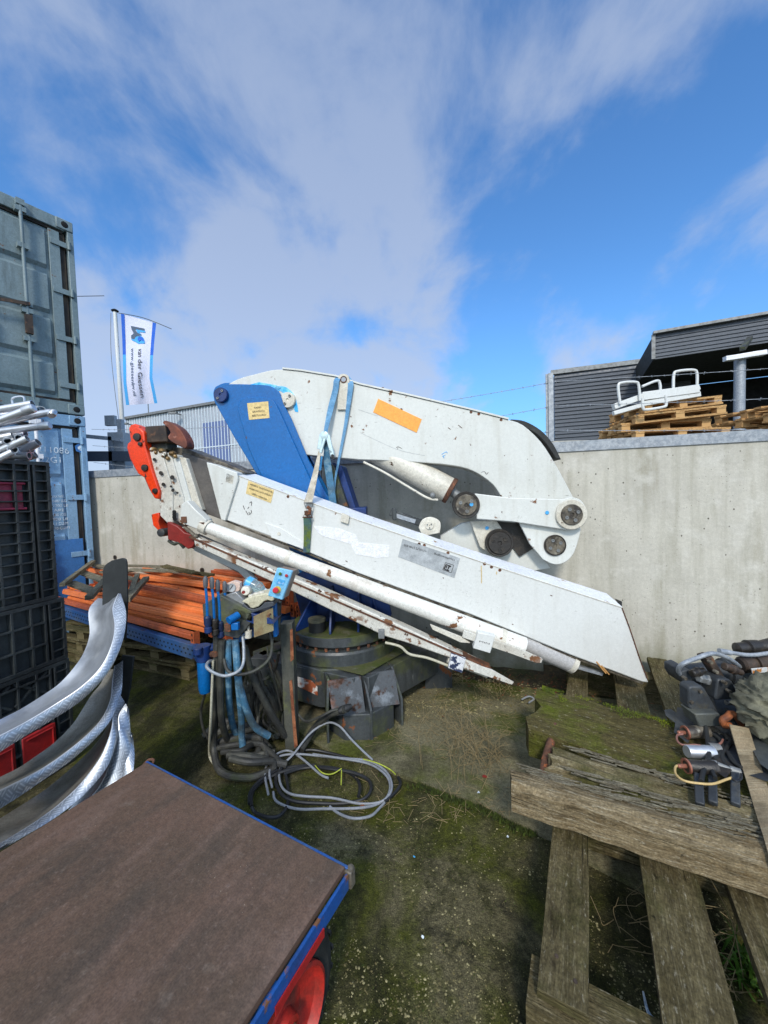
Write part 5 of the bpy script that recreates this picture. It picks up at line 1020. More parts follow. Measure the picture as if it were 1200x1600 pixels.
# push-button box with light blue lid
pb = thing('push_button_box', 'grey box with light blue lid, red emergency button and small indicator lamps', 'control box', S(440, 945, 2.25))
c0, cx_, cy_ = S(421, 932, 2.14), None, None
q = [S(433, 887, 2.13), S(457, 892, 2.16), S(441, 938, 2.14), S(418, 931, 2.11)]
nrm = (q[1] - q[0]).cross(q[3] - q[0]).normalized(); nrm = nrm if nrm.y > 0 else -nrm
nrm = (nrm + V((.45, .2, -.1))).normalized()
m = MB(); m.prism(q, nrm * .022); lid = obj('lid', m, mat('sky_blue_lid', C(116, 186, 224), .4, 0, [dict(c=C(150, 200, 226), s=8, lo=.5, hi=.7)]), pb, bev=.005)
q2 = [p.lerp(sum(q, V()) / 4, .04) + nrm * .022 for p in q]; m = MB(); m.prism(q2, nrm * .09); obj('box', m, mat('weathered_grey_box', C(150, 144, 138), .6, 0, [dict(c=C(120, 90, 66), s=8, lo=.5, hi=.66, a=.8)]), pb, bev=.004)
fx = (q[1] - q[0]); fy = (q[3] - q[0])
def onlid(a, b, o=0): return q[0] + fx * a + fy * b - nrm * o
n_ = fx.cross(fy).normalized(); n_ = n_ if n_.y < 0 else -n_
for a, b, r, mm, h in ((.3, .18, .0085, 'leafgreen', .008), (.72, .2, .0085, 'redpl', .008)): m = MB(); m.lathe(onlid(a, b), n_, [(r, -.004), (r, h), (r * .7, h + .002)], 14); obj('indicator', m, mm, pb)
m = MB(); m.lathe(onlid(.45, .74), n_, [(.021, -.004), (.021, .003)], 20); obj('collar', m, mat('yellow_ring', C(206, 176, 70), .5), pb)
m = MB(); m.lathe(onlid(.33, .74), n_, [(.007, 0), (.007, .01), (.0155, .014), (.0165, .022), (.012, .029)], 20); obj('emergency_button', m, mat('red_button', C(200, 50, 60), .45), pb)
m = MB(); m.prism([onlid(.3, .36), onlid(.75, .38), onlid(.72, .56), onlid(.27, .54)], n_ * .002); lp = obj('label_plate', m, 'blue_lite', pb)
m = MB(); A_ = onlid(.34, .52, 0) + n_ * .003; m.text('0-1', A_, fx, -fy, .016, fx.length * .34, .0004); obj('lettering', m, 'whiteink', pb, flat=True)
m = MB(); m.tube([S(437, 940, 2.25), S(436, 965, 2.28), S(434, 990, 2.3)], .012, 8); obj('conduit', m, 'hose', pb)
# beige radio remote lying on the stand
rm = thing('radio_remote', 'beige and dark grey radio remote control with worn round knobs lying on the stand', 'remote control', S(400, 955, 2.2))
bt = [(377, 940), (392, 932), (415, 927), (427, 928), (428, 938), (424, 940), (418, 938), (412, 940), (404, 948), (396, 951), (391, 950), (386, 944)]
spx('beige_shell', bt, 2.12, 2.24, mat('beige_plastic', C(190, 184, 158), .5, 0, [dict(c=C(140, 128, 100), s=12, lo=.5, hi=.7, a=.7)]), rm, bev=.006)
spx('grey_shell', [(378, 945), (382, 944), (388, 950), (396, 952), (406, 949), (414, 941), (422, 941), (427, 940), (428, 947), (410, 953), (394, 958), (380, 954)], 2.125, 2.235, mat('slate_plastic', C(62, 66, 72), .5), rm, bev=.004)
for x, y in ((393, 932), (401, 929), (409, 927)): m = MB(); m.lathe(S(x, y, 2.16), (0, 0, 1), [(.017, -.01), (.018, .006), (.014, .012), (.005, .013)], 14); obj('knob', m, 'cream', rm)
# bottle
bo = thing('water_bottle', 'clear crumpled plastic water bottle with a blue wrapper lying by the control box', 'bottle', S(400, 915, 2.24))
m = MB(); a, b_ = S(384, 908, 2.26), S(418, 925, 2.24); m.lathe(a, b_ - a, [(.03, 0), (.036, .008), (.034, .03), (.037, .05), (.033, .07), (.036, .09), (.022, .115), (.012, .13)], 20)
obj('bottle_body', m, mat('clear_plastic', C(190, 215, 222), .15, 0, trans=.75, rvar=.05), bo)
m = MB(); m.lathe(a, b_ - a, [(.0375, .012), (.0375, .045)], 20); obj('wrapper', m, 'blue_lite', bo)
m = MB(); d_ = (b_ - a).normalized(); m.lathe(a + d_ * .128, d_, [(.014, 0), (.015, .018), (.01, .02)], 14); obj('cap', m, 'whiteink', bo)
# ================================================================== ORANGE RACK BEAMS ON THE BLUE RACK BEAM FRAME
O_ = G(318, 1010, .5); E_ = G(88, 942, .5); ud = (E_ - O_); LR = ud.length; ud.normalize(); vd = V((-ud.y, ud.x, 0)); vd = vd if vd.y > 0 else -vd
def OP(u, v, z): return V((O_.x, O_.y, 0)) + ud * u + vd * v + V((0, 0, z))
fr_ = thing('racking_frame', 'blue perforated racking beams carrying the pile of orange beams', 'racking', OP(1, .5, .38))
for v in (.0, .95):
    m = MB(); m.beam(OP(-.02, v, .44), OP(LR + .1, v, .44), .05, .11); rb = obj('rack_beam', m, 'rackblue', fr_, bev=.003)
    m = MB()
    for i in range(44):
        for k in (-.018, .018): c = OP(.03 + i * .055 + (.02 if k > 0 else 0), v, .44 + k) - vd * .0255; m.box(c, (.016, .003, .012), rx=tuple(ud))
    obj('hole_row', m, 'vdark', rb)
for u in (.05, LR * .5, LR): m = MB(); m.beam(OP(u, .03, .44), OP(u, .93, .44), .05, .06); obj('cross_beam', m, 'rackblue', fr_)
def obeam(u0, v0, u1, v1, z, w, h, k, end):
    p, q = OP(u0, v0, z), OP(u1, v1, z + rnd.uniform(-.01, .02)); X = (q - p).normalized(); Y = V((0, 0, 1)).cross(X).normalized()
    t = thing('rack_beam', ('orange steel rack beam lying lengthwise in the pile on the blue frame'), 'rack beam', p, 'orange rack beams piled on the blue frame')
    m = MB(); a = .004; pf = [(-w / 2, -h / 2), (w / 2, -h / 2), (w / 2, h * .18), (w * .32, h * .2), (w * .32, h / 2), (-w / 2, h / 2)]
    m.prism([p + Y * x + V((0, 0, 1)) * y for x, y in pf], q - p); obj('beam_profile', m, 'orangebeam' if k % 4 else 'orangedark', t, bev=.003)
    if end:
        for c in (p, q):
            e = MB(); e.box(c + V((0, 0, -.02)), (.004, w * 1.15, .13), rx=tuple(X)); e.box(c + X * .02 + Y * (w * .6) + V((0, 0, -.02)), (.045, .004, .13), rx=tuple(X)); cp_ = obj('end_connector', e, 'orangedark', t)
            e = MB()
            for j in range(3): e.box(c + X * .02 + Y * (w * .6 + .003) + V((0, 0, -.06 + j * .04)), (.012, .003, .02), rx=tuple(X)); e.box(c + X * .02 - Y * (-w * .6 + .003) + V((0, 0, -.06 + j * .04)), (.012, .003, .02), rx=tuple(X))
            obj('slot_row', e, 'vdark', cp_)
k = 0
for lay, (z, vs2) in enumerate(((.545, (.05, .15, .26, .36, .47, .58, .7, .8, .9, 1.02)), (.605, (.1, .22, .33, .45, .56, .68, .8, .93)), (.665, (.2, .33, .46, .6, .74, .88)), (.725, (.3, .46, .6, .75, .92)), (.785, (.45, .62, .8, .96)))):
    for v in vs2:
        a = rnd.uniform(-.1, .1); s_ = rnd.uniform(-.16, .12) + lay * .04
        obeam(.02 + s_, v + a, LR - .1 + s_ + rnd.uniform(-.1, .1), v - a * .9 + rnd.uniform(-.06, .06), z + rnd.uniform(-.008, .02), rnd.choice((.04, .05, .07)), .05, k, k % 3 != 1); k += 1
# grey slatted frames lying on the pile
def slat(px, w, h, t, Y=None, m_='w_grey'):
    m = MB(); m.beam(px[0], px[1], w, h, n=4, jit=.004); obj('slat', m, m_, t)
sf = thing('broken_pallet', 'broken silver-grey pallet slats lying across the orange beams', 'pallet', OP(1.3, .5, .84))
def Z(px, py, z=.88): return G(px, py, z)
for a, b_, w, z in (((97, 914), (146, 877), .04, .9), ((198, 938), (229, 903), .045, .9), ((139, 934), (170, 900), .05, .9), ((205, 925), (215, 898), .04, .89)): slat((Z(*a, z), Z(*b_, z)), w, .03, sf)
for a, b_, w, z in (((108, 910), (150, 925), .09, .86), ((125, 893), (165, 908), .09, .86), ((140, 882), (205, 893), .07, .86), ((160, 893), (214, 906), .06, .86)): slat((Z(*a, z), Z(*b_, z)), w, .018, sf)
lg = thing('broken_pallet', 'dark rotten boards lying behind the orange beams against the wall', 'pallet', OP(.6, 1.2, .84))
for a, b_, z in (((198, 884), (262, 886), .88), ((205, 890), (300, 893), .87), ((255, 884), (305, 896), .89), ((262, 888), (330, 899), .86)): m = MB(); m.beam(Z(*a, z), Z(*b_, z), .07, .02, n=5, jit=.012); obj('board', m, 'w_grey' if a[0] < 230 else 'w_board', lg)
for i, (u, v, rz) in enumerate(((1.95, .25, .5), (1.1, .5, .4))):
    for j in range(3):
        lb = ('bottom', 'middle', 'top')[j] + ' grey pallet of the ' + ('left' if i == 0 else 'right') + ' stack under the blue racking beams'
        c = OP(u, v, .003 + j * .118); pallet((c.x, c.y, c.z), -rz + .08 * j, lb, 'grey pallets under the racking', w=.95, dp=.7, mat_='w_board')
# ================================================================== BLACK FOLDING CRATES AND THE TUBES ON THEM
XP = Plane((-2.05, 2.05), (-1.99, 2.25)); xd = XP.d; xd = xd if xd.y > 0 else -xd; xn = XP.n; xn = xn if xn.x < 0 else -xn
XC = XP.at(77, 724)       # upper right front corner
def zat(py): return XP.at(88, py).z
zs = [zat(722), zat(935), zat(1035), zat(1185), 0.0]
def crate(z0, z1, label, style, shift=0.0):
    t = thing('folding_crate', label, 'crate', V((XC.x, XC.y, z0)), 'black plastic folding crates in a stack')
    def Q(u, z, o=0): return V((XC.x, XC.y, z0 + z)) - xd * u + xn * (o) + xd * shift       # o inwards
    H_ = z1 - z0 - .004; Wd = 1.15
    m = MB(); m.prism([Q(0.012, .01, .035), Q(Wd, .01, .035), Q(Wd, H_ - .01, .035), Q(0.012, H_ - .01, .035)], xn * .7); obj('shell', m, 'blackpl', t)
    m = MB()
    def rib(u0, u1, za, zb, d=.035): m.prism([Q(u0, za, 0), Q(u1, za, 0), Q(u1, zb, 0), Q(u0, zb, 0)], xn * d)
    for z in (0, H_ - .022): rib(0, Wd, z, z + .022)
    cols = [0, .075, .1, .17, .26, .345, .43, .6, .8, 1.0, 1.13]
    rows = int(H_ / .058)
    for c in cols: rib(c, c + (.012 if c else .018), .02, H_ - .02)
    for i in range(1, rows):
        z = i * H_ / rows; j = (i * 7) % 3
        rib(.0, .08, z, z + .008)
        if style == 0: rib(.1, .43 if j else .26, z, z + (.009)); rib(.17 if j == 1 else .26, .6, z + .02 * (j - 1), z + .02 * (j - 1) + .006, .03)
        elif i % 2 == 0: rib(.1, 1.1, z, z + .012)
    obj('rib_lattice', m, 'blackpl', t, bev=.0015)
    # the far short side, turned to the yard
    m = MB()
    for i in range(10): m.box(Q(-.004, H_ * .5, .06 + i * .07), (.012, .016, H_ - .02), rx=tuple(xd), ry=tuple(xn))
    for i in range(rows): m.box(Q(-.004, (i + .5) * H_ / rows, .35), (.01, .68, .008), rx=tuple(xd), ry=tuple(xn))
    obj('side_ribs', m, 'blackpl', t)
    if style == 2:
        for u in (.12, .3):
            for s_ in (0, 1): m = MB(); a, b_ = (Q(u, H_ - .03, .01), Q(u + .16, H_ - .16, .01)); a, b_ = (a, b_) if s_ else (V((a.x, a.y, b_.z)), V((b_.x, b_.y, a.z))); m.beam(a, b_, .012, .012, up=xn); obj('cross_brace', m, 'blackpl', t)
    return t, Q
t, Q = crate(zs[1], zs[0], 'top black plastic crate of the stack, with a maroon handle panel, tubes lying on it', 0)
m = MB(); u0 = .12; z_ = XP.at(35, 775).z - zs[1]; m.prism([Q(.13, z_ - .07, .022), Q(.27, z_ - .07, .022), Q(.27, z_ + .065, .022), Q(.13, z_ + .065, .022)], xn * .01); hp_ = obj('handle_panel', m, 'maroon', t, bev=.004, label='maroon handle panel')
m = MB(); m.tube([Q(.125, z_ - .07, .012), Q(.27, z_ - .07, .012), Q(.28, z_ - .055, .012), Q(.28, z_ + .055, .012), Q(.27, z_ + .07, .012), Q(.125, z_ + .07, .012)], .007, 8, smooth=False); obj('handle_rim', m, 'maroon', hp_)
crate(zs[2], zs[1], 'second black plastic crate from the top, with wide open cells', 1, .03)
t3, Q3 = crate(zs[3], zs[2], 'third black plastic crate of the stack, with cross braces and red flaps', 2, .035)
for u in (.1, .3):
    m = MB(); m.prism([Q3(u, .02, -.004), Q3(u + .17, .02, -.004), Q3(u + .17, .22, -.004), Q3(u, .22, -.004)], xn * .02); f_ = obj('red_flap', m, 'redpl', t3, bev=.006, label='red flap')
    m = MB(); m.tube([Q3(u + .02, .02, -.008), Q3(u + .02, .2, -.008), Q3(u + .15, .2, -.008)], .005, 6, smooth=False); obj('flap_rim', m, 'redpl', f_)
crate(zs[4] + .002, zs[3], 'lowest black plastic crate, mostly hidden behind the aluminium mudguards', 1, .03)
rnd.seed(5)
zt_ = zs[0]
tubes = [((0, 640), (51, 631), 5.0, 2.16, 1.5), ((0, 657), (50, 638), 5.4, 2.1, 1.45), ((0, 668), (81, 649), 4.8, 2.3, 1.5), ((0, 674), (75, 665), 4.8, 2.2, 1.6), ((0, 684), (19, 680), 4.2, 2.1, 1.3), ((0, 704), (43, 685), 4.8, 2.12, 1.4), ((6, 719), (60, 691), 5.6, 2.3, 1.2), ((36, 717), (56, 710), 5.0, 2.38, .8), ((0, 716), (20, 706), 4.6, 2.08, 1.1), ((0, 694), (28, 686), 4.4, 2.2, 1.2), ((0, 649), (40, 645), 4.2, 2.25, 1.4), ((0, 712), (46, 712), 5, 2.25, 1.5), ((0, 700), (50, 702), 5, 2.3, 1.5), ((0, 688), (45, 690), 5, 2.3, 1.5), ((0, 676), (40, 678), 5, 2.3, 1.5)]
words = ['topmost bright aluminium tube of the bundle on the black crate', 'thick aluminium tube with cut end just under the topmost one', 'long bent aluminium tube reaching furthest right in the bundle', 'aluminium tube with a round cap, below the longest one', 'short aluminium tube end at the left edge below the capped tube', 'slanting aluminium tube in front of the ring ends', 'aluminium tube with a coupling sleeve just above the crate top', 'short aluminium stub lying at the bottom right of the bundle']
for i, (a, b_, r, Y, ln) in enumerate(tubes):
    q = U(b_[0], b_[1], Y); p = U(a[0] - 8, a[1] + (a[1] - b_[1]) / max(1, (b_[0] - a[0])) * 8, Y - .03); d = (p - q).normalized(); rr = r * 1.12 * Y / 600
    lab = words[i] if i < 8 else 'dull aluminium tube buried inside the bundle on the crate'
    t = thing('aluminium_tube', lab, 'tube', q, 'aluminium tubes heaped on the crates')
    m = MB()
    if i == 2: m.tube([q, U(40, 652, Y), q + d * ln], rr, 16)
    else: m.pipe(q, q + d * ln, rr, .003, 22)
    obj('tube', m, 'alutube', t)
    if i in (1, 3, 6):
        c = q if i != 6 else q + d * .11; m = MB(); m.lathe(c - d * .012, d, [(rr * .9, 0), (rr * 1.18, .008), (rr * 1.18, .05), (rr, .056)], 20); obj('collar', m, 'alutube', t)
    if i == 0: m = MB(); c = q + d * .07; m.tube([c + V((-.03, 0, .0)), c + V((-.03, 0, .045)), c + V((.03, 0, .05)), c + V((.03, 0, .0))], .005, 6); obj('eyelet', m, 'alutube', t)
for x, y, r, Y in ((64, 641, 5.6, 2.32), (12, 689, 4.8, 2.08), (29, 684, 4.4, 2.1), (20, 702, 6, 2.1)):
    c = U(x, y, Y); rr = r * 1.12 * Y / 600; m = MB(); d = (ray(x, y) + V((rnd.uniform(-.25, -.1), 0, rnd.uniform(-.05, .05)))).normalized(); m.pipe(c, c + d * .35, rr, .004, 22)
    obj('aluminium_tube', m, 'alutube', label='aluminium tube seen end-on as a ring among the heaped tubes', cat='tube', group='tubes seen end-on')
# ================================================================== CHECKER-PLATE MUDGUARDS
def checker_mat():
    m = mat('checker_plate_aluminium', C(176, 182, 190), .4, .8, [dict(c=C(140, 146, 154), s=9, lo=.45, hi=.7, a=.6)], rvar=.1)
    nt = m.node_tree; L = nt.links.new; b = nt.nodes['Principled BSDF']
    uv = _n(nt, 'ShaderNodeTexCoord'); sp = _n(nt, 'ShaderNodeSeparateXYZ'); L(uv.outputs['UV'], sp.inputs[0])
    def mt(op, a, b2=None):
        x = _n(nt, 'ShaderNodeMath', operation=op)
        for i, q in enumerate((a, b2)):
            if q is None: continue
            if isinstance(q, (int, float)): x.inputs[i].default_value = q
            else: L(q, x.inputs[i])
        return x.outputs[0]
    S_ = .044
    u, v = mt('DIVIDE', sp.outputs[0], S_), mt('DIVIDE', sp.outputs[1], S_)
    ur, vr = mt('ADD', u, v), mt('SUBTRACT', u, v)
    cu, cv = mt('FLOOR', ur), mt('FLOOR', vr); par = mt('ABSOLUTE', mt('MODULO', mt('ADD', cu, cv), 2))
    fu, fv = mt('SUBTRACT', mt('FRACT', ur), .5), mt('SUBTRACT', mt('FRACT', vr), .5)
    def bars(s, w):
        st = mt('GREATER_THAN', mt('COSINE', mt('MULTIPLY', s, 2 * math.pi * 3)), .25)
        return mt('MULTIPLY', mt('MULTIPLY', st, mt('LESS_THAN', mt('ABSOLUTE', s), .40)), mt('LESS_THAN', mt('ABSOLUTE', w), .38))
    h = mt('ADD', mt('MULTIPLY', bars(fu, fv), par), mt('MULTIPLY', bars(fv, fu), mt('SUBTRACT', 1, par)))
    bp = _n(nt, 'ShaderNodeBump'); bp.inputs['Strength'].default_value = 1; bp.inputs['Distance'].default_value = .007; L(h, bp.inputs['Height']); L(bp.outputs[0], b.inputs['Normal'])
    cm_ = _n(nt, 'ShaderNodeMix', data_type='RGBA'); L(h, cm_.inputs[0]); cm_.inputs[6].default_value = C(158, 164, 172); cm_.inputs[7].default_value = C(196, 201, 208); L(cm_.outputs[2], b.inputs['Base Color'])  # glint of the polished bars put into the colour: bars paler than the plate
    return m
M['checker'] = checker_mat()
M['alu_dark'] = mat('tarnished_aluminium', C(150, 148, 140), .45, .45, [dict(c=C(104, 100, 90), s=4, lo=.42, hi=.66), dict(c=C(170, 172, 172), s=5, st=(1, 1, .4), lo=.56, hi=.7, a=.7)], bump=[(20, .06, (1, 1, 1))], rvar=.1)
def zx(pts): return [(x / 3.5556, 900 + y / 3.5556) for x, y in pts]
def fender(label, inner, bead, outer, Yt, Yb, inner_m='alu', cup=.06):
    n = len(bead); inner, bead, outer = zx(inner), zx(bead), zx(outer)
    Ys = [Yt + (Yb - Yt) * (i / (n - 1)) for i in range(n)]
    t = thing('mudguard', label, 'mudguard', U(*bead[0], Yt), 'checker-plate mudguards leaning behind the trolley')
    B = [U(*p, Y) for p, Y in zip(bead, Ys)]; I = [U(*p, Y + .16) for p, Y in zip(inner, Ys)]; O = [U(*p, Y - .005) for p, Y in zip(outer, Ys)]
    # carry the sheet on past the picture's edge
    for L_ in (B, I, O): L_.append(L_[-1] + (L_[-1] - L_[-2]) * 2.2)
    rows = []
    for k in range(7):
        f = k / 6; rows.append([i_.lerp(b_, f) + V((-.3, .9, -.5)).normalized() * (cup * math.sin(math.pi * f)) for i_, b_ in zip(I, B)])
    m = MB(); m.loft(rows, .003, 6); obj('inner_shell', m, inner_m, t, ang=60)
    bulge = [b_.lerp(o_, .5) + V((.5, -.6, .2)) * .012 for b_, o_ in zip(B, O)]
    m = MB(); m.loft([B, bulge, O], .003, 6); obj('checker_skirt', m, 'checker', t, ang=60)
    m = MB(); m.tube(B, .0042, 8); obj('bead', m, 'alutube', t)
    return t
fender('foremost curved aluminium mudguard with broad smooth inside and raised bead, its top end highest',
    [(545, 125), (495, 190), (500, 320), (470, 420), (420, 500), (330, 600), (200, 690), (100, 750), (0, 800)],
    [(660, 100), (628, 180), (640, 280), (620, 390), (560, 510), (450, 620), (300, 720), (150, 810), (0, 890)],
    [(668, 100), (700, 200), (690, 320), (650, 440), (580, 560), (450, 690), (300, 790), (150, 880), (0, 975)], 1.95, 1.42)
fender('second mudguard down with tarnished inside behind the foremost one',
    [(600, 520), (560, 600), (510, 660), (460, 740), (400, 830), (300, 930), (190, 1010), (100, 1070), (0, 1120)],
    [(640, 500), (625, 600), (615, 690), (570, 790), (490, 880), (370, 980), (240, 1070), (110, 1140), (0, 1195)],
    [(684, 470), (678, 620), (650, 720), (600, 820), (500, 930), (370, 1040), (240, 1130), (110, 1220), (0, 1290)], 1.93, 1.38, 'alu_dark')
fender('third mudguard down with dark greenish inside, its bead running along the trolley edge',
    [(610, 800), (580, 870), (520, 950), (440, 1030), (350, 1110), (250, 1190), (160, 1250), (80, 1300), (0, 1350)],
    [(672, 672), (630, 740), (622, 850), (565, 1000), (455, 1150), (330, 1270), (210, 1360), (100, 1430), (0, 1490)],
    [(690, 700), (660, 800), (650, 900), (600, 1050), (500, 1180), (380, 1290), (250, 1380), (130, 1450), (0, 1520)], 1.86, 1.31, 'alu_dark')
fender('fourth mudguard from the front, only its beaded edge and checkered skirt showing',
    [(680, 740), (662, 800), (650, 880), (600, 1010), (540, 1120), (470, 1200)],
    [(700, 712), (662, 780), (660, 870), (622, 1020), (560, 1160), (480, 1260)],
    [(712, 740), (722, 860), (720, 960), (690, 1080), (640, 1180), (560, 1290)], 1.82, 1.62)
fender('smallest visible mudguard, lowest right of the nested set beside the trolley corner',
    [(716, 900), (690, 960), (680, 1020), (672, 1090), (660, 1130)],
    [(725, 868), (690, 930), (684, 1010), (680, 1090), (670, 1150)],
    [(735, 900), (745, 980), (744, 1040), (740, 1100), (730, 1170)], 1.78, 1.66)
def flap(pts, Y, label):
    m = MB(); m.prism([U(x, y, Y) for x, y in pts], (.0, .012, 0)); return obj('mud_flap', m, mat('black_rubber_flap', C(34, 37, 38), .6, 0, [dict(c=C(58, 62, 62), s=5, lo=.45, hi=.7, a=.7)], bump=[(50, .1, (1, 1, 1))]), label=label, cat='mud flap', bev=.003)
flap([(159, 1000), (160, 893)] + smoothpx([(160, 893), (164, 883), (174, 876)], 3)[1:] + [(190, 872)] + smoothpx([(190, 872), (196, 874), (198, 882)], 3)[1:] + [(199, 940), (196, 1000)], 2.06, 'upright black rubber mud flap with rounded corners standing above the mudguards')
flap([(190, 1024), (209, 1026), (203, 1075), (196, 1108), (185, 1130), (184, 1060)], 1.98, 'narrow black mud flap with pale edge leaning right of the mudguards')
# ================================================================== PLATFORM TROLLEY
DZk = .55
A_, B_ = G(230, 1188, DZk), G(546, 1353, DZk); e1 = (B_ - A_); LW = e1.length; e1.normalize(); e2 = V((e1.y, -e1.x, 0)); e2 = e2 if e2.y < 0 else -e2
def TP_(a, b, z): return A_ + e1 * a + e2 * b + V((0, 0, z - DZk))
LT = 2.1
tr = thing('platform_trolley', 'platform trolley with brown board deck, blue steel frame and red wheels', 'trolley', TP_(LW / 2, LT / 2, 0))
deck_m = mat('brown_film_faced_board', C(98, 76, 62), .5, 0, [dict(c=C(80, 66, 52), s=2.2, st=(1, 1, 1), lo=.4, hi=.66, d=9), dict(c=C(112, 92, 80), s=3.5, st=(3.5, 1.0, 1), lo=.5, hi=.72, a=.7, d=9), dict(c=C(72, 62, 52), s=2.6, st=(2.6, .9, 1), lo=.5, hi=.66, a=.7, d=9), dict(c=C(120, 108, 96), s=16, lo=.62, hi=.76, a=.5, d=9), dict(c=C(120, 104, 94), s=60, lo=.56, hi=.68, a=.5, d=9, r=.75), dict(c=C(70, 58, 50), s=26, lo=.56, hi=.68, a=.5, d=9, r=.75), dict(c=C(170, 160, 140), s=60, t='vor', lo=.06, hi=.03, m=(4, .56, .6))], bump=[(40, .2, (1, 1, 1)), (5, .12, (3, .8, 1))], coord='UV', spec=.35, grain=.22, gs=190)
m = MB(); v = [m.bm.verts.new(TP_(a, b, z)) for z in (DZk, DZk - .018) for a, b in ((.008, .008), (LW - .01, .008), (LW - .01, LT), (.008, LT))]
uvq = [(0, 0), (LW, 0), (LW, LT), (0, LT)]; m.face(v[:4], uvq); m.face(v[7:3:-1], uvq[::-1])
for i in range(4): m.face([v[(i + 1) % 4], v[i], v[4 + i], v[4 + (i + 1) % 4]], [(0, 0)] * 4)
obj('deck_board', m, deck_m, tr, bev=.0015)
tb = mat('scuffed_trolley_blue', C(22, 74, 140), .42, 0, [dict(c=C(60, 84, 110), s=7, lo=.48, hi=.66, a=.7), dict(c=C(40, 44, 50), s=4, lo=.52, hi=.68, a=.7), dict(c=RUST, s=14, lo=.62, hi=.66, ro=.9)], bump=[(40, .1, (1, 1, 1))]); M['tb'] = tb
for a, b_ in ((TP_(-.002, .002, .525), TP_(LW + .002, .002, .525)), (TP_(LW, .012, .516), TP_(LW, LT, .516)), (TP_(.004, .012, .515), TP_(.004, LT, .515)), (TP_(0, LT, .522), TP_(LW, LT, .522))):
    m = MB(); m.beam(a, b_, .009, .044); obj('frame_rail', m, tb, tr, bev=.002)
for b in (.3, 1.0, 1.7): m = MB(); m.beam(TP_(.01, b, .5), TP_(LW - .01, b, .5), .05, .05); obj('cross_member', m, tb, tr)
m = MB(); m.box(TP_(LW - .0, -.0, .518), (.024, .024, .05), rx=tuple(e1)); m.sphere(TP_(LW + .002, -.002, .542), .012, (1, 1, .6)); obj('corner_cap', m, 'dirtysteel', tr, bev=.006)
m = MB(); m.prism([TP_(LW + .0055, .13, .484), TP_(LW + .0055, .3, .484), TP_(LW + .0055, .3, .506), TP_(LW + .0055, .13, .506)], e1 * .003); obj('side_reflector', m, 'redpl', tr)
def wheel(a, b, side):
    c = TP_(a, b, .21); ax = e1 * side
    m = MB(); m.lathe(c - ax * .04, ax, [(.13, 0), (.15, -.006), (.19, .004), (.204, .02), (.207, .04), (.204, .06), (.19, .076), (.165, .086), (.14, .084), (.13, .074), (.13, 0)], 48, caps=False)
    for k in range(24):
        an = k * math.pi / 12; d = (e2 * math.cos(an) + V((0, 0, 1)) * math.sin(an)); m.box(c + d * .206, (.062, .012, .008), rx=tuple(e1), ry=tuple(e1.cross(d)), rz=tuple(d))
    w = obj('tyre', m, 'rubber', tr, ang=25)
    m = MB(); m.lathe(c - ax * .03, ax, [(.13, 0), (.137, .084), (.128, .088), (.12, .06), (.075, .044), (.04, .05), (.034, .075), (.01, .078)], 36); rm_ = obj('rim', m, mat('red_rim', C(168, 38, 28), .55, 0, [dict(c=C(120, 42, 32), s=9, lo=.45, hi=.65), dict(c=C(60, 48, 40), s=5, lo=.54, hi=.66, a=.7)]) if 'rimm' not in M else M['rimm'], tr, ang=25); M['rimm'] = rm_.data.materials[0]
    m = MB(); m.lathe(c + ax * .045, ax, [(.02, 0), (.02, .012), (.014, .016)], 6); obj('hub_nut', m, 'rust', rm_)
for b in (.17, 1.65):
    wheel(LW - .13, b, 1); wheel(.07, b, -1); m = MB(); m.frus(TP_(.07, b, .21), TP_(LW - .07, b, .21), .015); obj('axle', m, 'blacksteel', tr)
    for a in (.18, LW - .18): m = MB(); m.beam(TP_(a, b, .21), TP_(a, b, .49), .05, .06, up=e2); obj('axle_bracket', m, tb, tr)
m = MB(); hp_ = [TP_(.02, -.003, .53), TP_(.0, -.025, .535), TP_(-.02, -.015, .535), TP_(-.014, .01, .53)]; m.tube(hp_, .005, 8); obj('coupling_eye', m, 'rust', tr)
# ================================================================== TIMBER MAT ON A BOARD PALLET, RIGHT
rnd.seed(31)
wv = (U(904, 1046, 2.88) - G(892, 1285, .25)); wv.z = 0; wv.normalize(); uv_ = V((wv.y, -wv.x, 0))     # wv away from the camera, uv_ to the right
P0 = G(892, 1285, .24); P0.z = 0
def T(u, w, z): return P0 + uv_ * u + wv * w + V((0, 0, z))
def uw(px, py, z): q = G(px, py, z) - P0; return q.dot(uv_), q.dot(wv)
wp = thing('wooden_pallet', 'long grey board pallet lying on the ground under the heavy timbers', 'pallet', T(.5, .6, 0))
bz = .228
for i, (px, py, wd) in enumerate(((892, 1285, .125), (1040, 1342, .165), (1176, 1397, .13))):
    u, _ = uw(px, py, .24)
    m = MB(); m.beam(T(u, -.62 if i == 0 else -.95, bz), T(u + (.0, .0, .0)[i], 1.95, bz), wd, .028, n=14, jit=.005, endj=0); obj('top_board', m, 'w_board', wp)
for u, wd in ((1.05, .15), (1.42, .14), (1.8, .14), (2.2, .14)): m = MB(); m.beam(T(u, -.95, bz), T(u, 1.95, bz), wd, .028, n=10, jit=.005); obj('top_board', m, 'w_board', wp)
for w, z, h, mm in ((-.57, .1, .19, 'w_board'), (.62, .1, .19, 'w_board'), (1.7, .1, .19, 'w_board')):
    m = MB(); m.beam(T(-.09, w, z), T(3.0, w, z), .13, h, n=10, jit=.006); obj('bearer', m, mm, wp)
m = MB(); m.beam(T(-.02, .1, .16), T(3.0, .1, .16), .1, .1, n=8, jit=.006); obj('bearer', m, 'w_board', wp)
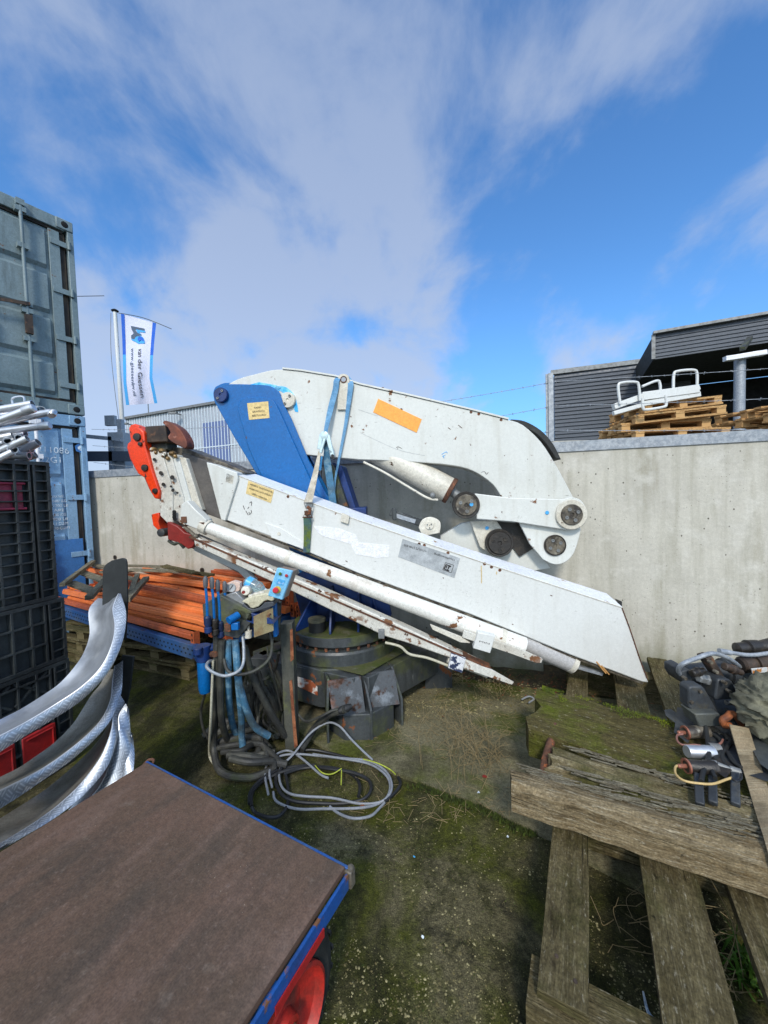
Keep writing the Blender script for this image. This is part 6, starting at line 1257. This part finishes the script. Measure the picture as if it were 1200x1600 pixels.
# heavy timbers
tm = thing('timber_mat', 'mat of heavy rotten timbers on rusty rods, mossy behind and bleached at the front', 'timber mat', T(.6, .5, .25))
ZT_ = .42
def timber(pts_far, pts_near, z, h, m_, name, label, nu=34, nv=6, seed=0, rough=.010, endl=.05, step=None):
    """a weathered timber from its far and near top edges (left px, right px)"""
    fa, fb, na, nb = G(*pts_far[0], z), G(*pts_far[1], z), G(*pts_near[0], z), G(*pts_near[1], z)
    m = MB(); L_ = (fb - fa).length; Wd = (na - fa).length; so_ = seed * 7.3; gr, gb = [], []
    u0, v0 = rnd.uniform(0, 30), rnd.uniform(0, 30)
    for i in range(nu + 1):
        t = i / nu; row, rb_ = [], []
        for j in range(nv + 1):
            s_ = j / nv; p = fa.lerp(fb, t).lerp(na.lerp(nb, t), s_)
            e = -mnoise.noise(V((s_ * 6 + so_, 3, 0))) * endl * max(0, 1 - t * 9)
            d = (fb - fa).normalized() * e
            g_ = mnoise.noise(V((t * L_ * 1.6, s_ * Wd * 26, so_))) * rough + mnoise.noise(V((t * L_ * 5, s_ * Wd * 70, so_))) * rough * .6
            if j in (0, nv): g_ -= rough * .9; d += (na - fa).normalized() * ((mnoise.noise(V((t * 9, so_, j))) * rough * 1.3))
            row.append(m.bm.verts.new(p + d + V((0, 0, g_)))); rb_.append(m.bm.verts.new(p + d + V((0, 0, -h + g_ * .3))))
        gr.append(row); gb.append(rb_)
    for i in range(nu):
        ua, ub_ = u0 + L_ * i / nu, u0 + L_ * (i + 1) / nu
        for j in range(nv):
            va, vb = v0 + Wd * j / nv, v0 + Wd * (j + 1) / nv
            m.face([gr[i][j], gr[i + 1][j], gr[i + 1][j + 1], gr[i][j + 1]], [(ua, va), (ub_, va), (ub_, vb), (ua, vb)])
            m.face([gb[i][j], gb[i][j + 1], gb[i + 1][j + 1], gb[i + 1][j]], [(ua, va), (ua, vb), (ub_, vb), (ub_, va)])
        for j, sg in ((0, 1), (nv, -1)):
            q = [gr[i][j], gr[i + 1][j], gb[i + 1][j], gb[i][j]]; m.face(q if sg < 0 else q[::-1], [(ua, v0), (ub_, v0), (ub_, v0 + h), (ua, v0 + h)] if sg < 0 else [(ua, v0 + h), (ub_, v0 + h), (ub_, v0), (ua, v0)])
    for i, sg in ((0, 1), (nu, -1)):
        for j in range(nv): va, vb = v0 + Wd * j / nv, v0 + Wd * (j + 1) / nv; m.face([gr[i][j], gr[i][j + 1], gb[i][j + 1], gb[i][j]] if sg > 0 else [gr[i][j], gb[i][j], gb[i][j + 1], gr[i][j + 1]], [(u0, va), (u0, vb), (u0 + h, vb), (u0 + h, va)] if sg > 0 else [(u0, va), (u0 + h, va), (u0 + h, vb), (u0, vb)])
    return obj(name, m, m_, tm, label=label, ang=50)
timber([(843, 1071), (1290, 1190)], [(828, 1136), (1330, 1300)], ZT_, .15, 'w_moss', 'timber', 'broad dark timber with bright green moss along its far edge', seed=1, rough=.012, endl=.09)
timber([(868, 1163), (1330, 1302)], [(858, 1196), (1330, 1352)], ZT_ - .01, .13, 'w_mid', 'timber', 'splintered grey middle timber with jagged end', seed=2, rough=.02, endl=.16, nv=8)
timber([(800, 1197), (1330, 1345)], [(797, 1226), (1330, 1392)], ZT_ + .0, .105, 'w_front', 'timber', 'long bleached front timber sticking out to the left', seed=3, rough=.011, endl=.05)
for a, b_ in (((868, 1134), (852, 1190)),):
    m = MB(); m.frus(G(*a, .40), G(*b_, .36), .019, n=14); obj('rod', m, 'rust', tm)
m = MB(); c = G(841, 1252, .37); m.frus(c - uv_ * 0 + wv * .05, c - wv * .02, .03, n=14); obj('rod_end', m, 'rust', tm)
m = MB()
a, b_ = G(852, 1190, .36), G(841, 1252, .36); m.frus(a, b_, .017, n=12); obj('rod', m, 'rust', tm)
sp_ = MB()
for (a0, a1, zz, n) in (((800, 1197), (1200, 1313), ZT_, 90), ((868, 1164), (1200, 1262), ZT_, 90), ((875, 1200), (1200, 1298), ZT_, 80)):
    A0, A1 = G(*a0, zz), G(*a1, zz); D_ = (A1 - A0).normalized()
    for i in range(n):
        p = A0.lerp(A1, rnd.random()) + V((rnd.gauss(0, .006), rnd.gauss(0, .012), rnd.uniform(-.004, .006))); l = rnd.uniform(.02, .11); q = p + D_ * l + V((0, 0, rnd.uniform(-.004, .01))); sp_.beam(p, q, rnd.uniform(.002, .007), .003)
obj('splinters', sp_, 'w_grey', tm, kind='stuff')
# moss cushions along the far timber edge
mm = MB()
for i in range(9000):
    t = rnd.random() ** 1.7; f = G(848, 1073, ZT_).lerp(G(1190, 1165, ZT_), t); n_ = (G(836, 1110, ZT_) - G(846, 1072, ZT_))
    s_ = abs(rnd.gauss(0, .3)) * (1 - .5 * t); p = f + n_ * s_ + V((0, 0, rnd.uniform(-.006, .008)))
    if mnoise.noise(p * 9) + .5 * mnoise.noise(p * 40) < -.2 + s_ * 1.2: continue
    a = rnd.uniform(0, 6.28); r = rnd.uniform(.001, .0026); d = V((math.cos(a), math.sin(a), 0)) * r; h = V((rnd.uniform(-.003, .003), rnd.uniform(-.003, .003), rnd.uniform(.002, .006)))
    mm.face([mm.bm.verts.new(p - d), mm.bm.verts.new(p + d), mm.bm.verts.new(p + h)])
M['mossbright'] = mat('bright_moss', C(116, 128, 18), .9, 0, [dict(c=C(80, 94, 20), s=9, lo=.42, hi=.6)])
obj('moss', mm, 'mossbright', kind='stuff', flat=True)
# ================================================================== BLACK HYDRAULIC HITCH UNIT
hu = thing('hydraulic_unit', 'greasy black hydraulic coupling unit with solenoid valves and grey handle bars lying on the timbers', 'hydraulic unit', G(1150, 1240, ZT_))
def X(px, py, Y=1.85): return U(px, py, Y)
def z8(x, y, Y=1.85):
    py = 980 + y / 5.926; ds = ray(1040 + x / 5.926, py); Ym = 1.165 / -ds.z * ds.y if ds.z < 0 else 9     # never sink into the timbers
    return U(1040 + x / 5.926, py, min(Y, Ym - .03 - (1.85 - Y) * .25))
def hx(name, pts, Y0, Y1, m_, bev=.004, label=None, z=True):
    m = MB(); m.prism([(z8 if z else X)(a, b_, Y0) for a, b_ in pts], (.0, Y1 - Y0, 0)); return obj(name, m, m_, hu, bev=bev, label=label)
M['bs'] = mat('greasy_black_paint', C(44, 47, 50), .58, 0, [dict(c=C(72, 78, 84), s=6, lo=.42, hi=.7, a=.7), dict(c=C(80, 74, 58), s=14, lo=.56, hi=.7, a=.6)], bump=[(40, .25, (1, 1, 1))])
m = MB(); m.tube([z8(150, 450, 1.85), z8(118, 400, 1.83), z8(160, 340, 1.8), z8(280, 290, 1.8), z8(410, 245, 1.8), z8(500, 255, 1.82), z8(600, 300, 1.85), z8(685, 365, 1.9)], .0105, 10); obj('handle_bar', m, 'galv', hu)
m = MB(); m.tube([z8(500, 222, 1.9), z8(600, 235, 1.9), z8(780, 258, 1.88), z8(960, 240, 1.86), z8(1200, 210, 1.85)], .010, 10); m.frus(z8(495, 220, 1.9), z8(600, 236, 1.9), .0135, n=14); obj('handle_bar', m, 'galv', hu)
m = MB(); a, b_ = z8(180, 450, 1.95), z8(1300, 320, 1.95); m.lathe(a, b_ - a, [(.045, 0), (.055, .01), (.055, .2), (.065, .205), (.065, .24), (.05, .245), (.05, .33), (.058, .335), (.058, .6)], 24); obj('cylinder_body', m, 'bs', hu)
m = MB(); a, b_ = z8(520, 520, 2.0), z8(1300, 390, 2.0); m.frus(a, b_, .075, n=24); obj('cylinder_body', m, 'bs', hu)
m = MB(); a, b_ = z8(690, 350, 1.9), z8(1300, 275, 1.9); m.lathe(a, b_ - a, [(.03, 0), (.04, .01), (.04, .05), (.032, .052), (.032, .07), (.044, .072), (.044, .5)], 20); obj('rusty_tube', m, 'brownsteel', hu)
m = MB(); a, b_ = z8(640, 200, 1.95), z8(1300, 150, 1.95); m.lathe(a, b_ - a, [(.015, 0), (.03, .01), (.03, .06), (.04, .065), (.036, .12), (.03, .125), (.042, .2), (.03, .3)], 18); obj('valve_body', m, 'grease', hu)
hx('name_plate', [(795, 385), (1000, 368), (1000, 412), (805, 430)], 1.84, 1.845, mat('rusty_white_plate', C(200, 200, 196), .5, 0, [dict(c=C(176, 110, 40), s=16, lo=.5, hi=.58)]), bev=.001)
hx('end_block', [(150, 410), (215, 395), (265, 420), (235, 560), (190, 540), (150, 480)], 1.83, 1.95, 'bs')
hx('arm', [(370, 290), (440, 270), (550, 460), (500, 485)], 1.8, 1.86, 'brownsteel', bev=.006)
M['lug'] = mat('paler_black_lug', C(66, 70, 70), .55, 0, [dict(c=C(92, 92, 80), s=6, lo=.42, hi=.7, a=.8)], bump=[(40, .2, (1, 1, 1))])  # paler black, for the lower lug face and one frame plate
hx('lug', [(212, 570), (235, 548), (340, 545), (370, 575), (442, 700), (500, 800), (272, 806), (215, 740)], 1.74, 1.8, 'bs', bev=.008)
hx('lug_face', [(270, 804), (500, 798), (535, 880), (520, 918), (315, 930)], 1.70, 1.79, 'lug', bev=.006)
hx('lug', [(478, 492), (500, 480), (590, 480), (625, 510), (672, 620), (640, 668), (462, 680), (460, 640)], 1.76, 1.85, 'bs', bev=.008)
hx('frame_plate', [(190, 800), (260, 810), (330, 930), (260, 950), (210, 1080), (170, 1050)], 1.86, 1.92, 'bs')
hx('frame_plate', [(520, 900), (800, 960), (1000, 1250), (1000, 1450), (640, 1330), (520, 1180)], 1.82, 1.9, 'bs')
hx('frame_plate', [(800, 1000), (880, 1040), (1300, 1340), (1300, 1480), (960, 1330), (840, 1120)], 1.66, 1.7, 'lug')
hx('frame_plate', [(440, 640), (760, 620), (800, 900), (520, 900)], 1.9, 2.0, 'bs')
hx('side_block', [(120, 870), (190, 855), (200, 930), (140, 930)], 1.85, 1.95, 'bs')
m = MB(); m.tube([z8(600, 800, 1.68), z8(575, 830, 1.66), z8(530, 860, 1.66), z8(545, 905, 1.66), z8(600, 910, 1.66)], .014, 10); m.tube([z8(600, 800, 1.68), z8(640, 810, 1.68), z8(690, 880, 1.7), z8(750, 950, 1.7)], .013, 10); obj('rusty_hook', m, mat('orange_rust_hook', C(150, 84, 44), .8, 0, [dict(c=C(100, 56, 34), s=20, lo=.4, hi=.6)], bump=[(50, .3, (1, 1, 1))]), hu)
for (a, b_, r, mm_, ring) in (((180, 975), (370, 965), .026, 'dirtysteel', 1), ((195, 1150), (380, 1160), .025, 'alu', 0), ((190, 1285), (410, 1305), .025, 'grease', 1)):
    A_2, B_2 = z8(*a, 1.72), z8(*b_, 1.76); m = MB(); m.lathe(A_2, B_2 - A_2, [(r * .9, 0), (r, .004), (r, .07), (r * 1.1, .075), (r * 1.1, .11), (r * .6, .12)], 20); s_ = obj('solenoid', m, mm_, hu)
    if ring:
        m = MB(); m.pipe(A_2 + V((-.002, 0, 0)), A_2 + V((.005, 0, 0)), r * 1.1, .008, 18); m.frus(A_2, A_2 + V((-.028, -.004, .003)), .008, n=8); m.sphere(A_2 + V((-.03, -.004, .003)), .0085); obj('copper_cap', m, mat('copper_red', C(150, 96, 76), .5, .3), s_)
m = MB(); m.frus(z8(400, 1120, 1.77), z8(500, 1130, 1.78), .022); m.frus(z8(395, 1255, 1.74), z8(470, 1265, 1.76), .012); m.frus(z8(480, 1270, 1.74), z8(600, 1320, 1.78), .01); m.frus(z8(590, 1315, 1.78), z8(690, 1345, 1.8), .014); obj('fittings', m, 'greysteel', hu)
for pts, mm_ in (([(160, 990), (110, 1000), (108, 1050), (160, 1090), (280, 1090), (400, 1105), (500, 1080), (530, 1040)], 'copperwire'), ([(160, 1275), (95, 1290), (95, 1360), (170, 1420), (300, 1445), (440, 1450), (560, 1410), (610, 1395)], 'tanwire'), ([(610, 1400), (660, 1425), (700, 1400), (700, 1360)], 'cable_k')):
    if mm_ not in M: M[mm_] = mat(mm_ + '_sheath', C(140, 96, 84) if mm_[0] == 'c' else C(186, 158, 104), .5)
    m = MB(); m.tube([z8(a, b_, 1.70) for a, b_ in pts], .0042, 8); obj('wire', m, mm_, hu)
m = MB(); m.tube([z8(372, 920, 1.7), z8(390, 1060, 1.7), z8(400, 1200, 1.7), z8(350, 1330, 1.72), z8(330, 1430, 1.74)], .009, 8); m.tube([z8(400, 1200, 1.7), z8(420, 1300, 1.72), z8(460, 1400, 1.75)], .008, 8); obj('strut', m, 'rubber', hu)
for a, b_ in (((300, 1360), (320, 1450)), ((640, 1330), (650, 1450)), ((430, 1300), (440, 1440))):
    q = z8(*b_, 1.62); q.z = ZT_ + .005; m = MB(); m.beam(z8(*a, 1.8), q, .028, .02); obj('leg', m, 'bs', hu, bev=.004)
hx('frame_plate', [(420, 1300), (520, 1200), (640, 1290), (560, 1400)], 1.74, 1.76, 'grease')
rnd.seed(9)
for (x0, y0, x1, y1, r, mm_) in ((700, 620, 900, 560, .022, 'grease'), (300, 470, 460, 500, .02, 'greysteel'), (540, 360, 700, 420, .018, 'brownsteel'), (420, 930, 520, 1000, .012, 'dirtysteel'), (560, 1000, 640, 1100, .014, 'grease'), (700, 700, 780, 860, .02, 'bs'), (560, 700, 700, 690, .012, 'greysteel'), (240, 430, 350, 400, .018, 'grease'), (820, 1160, 960, 1260, .02, 'bs')):
    m = MB(); a, b_ = z8(x0, y0, 1.8), z8(x1, y1, 1.82); m.lathe(a, b_ - a, [(r * .7, 0), (r, .004), (r, (b_ - a).length * .4), (r * 1.25, (b_ - a).length * .42), (r * 1.25, (b_ - a).length * .6), (r * .8, (b_ - a).length * .62), (r * .8, (b_ - a).length)], 6 if r > .019 else 14); obj('fitting', m, mm_, hu, bev=.001)
for (x, y) in ((330, 600), (250, 700), (560, 520), (600, 600), (360, 850), (470, 840), (300, 900), (190, 480), (430, 330), (480, 420)):
    m = MB(); c = z8(x, y, 1.73); m.frus(c + V((0, .02, 0)), c, .008, n=6); obj('bolt', m, 'dirtysteel', hu)
for pts in ([(560, 760), (640, 900), (600, 1060), (520, 1180), (560, 1290)], [(420, 980), (500, 1040), (520, 1140), (450, 1230)], [(690, 560), (760, 640), (820, 800), (900, 1000)], [(460, 1180), (560, 1150), (620, 1240), (700, 1300)]):
    m = MB(); m.tube([z8(a, b_, 1.76) for a, b_ in pts], .008, 8); obj('hose', m, 'rubber', hu)
# webbing over the unit
ws = thing('webbing_strap', 'dirty beige webbing strap running from a rusty hook down over the timbers', 'strap', X(1160, 1140, 1.62))
m = MB(); l_ = [(1139, 1132, 1.62), (1150, 1170, 1.55), (1164, 1215, 1.44), (1178, 1262, 1.34), (1194, 1312, 1.2), (1206, 1360, 1.12)]; r_ = [(1169, 1138, 1.62), (1180, 1172, 1.55), (1194, 1215, 1.44), (1210, 1260, 1.34), (1228, 1308, 1.2), (1244, 1356, 1.12)]
m.loft([[U(*p) for p in l_], [U(*p) for p in r_]], .004, 5); obj('webbing', m, mat('dirty_beige_webbing', C(134, 118, 92), .85, 0, [dict(c=C(100, 88, 66), s=10, lo=.42, hi=.62), dict(c=C(150, 138, 112), s=4, st=(40, 1, 1), lo=.5, hi=.6, a=.6)], bump=[(60, .4, (3, 1, 1))], coord='UV'), ws)
# canvas bundle
tp = MB(); cS = U(1196, 1105, 1.62)
for (dx, dy, dz_, sx_, sy_, sz_) in ((0, 0, 0, .1, .1, .09), (.09, .02, .02, .15, .11, .11), (.03, -.02, -.07, .1, .09, .08), (.16, 0, -.08, .15, .12, .1)):
    m0 = Matrix.Translation(cS + V((dx, dy, dz_))) @ Matrix.Diagonal((sx_, sy_, sz_, 1)); bmesh.ops.create_icosphere(tp.bm, subdivisions=5, radius=1, matrix=m0)
for v in tp.bm.verts:
    n_ = (v.co - cS).normalized(); q = v.co + V((mnoise.noise(v.co * 6), mnoise.noise(v.co * 6 + V((9, 0, 0))), 0)) * .06
    g_ = (1 - abs(mnoise.noise(V((q.x * 9, q.y * 5, q.z * 16))))) ** 3 + .5 * (1 - abs(mnoise.noise(V((q.x * 24, q.y * 10, q.z * 34))))) ** 4; v.co += n_ * (g_ * .045 - .04)
tpo = obj('tarpaulin', tp, 'tarp', label='crumpled khaki canvas bundle lying on the black hydraulic unit', cat='tarpaulin', ang=80)
# ================================================================== CABLES ON THE GROUND
rnd.seed(77)
def c3(x, y, z=.03): return G(350 + x / 2.667, 1080 + y / 2.667, z)
def cable(name, label, runs, r, m_, z0=.028):
    t = thing(name, label, 'cable', c3(*runs[0][0][:2]))
    for run in runs: m = MB(); m.tube([c3(p[0], p[1], (p[2] if len(p) > 2 else z0 + rnd.uniform(0, .02))) for p in run], r, 8); obj('loop', m, m_, t)
cable('power_cable', 'light grey cable coiled in wide loops on the ground beside the crane foot', [
    [(185, 430), (172, 360), (178, 310), (215, 265), (270, 248), (330, 285), (400, 345), (435, 362)],
    [(200, 400), (190, 330), (225, 275), (300, 262), (400, 270), (520, 285), (610, 305), (670, 345), (692, 390), (680, 440), (640, 465), (560, 468), (450, 445), (340, 438), (270, 425), (235, 385), (235, 320), (290, 262, .06), (360, 175, .12), (430, 132, .16), (480, 145, .16), (530, 200, .1), (580, 250, .06), (620, 287, .03)],
    [(205, 420), (220, 460), (300, 490), (420, 490), (560, 487), (640, 470), (690, 430), (698, 380), (670, 330), (600, 290), (480, 278), (370, 262)],
    [(440, 480), (480, 510), (540, 530), (610, 520), (650, 485), (690, 440)]], .0062, 'cable_g')
cable('power_cable', 'black cable in loose loops lying under the light grey coils', [
    [(115, 480), (120, 420), (170, 370), (260, 330), (350, 315), (450, 325), (540, 340), (600, 370), (612, 410), (580, 450), (500, 468), (400, 468), (300, 460), (240, 430), (215, 370), (240, 320), (280, 270), (350, 245), (440, 258), (540, 285)],
    [(115, 480), (130, 505), (180, 525), (230, 520), (262, 480), (268, 420), (258, 350)],
    [(250, 345), (330, 320), (440, 318), (530, 345), (565, 390), (560, 440)], [(670, 460), (715, 420), (735, 385), (725, 360)], [(105, 470), (115, 410), (180, 350), (270, 318), (380, 308)]], .0085, 'cable_k', .02)
cable('power_cable', 'thin yellow-green wire ends poking out of the coiled cables', [[(380, 310), (410, 340), (450, 345), (490, 322)], [(580, 283), (640, 300), (690, 325), (715, 347)], [(490, 330), (488, 390)]], .0032, 'cable_y', .04)
# ================================================================== WEEDS, MOSS, PEBBLES, LITTER
def stems(name, label, px, n, hmin, hmax, m_='drystem', spread=.05, r=.0016, lean=.5):
    b = G(*px); m = MB()
    for i in range(n):
        p = b + V((rnd.gauss(0, spread), rnd.gauss(0, spread), 0)); h = rnd.uniform(hmin, hmax); d = V((rnd.gauss(0, lean), rnd.gauss(0, lean), 1)).normalized()
        q = p + d * h * .5 + V((rnd.gauss(0, .03), rnd.gauss(0, .03), 0)); e = q + V((d.x * h * .6 + rnd.gauss(0, .04), d.y * h * .6, h * .35 * rnd.uniform(.1, 1)))
        m.tube([p, q, e], r, 4, taper=(1, .4))
        for k in range(2):
            s_ = q.lerp(e, rnd.random()); m.tube([s_, s_ + V((rnd.gauss(0, .04), rnd.gauss(0, .03), rnd.uniform(0, .05)))], r * .6, 4, smooth=False)
    return obj(name, m, m_, label=label, cat='weed')
stems('dry_weed', 'dense tangle of dead grass and twigs on the concrete near the timber end', (745, 1185), 90, .06, .4, spread=.1, lean=.5, r=.0015)
stems('dry_weed', 'tall thin dry stem standing alone in front of the crane foot', (658, 1205), 2, .4, .5, spread=.01, lean=.06)
stems('dry_weed', 'tall bare twigs rising between crane foot and grass tangle', (722, 1225), 4, .25, .45, spread=.03, lean=.15)
stems('dry_weed', 'dead twigs by the wall foot below the boom tip', (770, 1090), 24, .12, .34, spread=.09, lean=.5)
stems('dry_weed', 'dry grass stems growing between the pallet boards at the bottom right', (1105, 1530), 22, .08, .3, spread=.05, lean=.5)
stems('dry_weed', 'few bent dry blades lying in the gap under the front timber', (1000, 1470), 9, .05, .16, spread=.06, lean=.9)
stems('dry_weed', 'dry stalks sticking up behind the mossy timber by the wall', (950, 1060), 10, .2, .4, spread=.08, lean=.3)
m = MB(); b = G(1172, 1530)
for i in range(90):
    p = b + V((rnd.gauss(0, .035), rnd.gauss(0, .035), 0)); d = V((rnd.gauss(0, .5), rnd.gauss(0, .5), 1)).normalized(); h = rnd.uniform(.06, .17); w_ = V((rnd.uniform(-1, 1), rnd.uniform(-1, 1), 0)).normalized() * rnd.uniform(.0015, .004)
    q = p + d * h * .6; e = q + V((d.x, d.y, .1)) * h * .6
    v = [m.bm.verts.new(x) for x in (p - w_, p + w_, q + w_, e, q - w_)]; m.face(v)
obj('green_weed', m, 'leafgreen', label='fresh green grass tuft in the bottom right corner among the boards', cat='weed', flat=True)
stems('dry_weed', 'pale dry weeds growing on the slab right of the crane foot', (690, 1130), 26, .06, .25, spread=.1, lean=.5, r=.0012)
stems('dry_weed', 'thin dry weeds at the earth heap under the lower white beam', (700, 1070), 22, .08, .28, spread=.12, lean=.5, r=.0012)
# moss in the slab joint and in patches
mo = MB()
jt = [(600, 1206), (655, 1226), (700, 1244), (752, 1262), (800, 1288), (862, 1316), (905, 1345)]
jp = spline([G(*p) for p in jt], 30)
def tuft(p, r, h):
    a = rnd.uniform(0, 6.28); d = V((math.cos(a), math.sin(a), 0)) * r
    mo.face([mo.bm.verts.new(p - d), mo.bm.verts.new(p + d), mo.bm.verts.new(p + V((rnd.uniform(-r, r), rnd.uniform(-r, r), h)))])
for p in jp:
    for k in range(26):
        q = p + V((rnd.gauss(0, .016), rnd.gauss(0, .022), .0)); q.z = .004
        if mnoise.noise(q * 4) > -.25: tuft(q, rnd.uniform(.002, .007), rnd.uniform(.004, .024))
for cx3, cy3, n, sg in ((560, 1190, 700, .09), (640, 1320, 300, .12), (700, 1400, 500, .16), (440, 1200, 500, .12), (630, 1500, 300, .12), (850, 1300, 300, .07), (700, 1100, 300, .12)):
    c = G(cx3, cy3)
    for k in range(n):
        q = c + V((rnd.gauss(0, sg), rnd.gauss(0, sg), 0)); q.z = .001
        if mnoise.noise(q * 7) > 0: tuft(q, rnd.uniform(.0015, .004), rnd.uniform(.002, .006))
obj('moss', mo, 'moss', kind='stuff', flat=True)
pb_ = MB()
def pebble(p, r):
    a = rnd.uniform(0, 6.28); X_, Y_ = V((math.cos(a), math.sin(a), 0)) * r * rnd.uniform(.7, 1.4), V((-math.sin(a), math.cos(a), 0)) * r * rnd.uniform(.6, 1.1); Z_ = V((0, 0, r * rnd.uniform(.3, .55)))
    v = [pb_.bm.verts.new(p + q * rnd.uniform(.8, 1.15)) for q in (X_, X_ * .5 + Y_, -X_ * .5 + Y_, -X_, -X_ * .5 - Y_, X_ * .5 - Y_)]
    t = [pb_.bm.verts.new(p + Z_ + q * rnd.uniform(.35, .6)) for q in (X_, Y_, -X_, -Y_)]
    pb_.bm.faces.new(t)
    for q in ((0, 1, 0), (1, 2, 1), (2, 3, 2), (3, 4, 2), (4, 5, 3), (5, 0, 0)): pb_.bm.faces.new((v[q[0]], v[q[1]], t[q[2]]))
    pb_.bm.faces.new((v[1], t[1], t[0])); pb_.bm.faces.new((v[3], t[2], t[1])) if False else None; pb_.bm.faces.new((v[2], t[2], t[1])); pb_.bm.faces.new((v[4], t[3], t[2])); pb_.bm.faces.new((v[5], t[0], t[3]))
for i in range(5200):
    x, y = rnd.uniform(360, 1150), 1150 + 470 * rnd.random() ** .8; p = G(x, y); 
    if mnoise.noise(p * 3.3) + .5 * mnoise.noise(p * 9) < -.1: continue
    pebble(p + V((0, 0, .0)), rnd.choice((.0014, .0018, .0022, .0026, .0034, .0044)) * rnd.uniform(.7, 1.2))
for i in range(1100):
    x, y = rnd.uniform(620, 860), rnd.uniform(1050, 1125); p = G(x, y); pebble(p + V((0, 0, .02)), rnd.uniform(.003, .011))
obj('gravel', pb_, mat('mixed_gravel', C(150, 142, 104), .8, 0, [dict(c=C(96, 88, 56), s=14, lo=.4, hi=.55), dict(c=C(180, 174, 148), s=40, lo=.66, hi=.7)], spec=.3), kind='stuff', flat=True)
def bit(px, label, m_, s_=.012, cat='litter', name='litter', z=.004):
    p = G(*px); m = MB(); pts = [p + V((math.cos(a) * s_ * rnd.uniform(.5, 1.2), math.sin(a) * s_ * rnd.uniform(.5, 1.2), z + rnd.uniform(0, .006))) for a in (0, 1.1, 2.2, 3.2, 4.3, 5.3)]; m.prism(pts, (0, 0, .0015)); return obj(name, m, m_, label=label, cat=cat, flat=True)
bit((748, 1245), 'small white scrap lying by the mossy joint', 'whiteink', .008, z=.02)
bit((793, 1310), 'white chip on the concrete left of the front timber', 'whiteink', .006)
bit((566, 1270), 'rust-brown dead leaf inside the cable coil', 'leafbrown', .016, 'leaf', 'dead_leaf', .03)
bit((647, 1341), 'tiny blue plastic scrap on the bare concrete', 'blue_lite', .006)
bit((661, 1467), 'tiny white scrap on the mossy ground near the trolley wheel', 'whiteink', .006)
bit((758, 1222), 'dark red leaf among the dead grass', 'redbrown', .014, 'leaf', 'dead_leaf', .03)
m = MB(); m.tube([G(1005, 1550, .02), G(1012, 1580, .05), G(1022, 1595, .02)], .007, 6, taper=(.4, 1)); obj('feather', m, 'whiteink', label='white curved feather in the dark gap between boards', cat='feather')
m = MB(); m.tube([G(815, 1093, .05), G(826, 1088, .07), G(834, 1092, .06), G(826, 1098, .05)], .006, 8); obj('plastic_clip', m, 'galv', label='small pale grey plastic clip on the gravel by the wall', cat='litter')
M['rotwood'] = mat('rotten_brown_earth', C(78, 66, 44), .95, 0, [dict(c=C(52, 46, 30), s=12, lo=.4, hi=.6, d=9), dict(c=C(104, 90, 60), s=26, lo=.54, hi=.66, a=.7), dict(c=C(66, 70, 28), s=5, lo=.5, hi=.62, a=.7)], bump=[(20, .8, (1, 1, 1)), (80, .8, (1, 1, 1))])
m = MB(); far_, near_ = [], []; X0, X1 = -2.6, 2.6; NN = 90
rowz = []
for i in range(NN + 1):
    x = X0 + (X1 - X0) * i / NN; wd = .3 + .16 * mnoise.noise(V((x * 2.3, 1, 0))) + .06 * mnoise.noise(V((x * 11, 4, 0))); row = []
    for j in range(7):
        f = j / 6; p = wallpt(x, 0, -.004 - wd * f); hgt = .05 * (1 - f) ** 1.5 + .012 * mnoise.noise(p * 14) * (1 - f); p.z = max(.0225 - .03 * (f == 1), .022 + hgt) if j < 6 else -.004; row.append(m.bm.verts.new(p))
    rowz.append(row)
for i in range(NN):
    for j in range(6): m.face([rowz[i][j], rowz[i + 1][j], rowz[i + 1][j + 1], rowz[i][j + 1]])
obj('earth_strip', m, 'rotwood', kind='structure')
lt = MB(); tw = MB()
for i in range(1500):
    x = rnd.uniform(-1.2, 2.2); p = wallpt(x, 0, -.02 - abs(rnd.gauss(0, .24))); p.z = .03 + .02 * rnd.random(); a = rnd.uniform(0, 6.28); r = rnd.uniform(.006, .02); d = V((math.cos(a), math.sin(a), rnd.uniform(-.3, .3))) * r; e = V((-math.sin(a), math.cos(a), rnd.uniform(-.4, .4))) * r * rnd.uniform(.2, .5)
    lt.face([lt.bm.verts.new(q) for q in (p - d, p + e, p + d, p - e)])
for i in range(500):
    x, y = rnd.uniform(560, 860), rnd.uniform(1080, 1290); p = G(x, y, .022); a = rnd.uniform(0, 6.28); l = rnd.uniform(.02, .09); q = p + V((math.cos(a) * l, math.sin(a) * l, rnd.uniform(0, .02)))
    if mnoise.noise(p * 3) > -.05: tw.tube([p, q], .0011, 3, smooth=False)
obj('twigs', tw, 'drystem', kind='stuff', flat=True); obj('leaf_litter', lt, 'leafbrown', kind='stuff', flat=True)
# nails in the pallet boards
for u, w in ((-.02, -.52), (.03, -.56), (-.03, .3 - .3), (.35, -.55), (.42, -.6), (.36, .0), (.43, .02), (.66, -.58), (.72, .0)):
    m = MB(); c = T(u, w, bz + .0145); m.frus(c, c + V((0, 0, .003)), .006, .005, 8); obj('nail', m, 'brownsteel', wp)
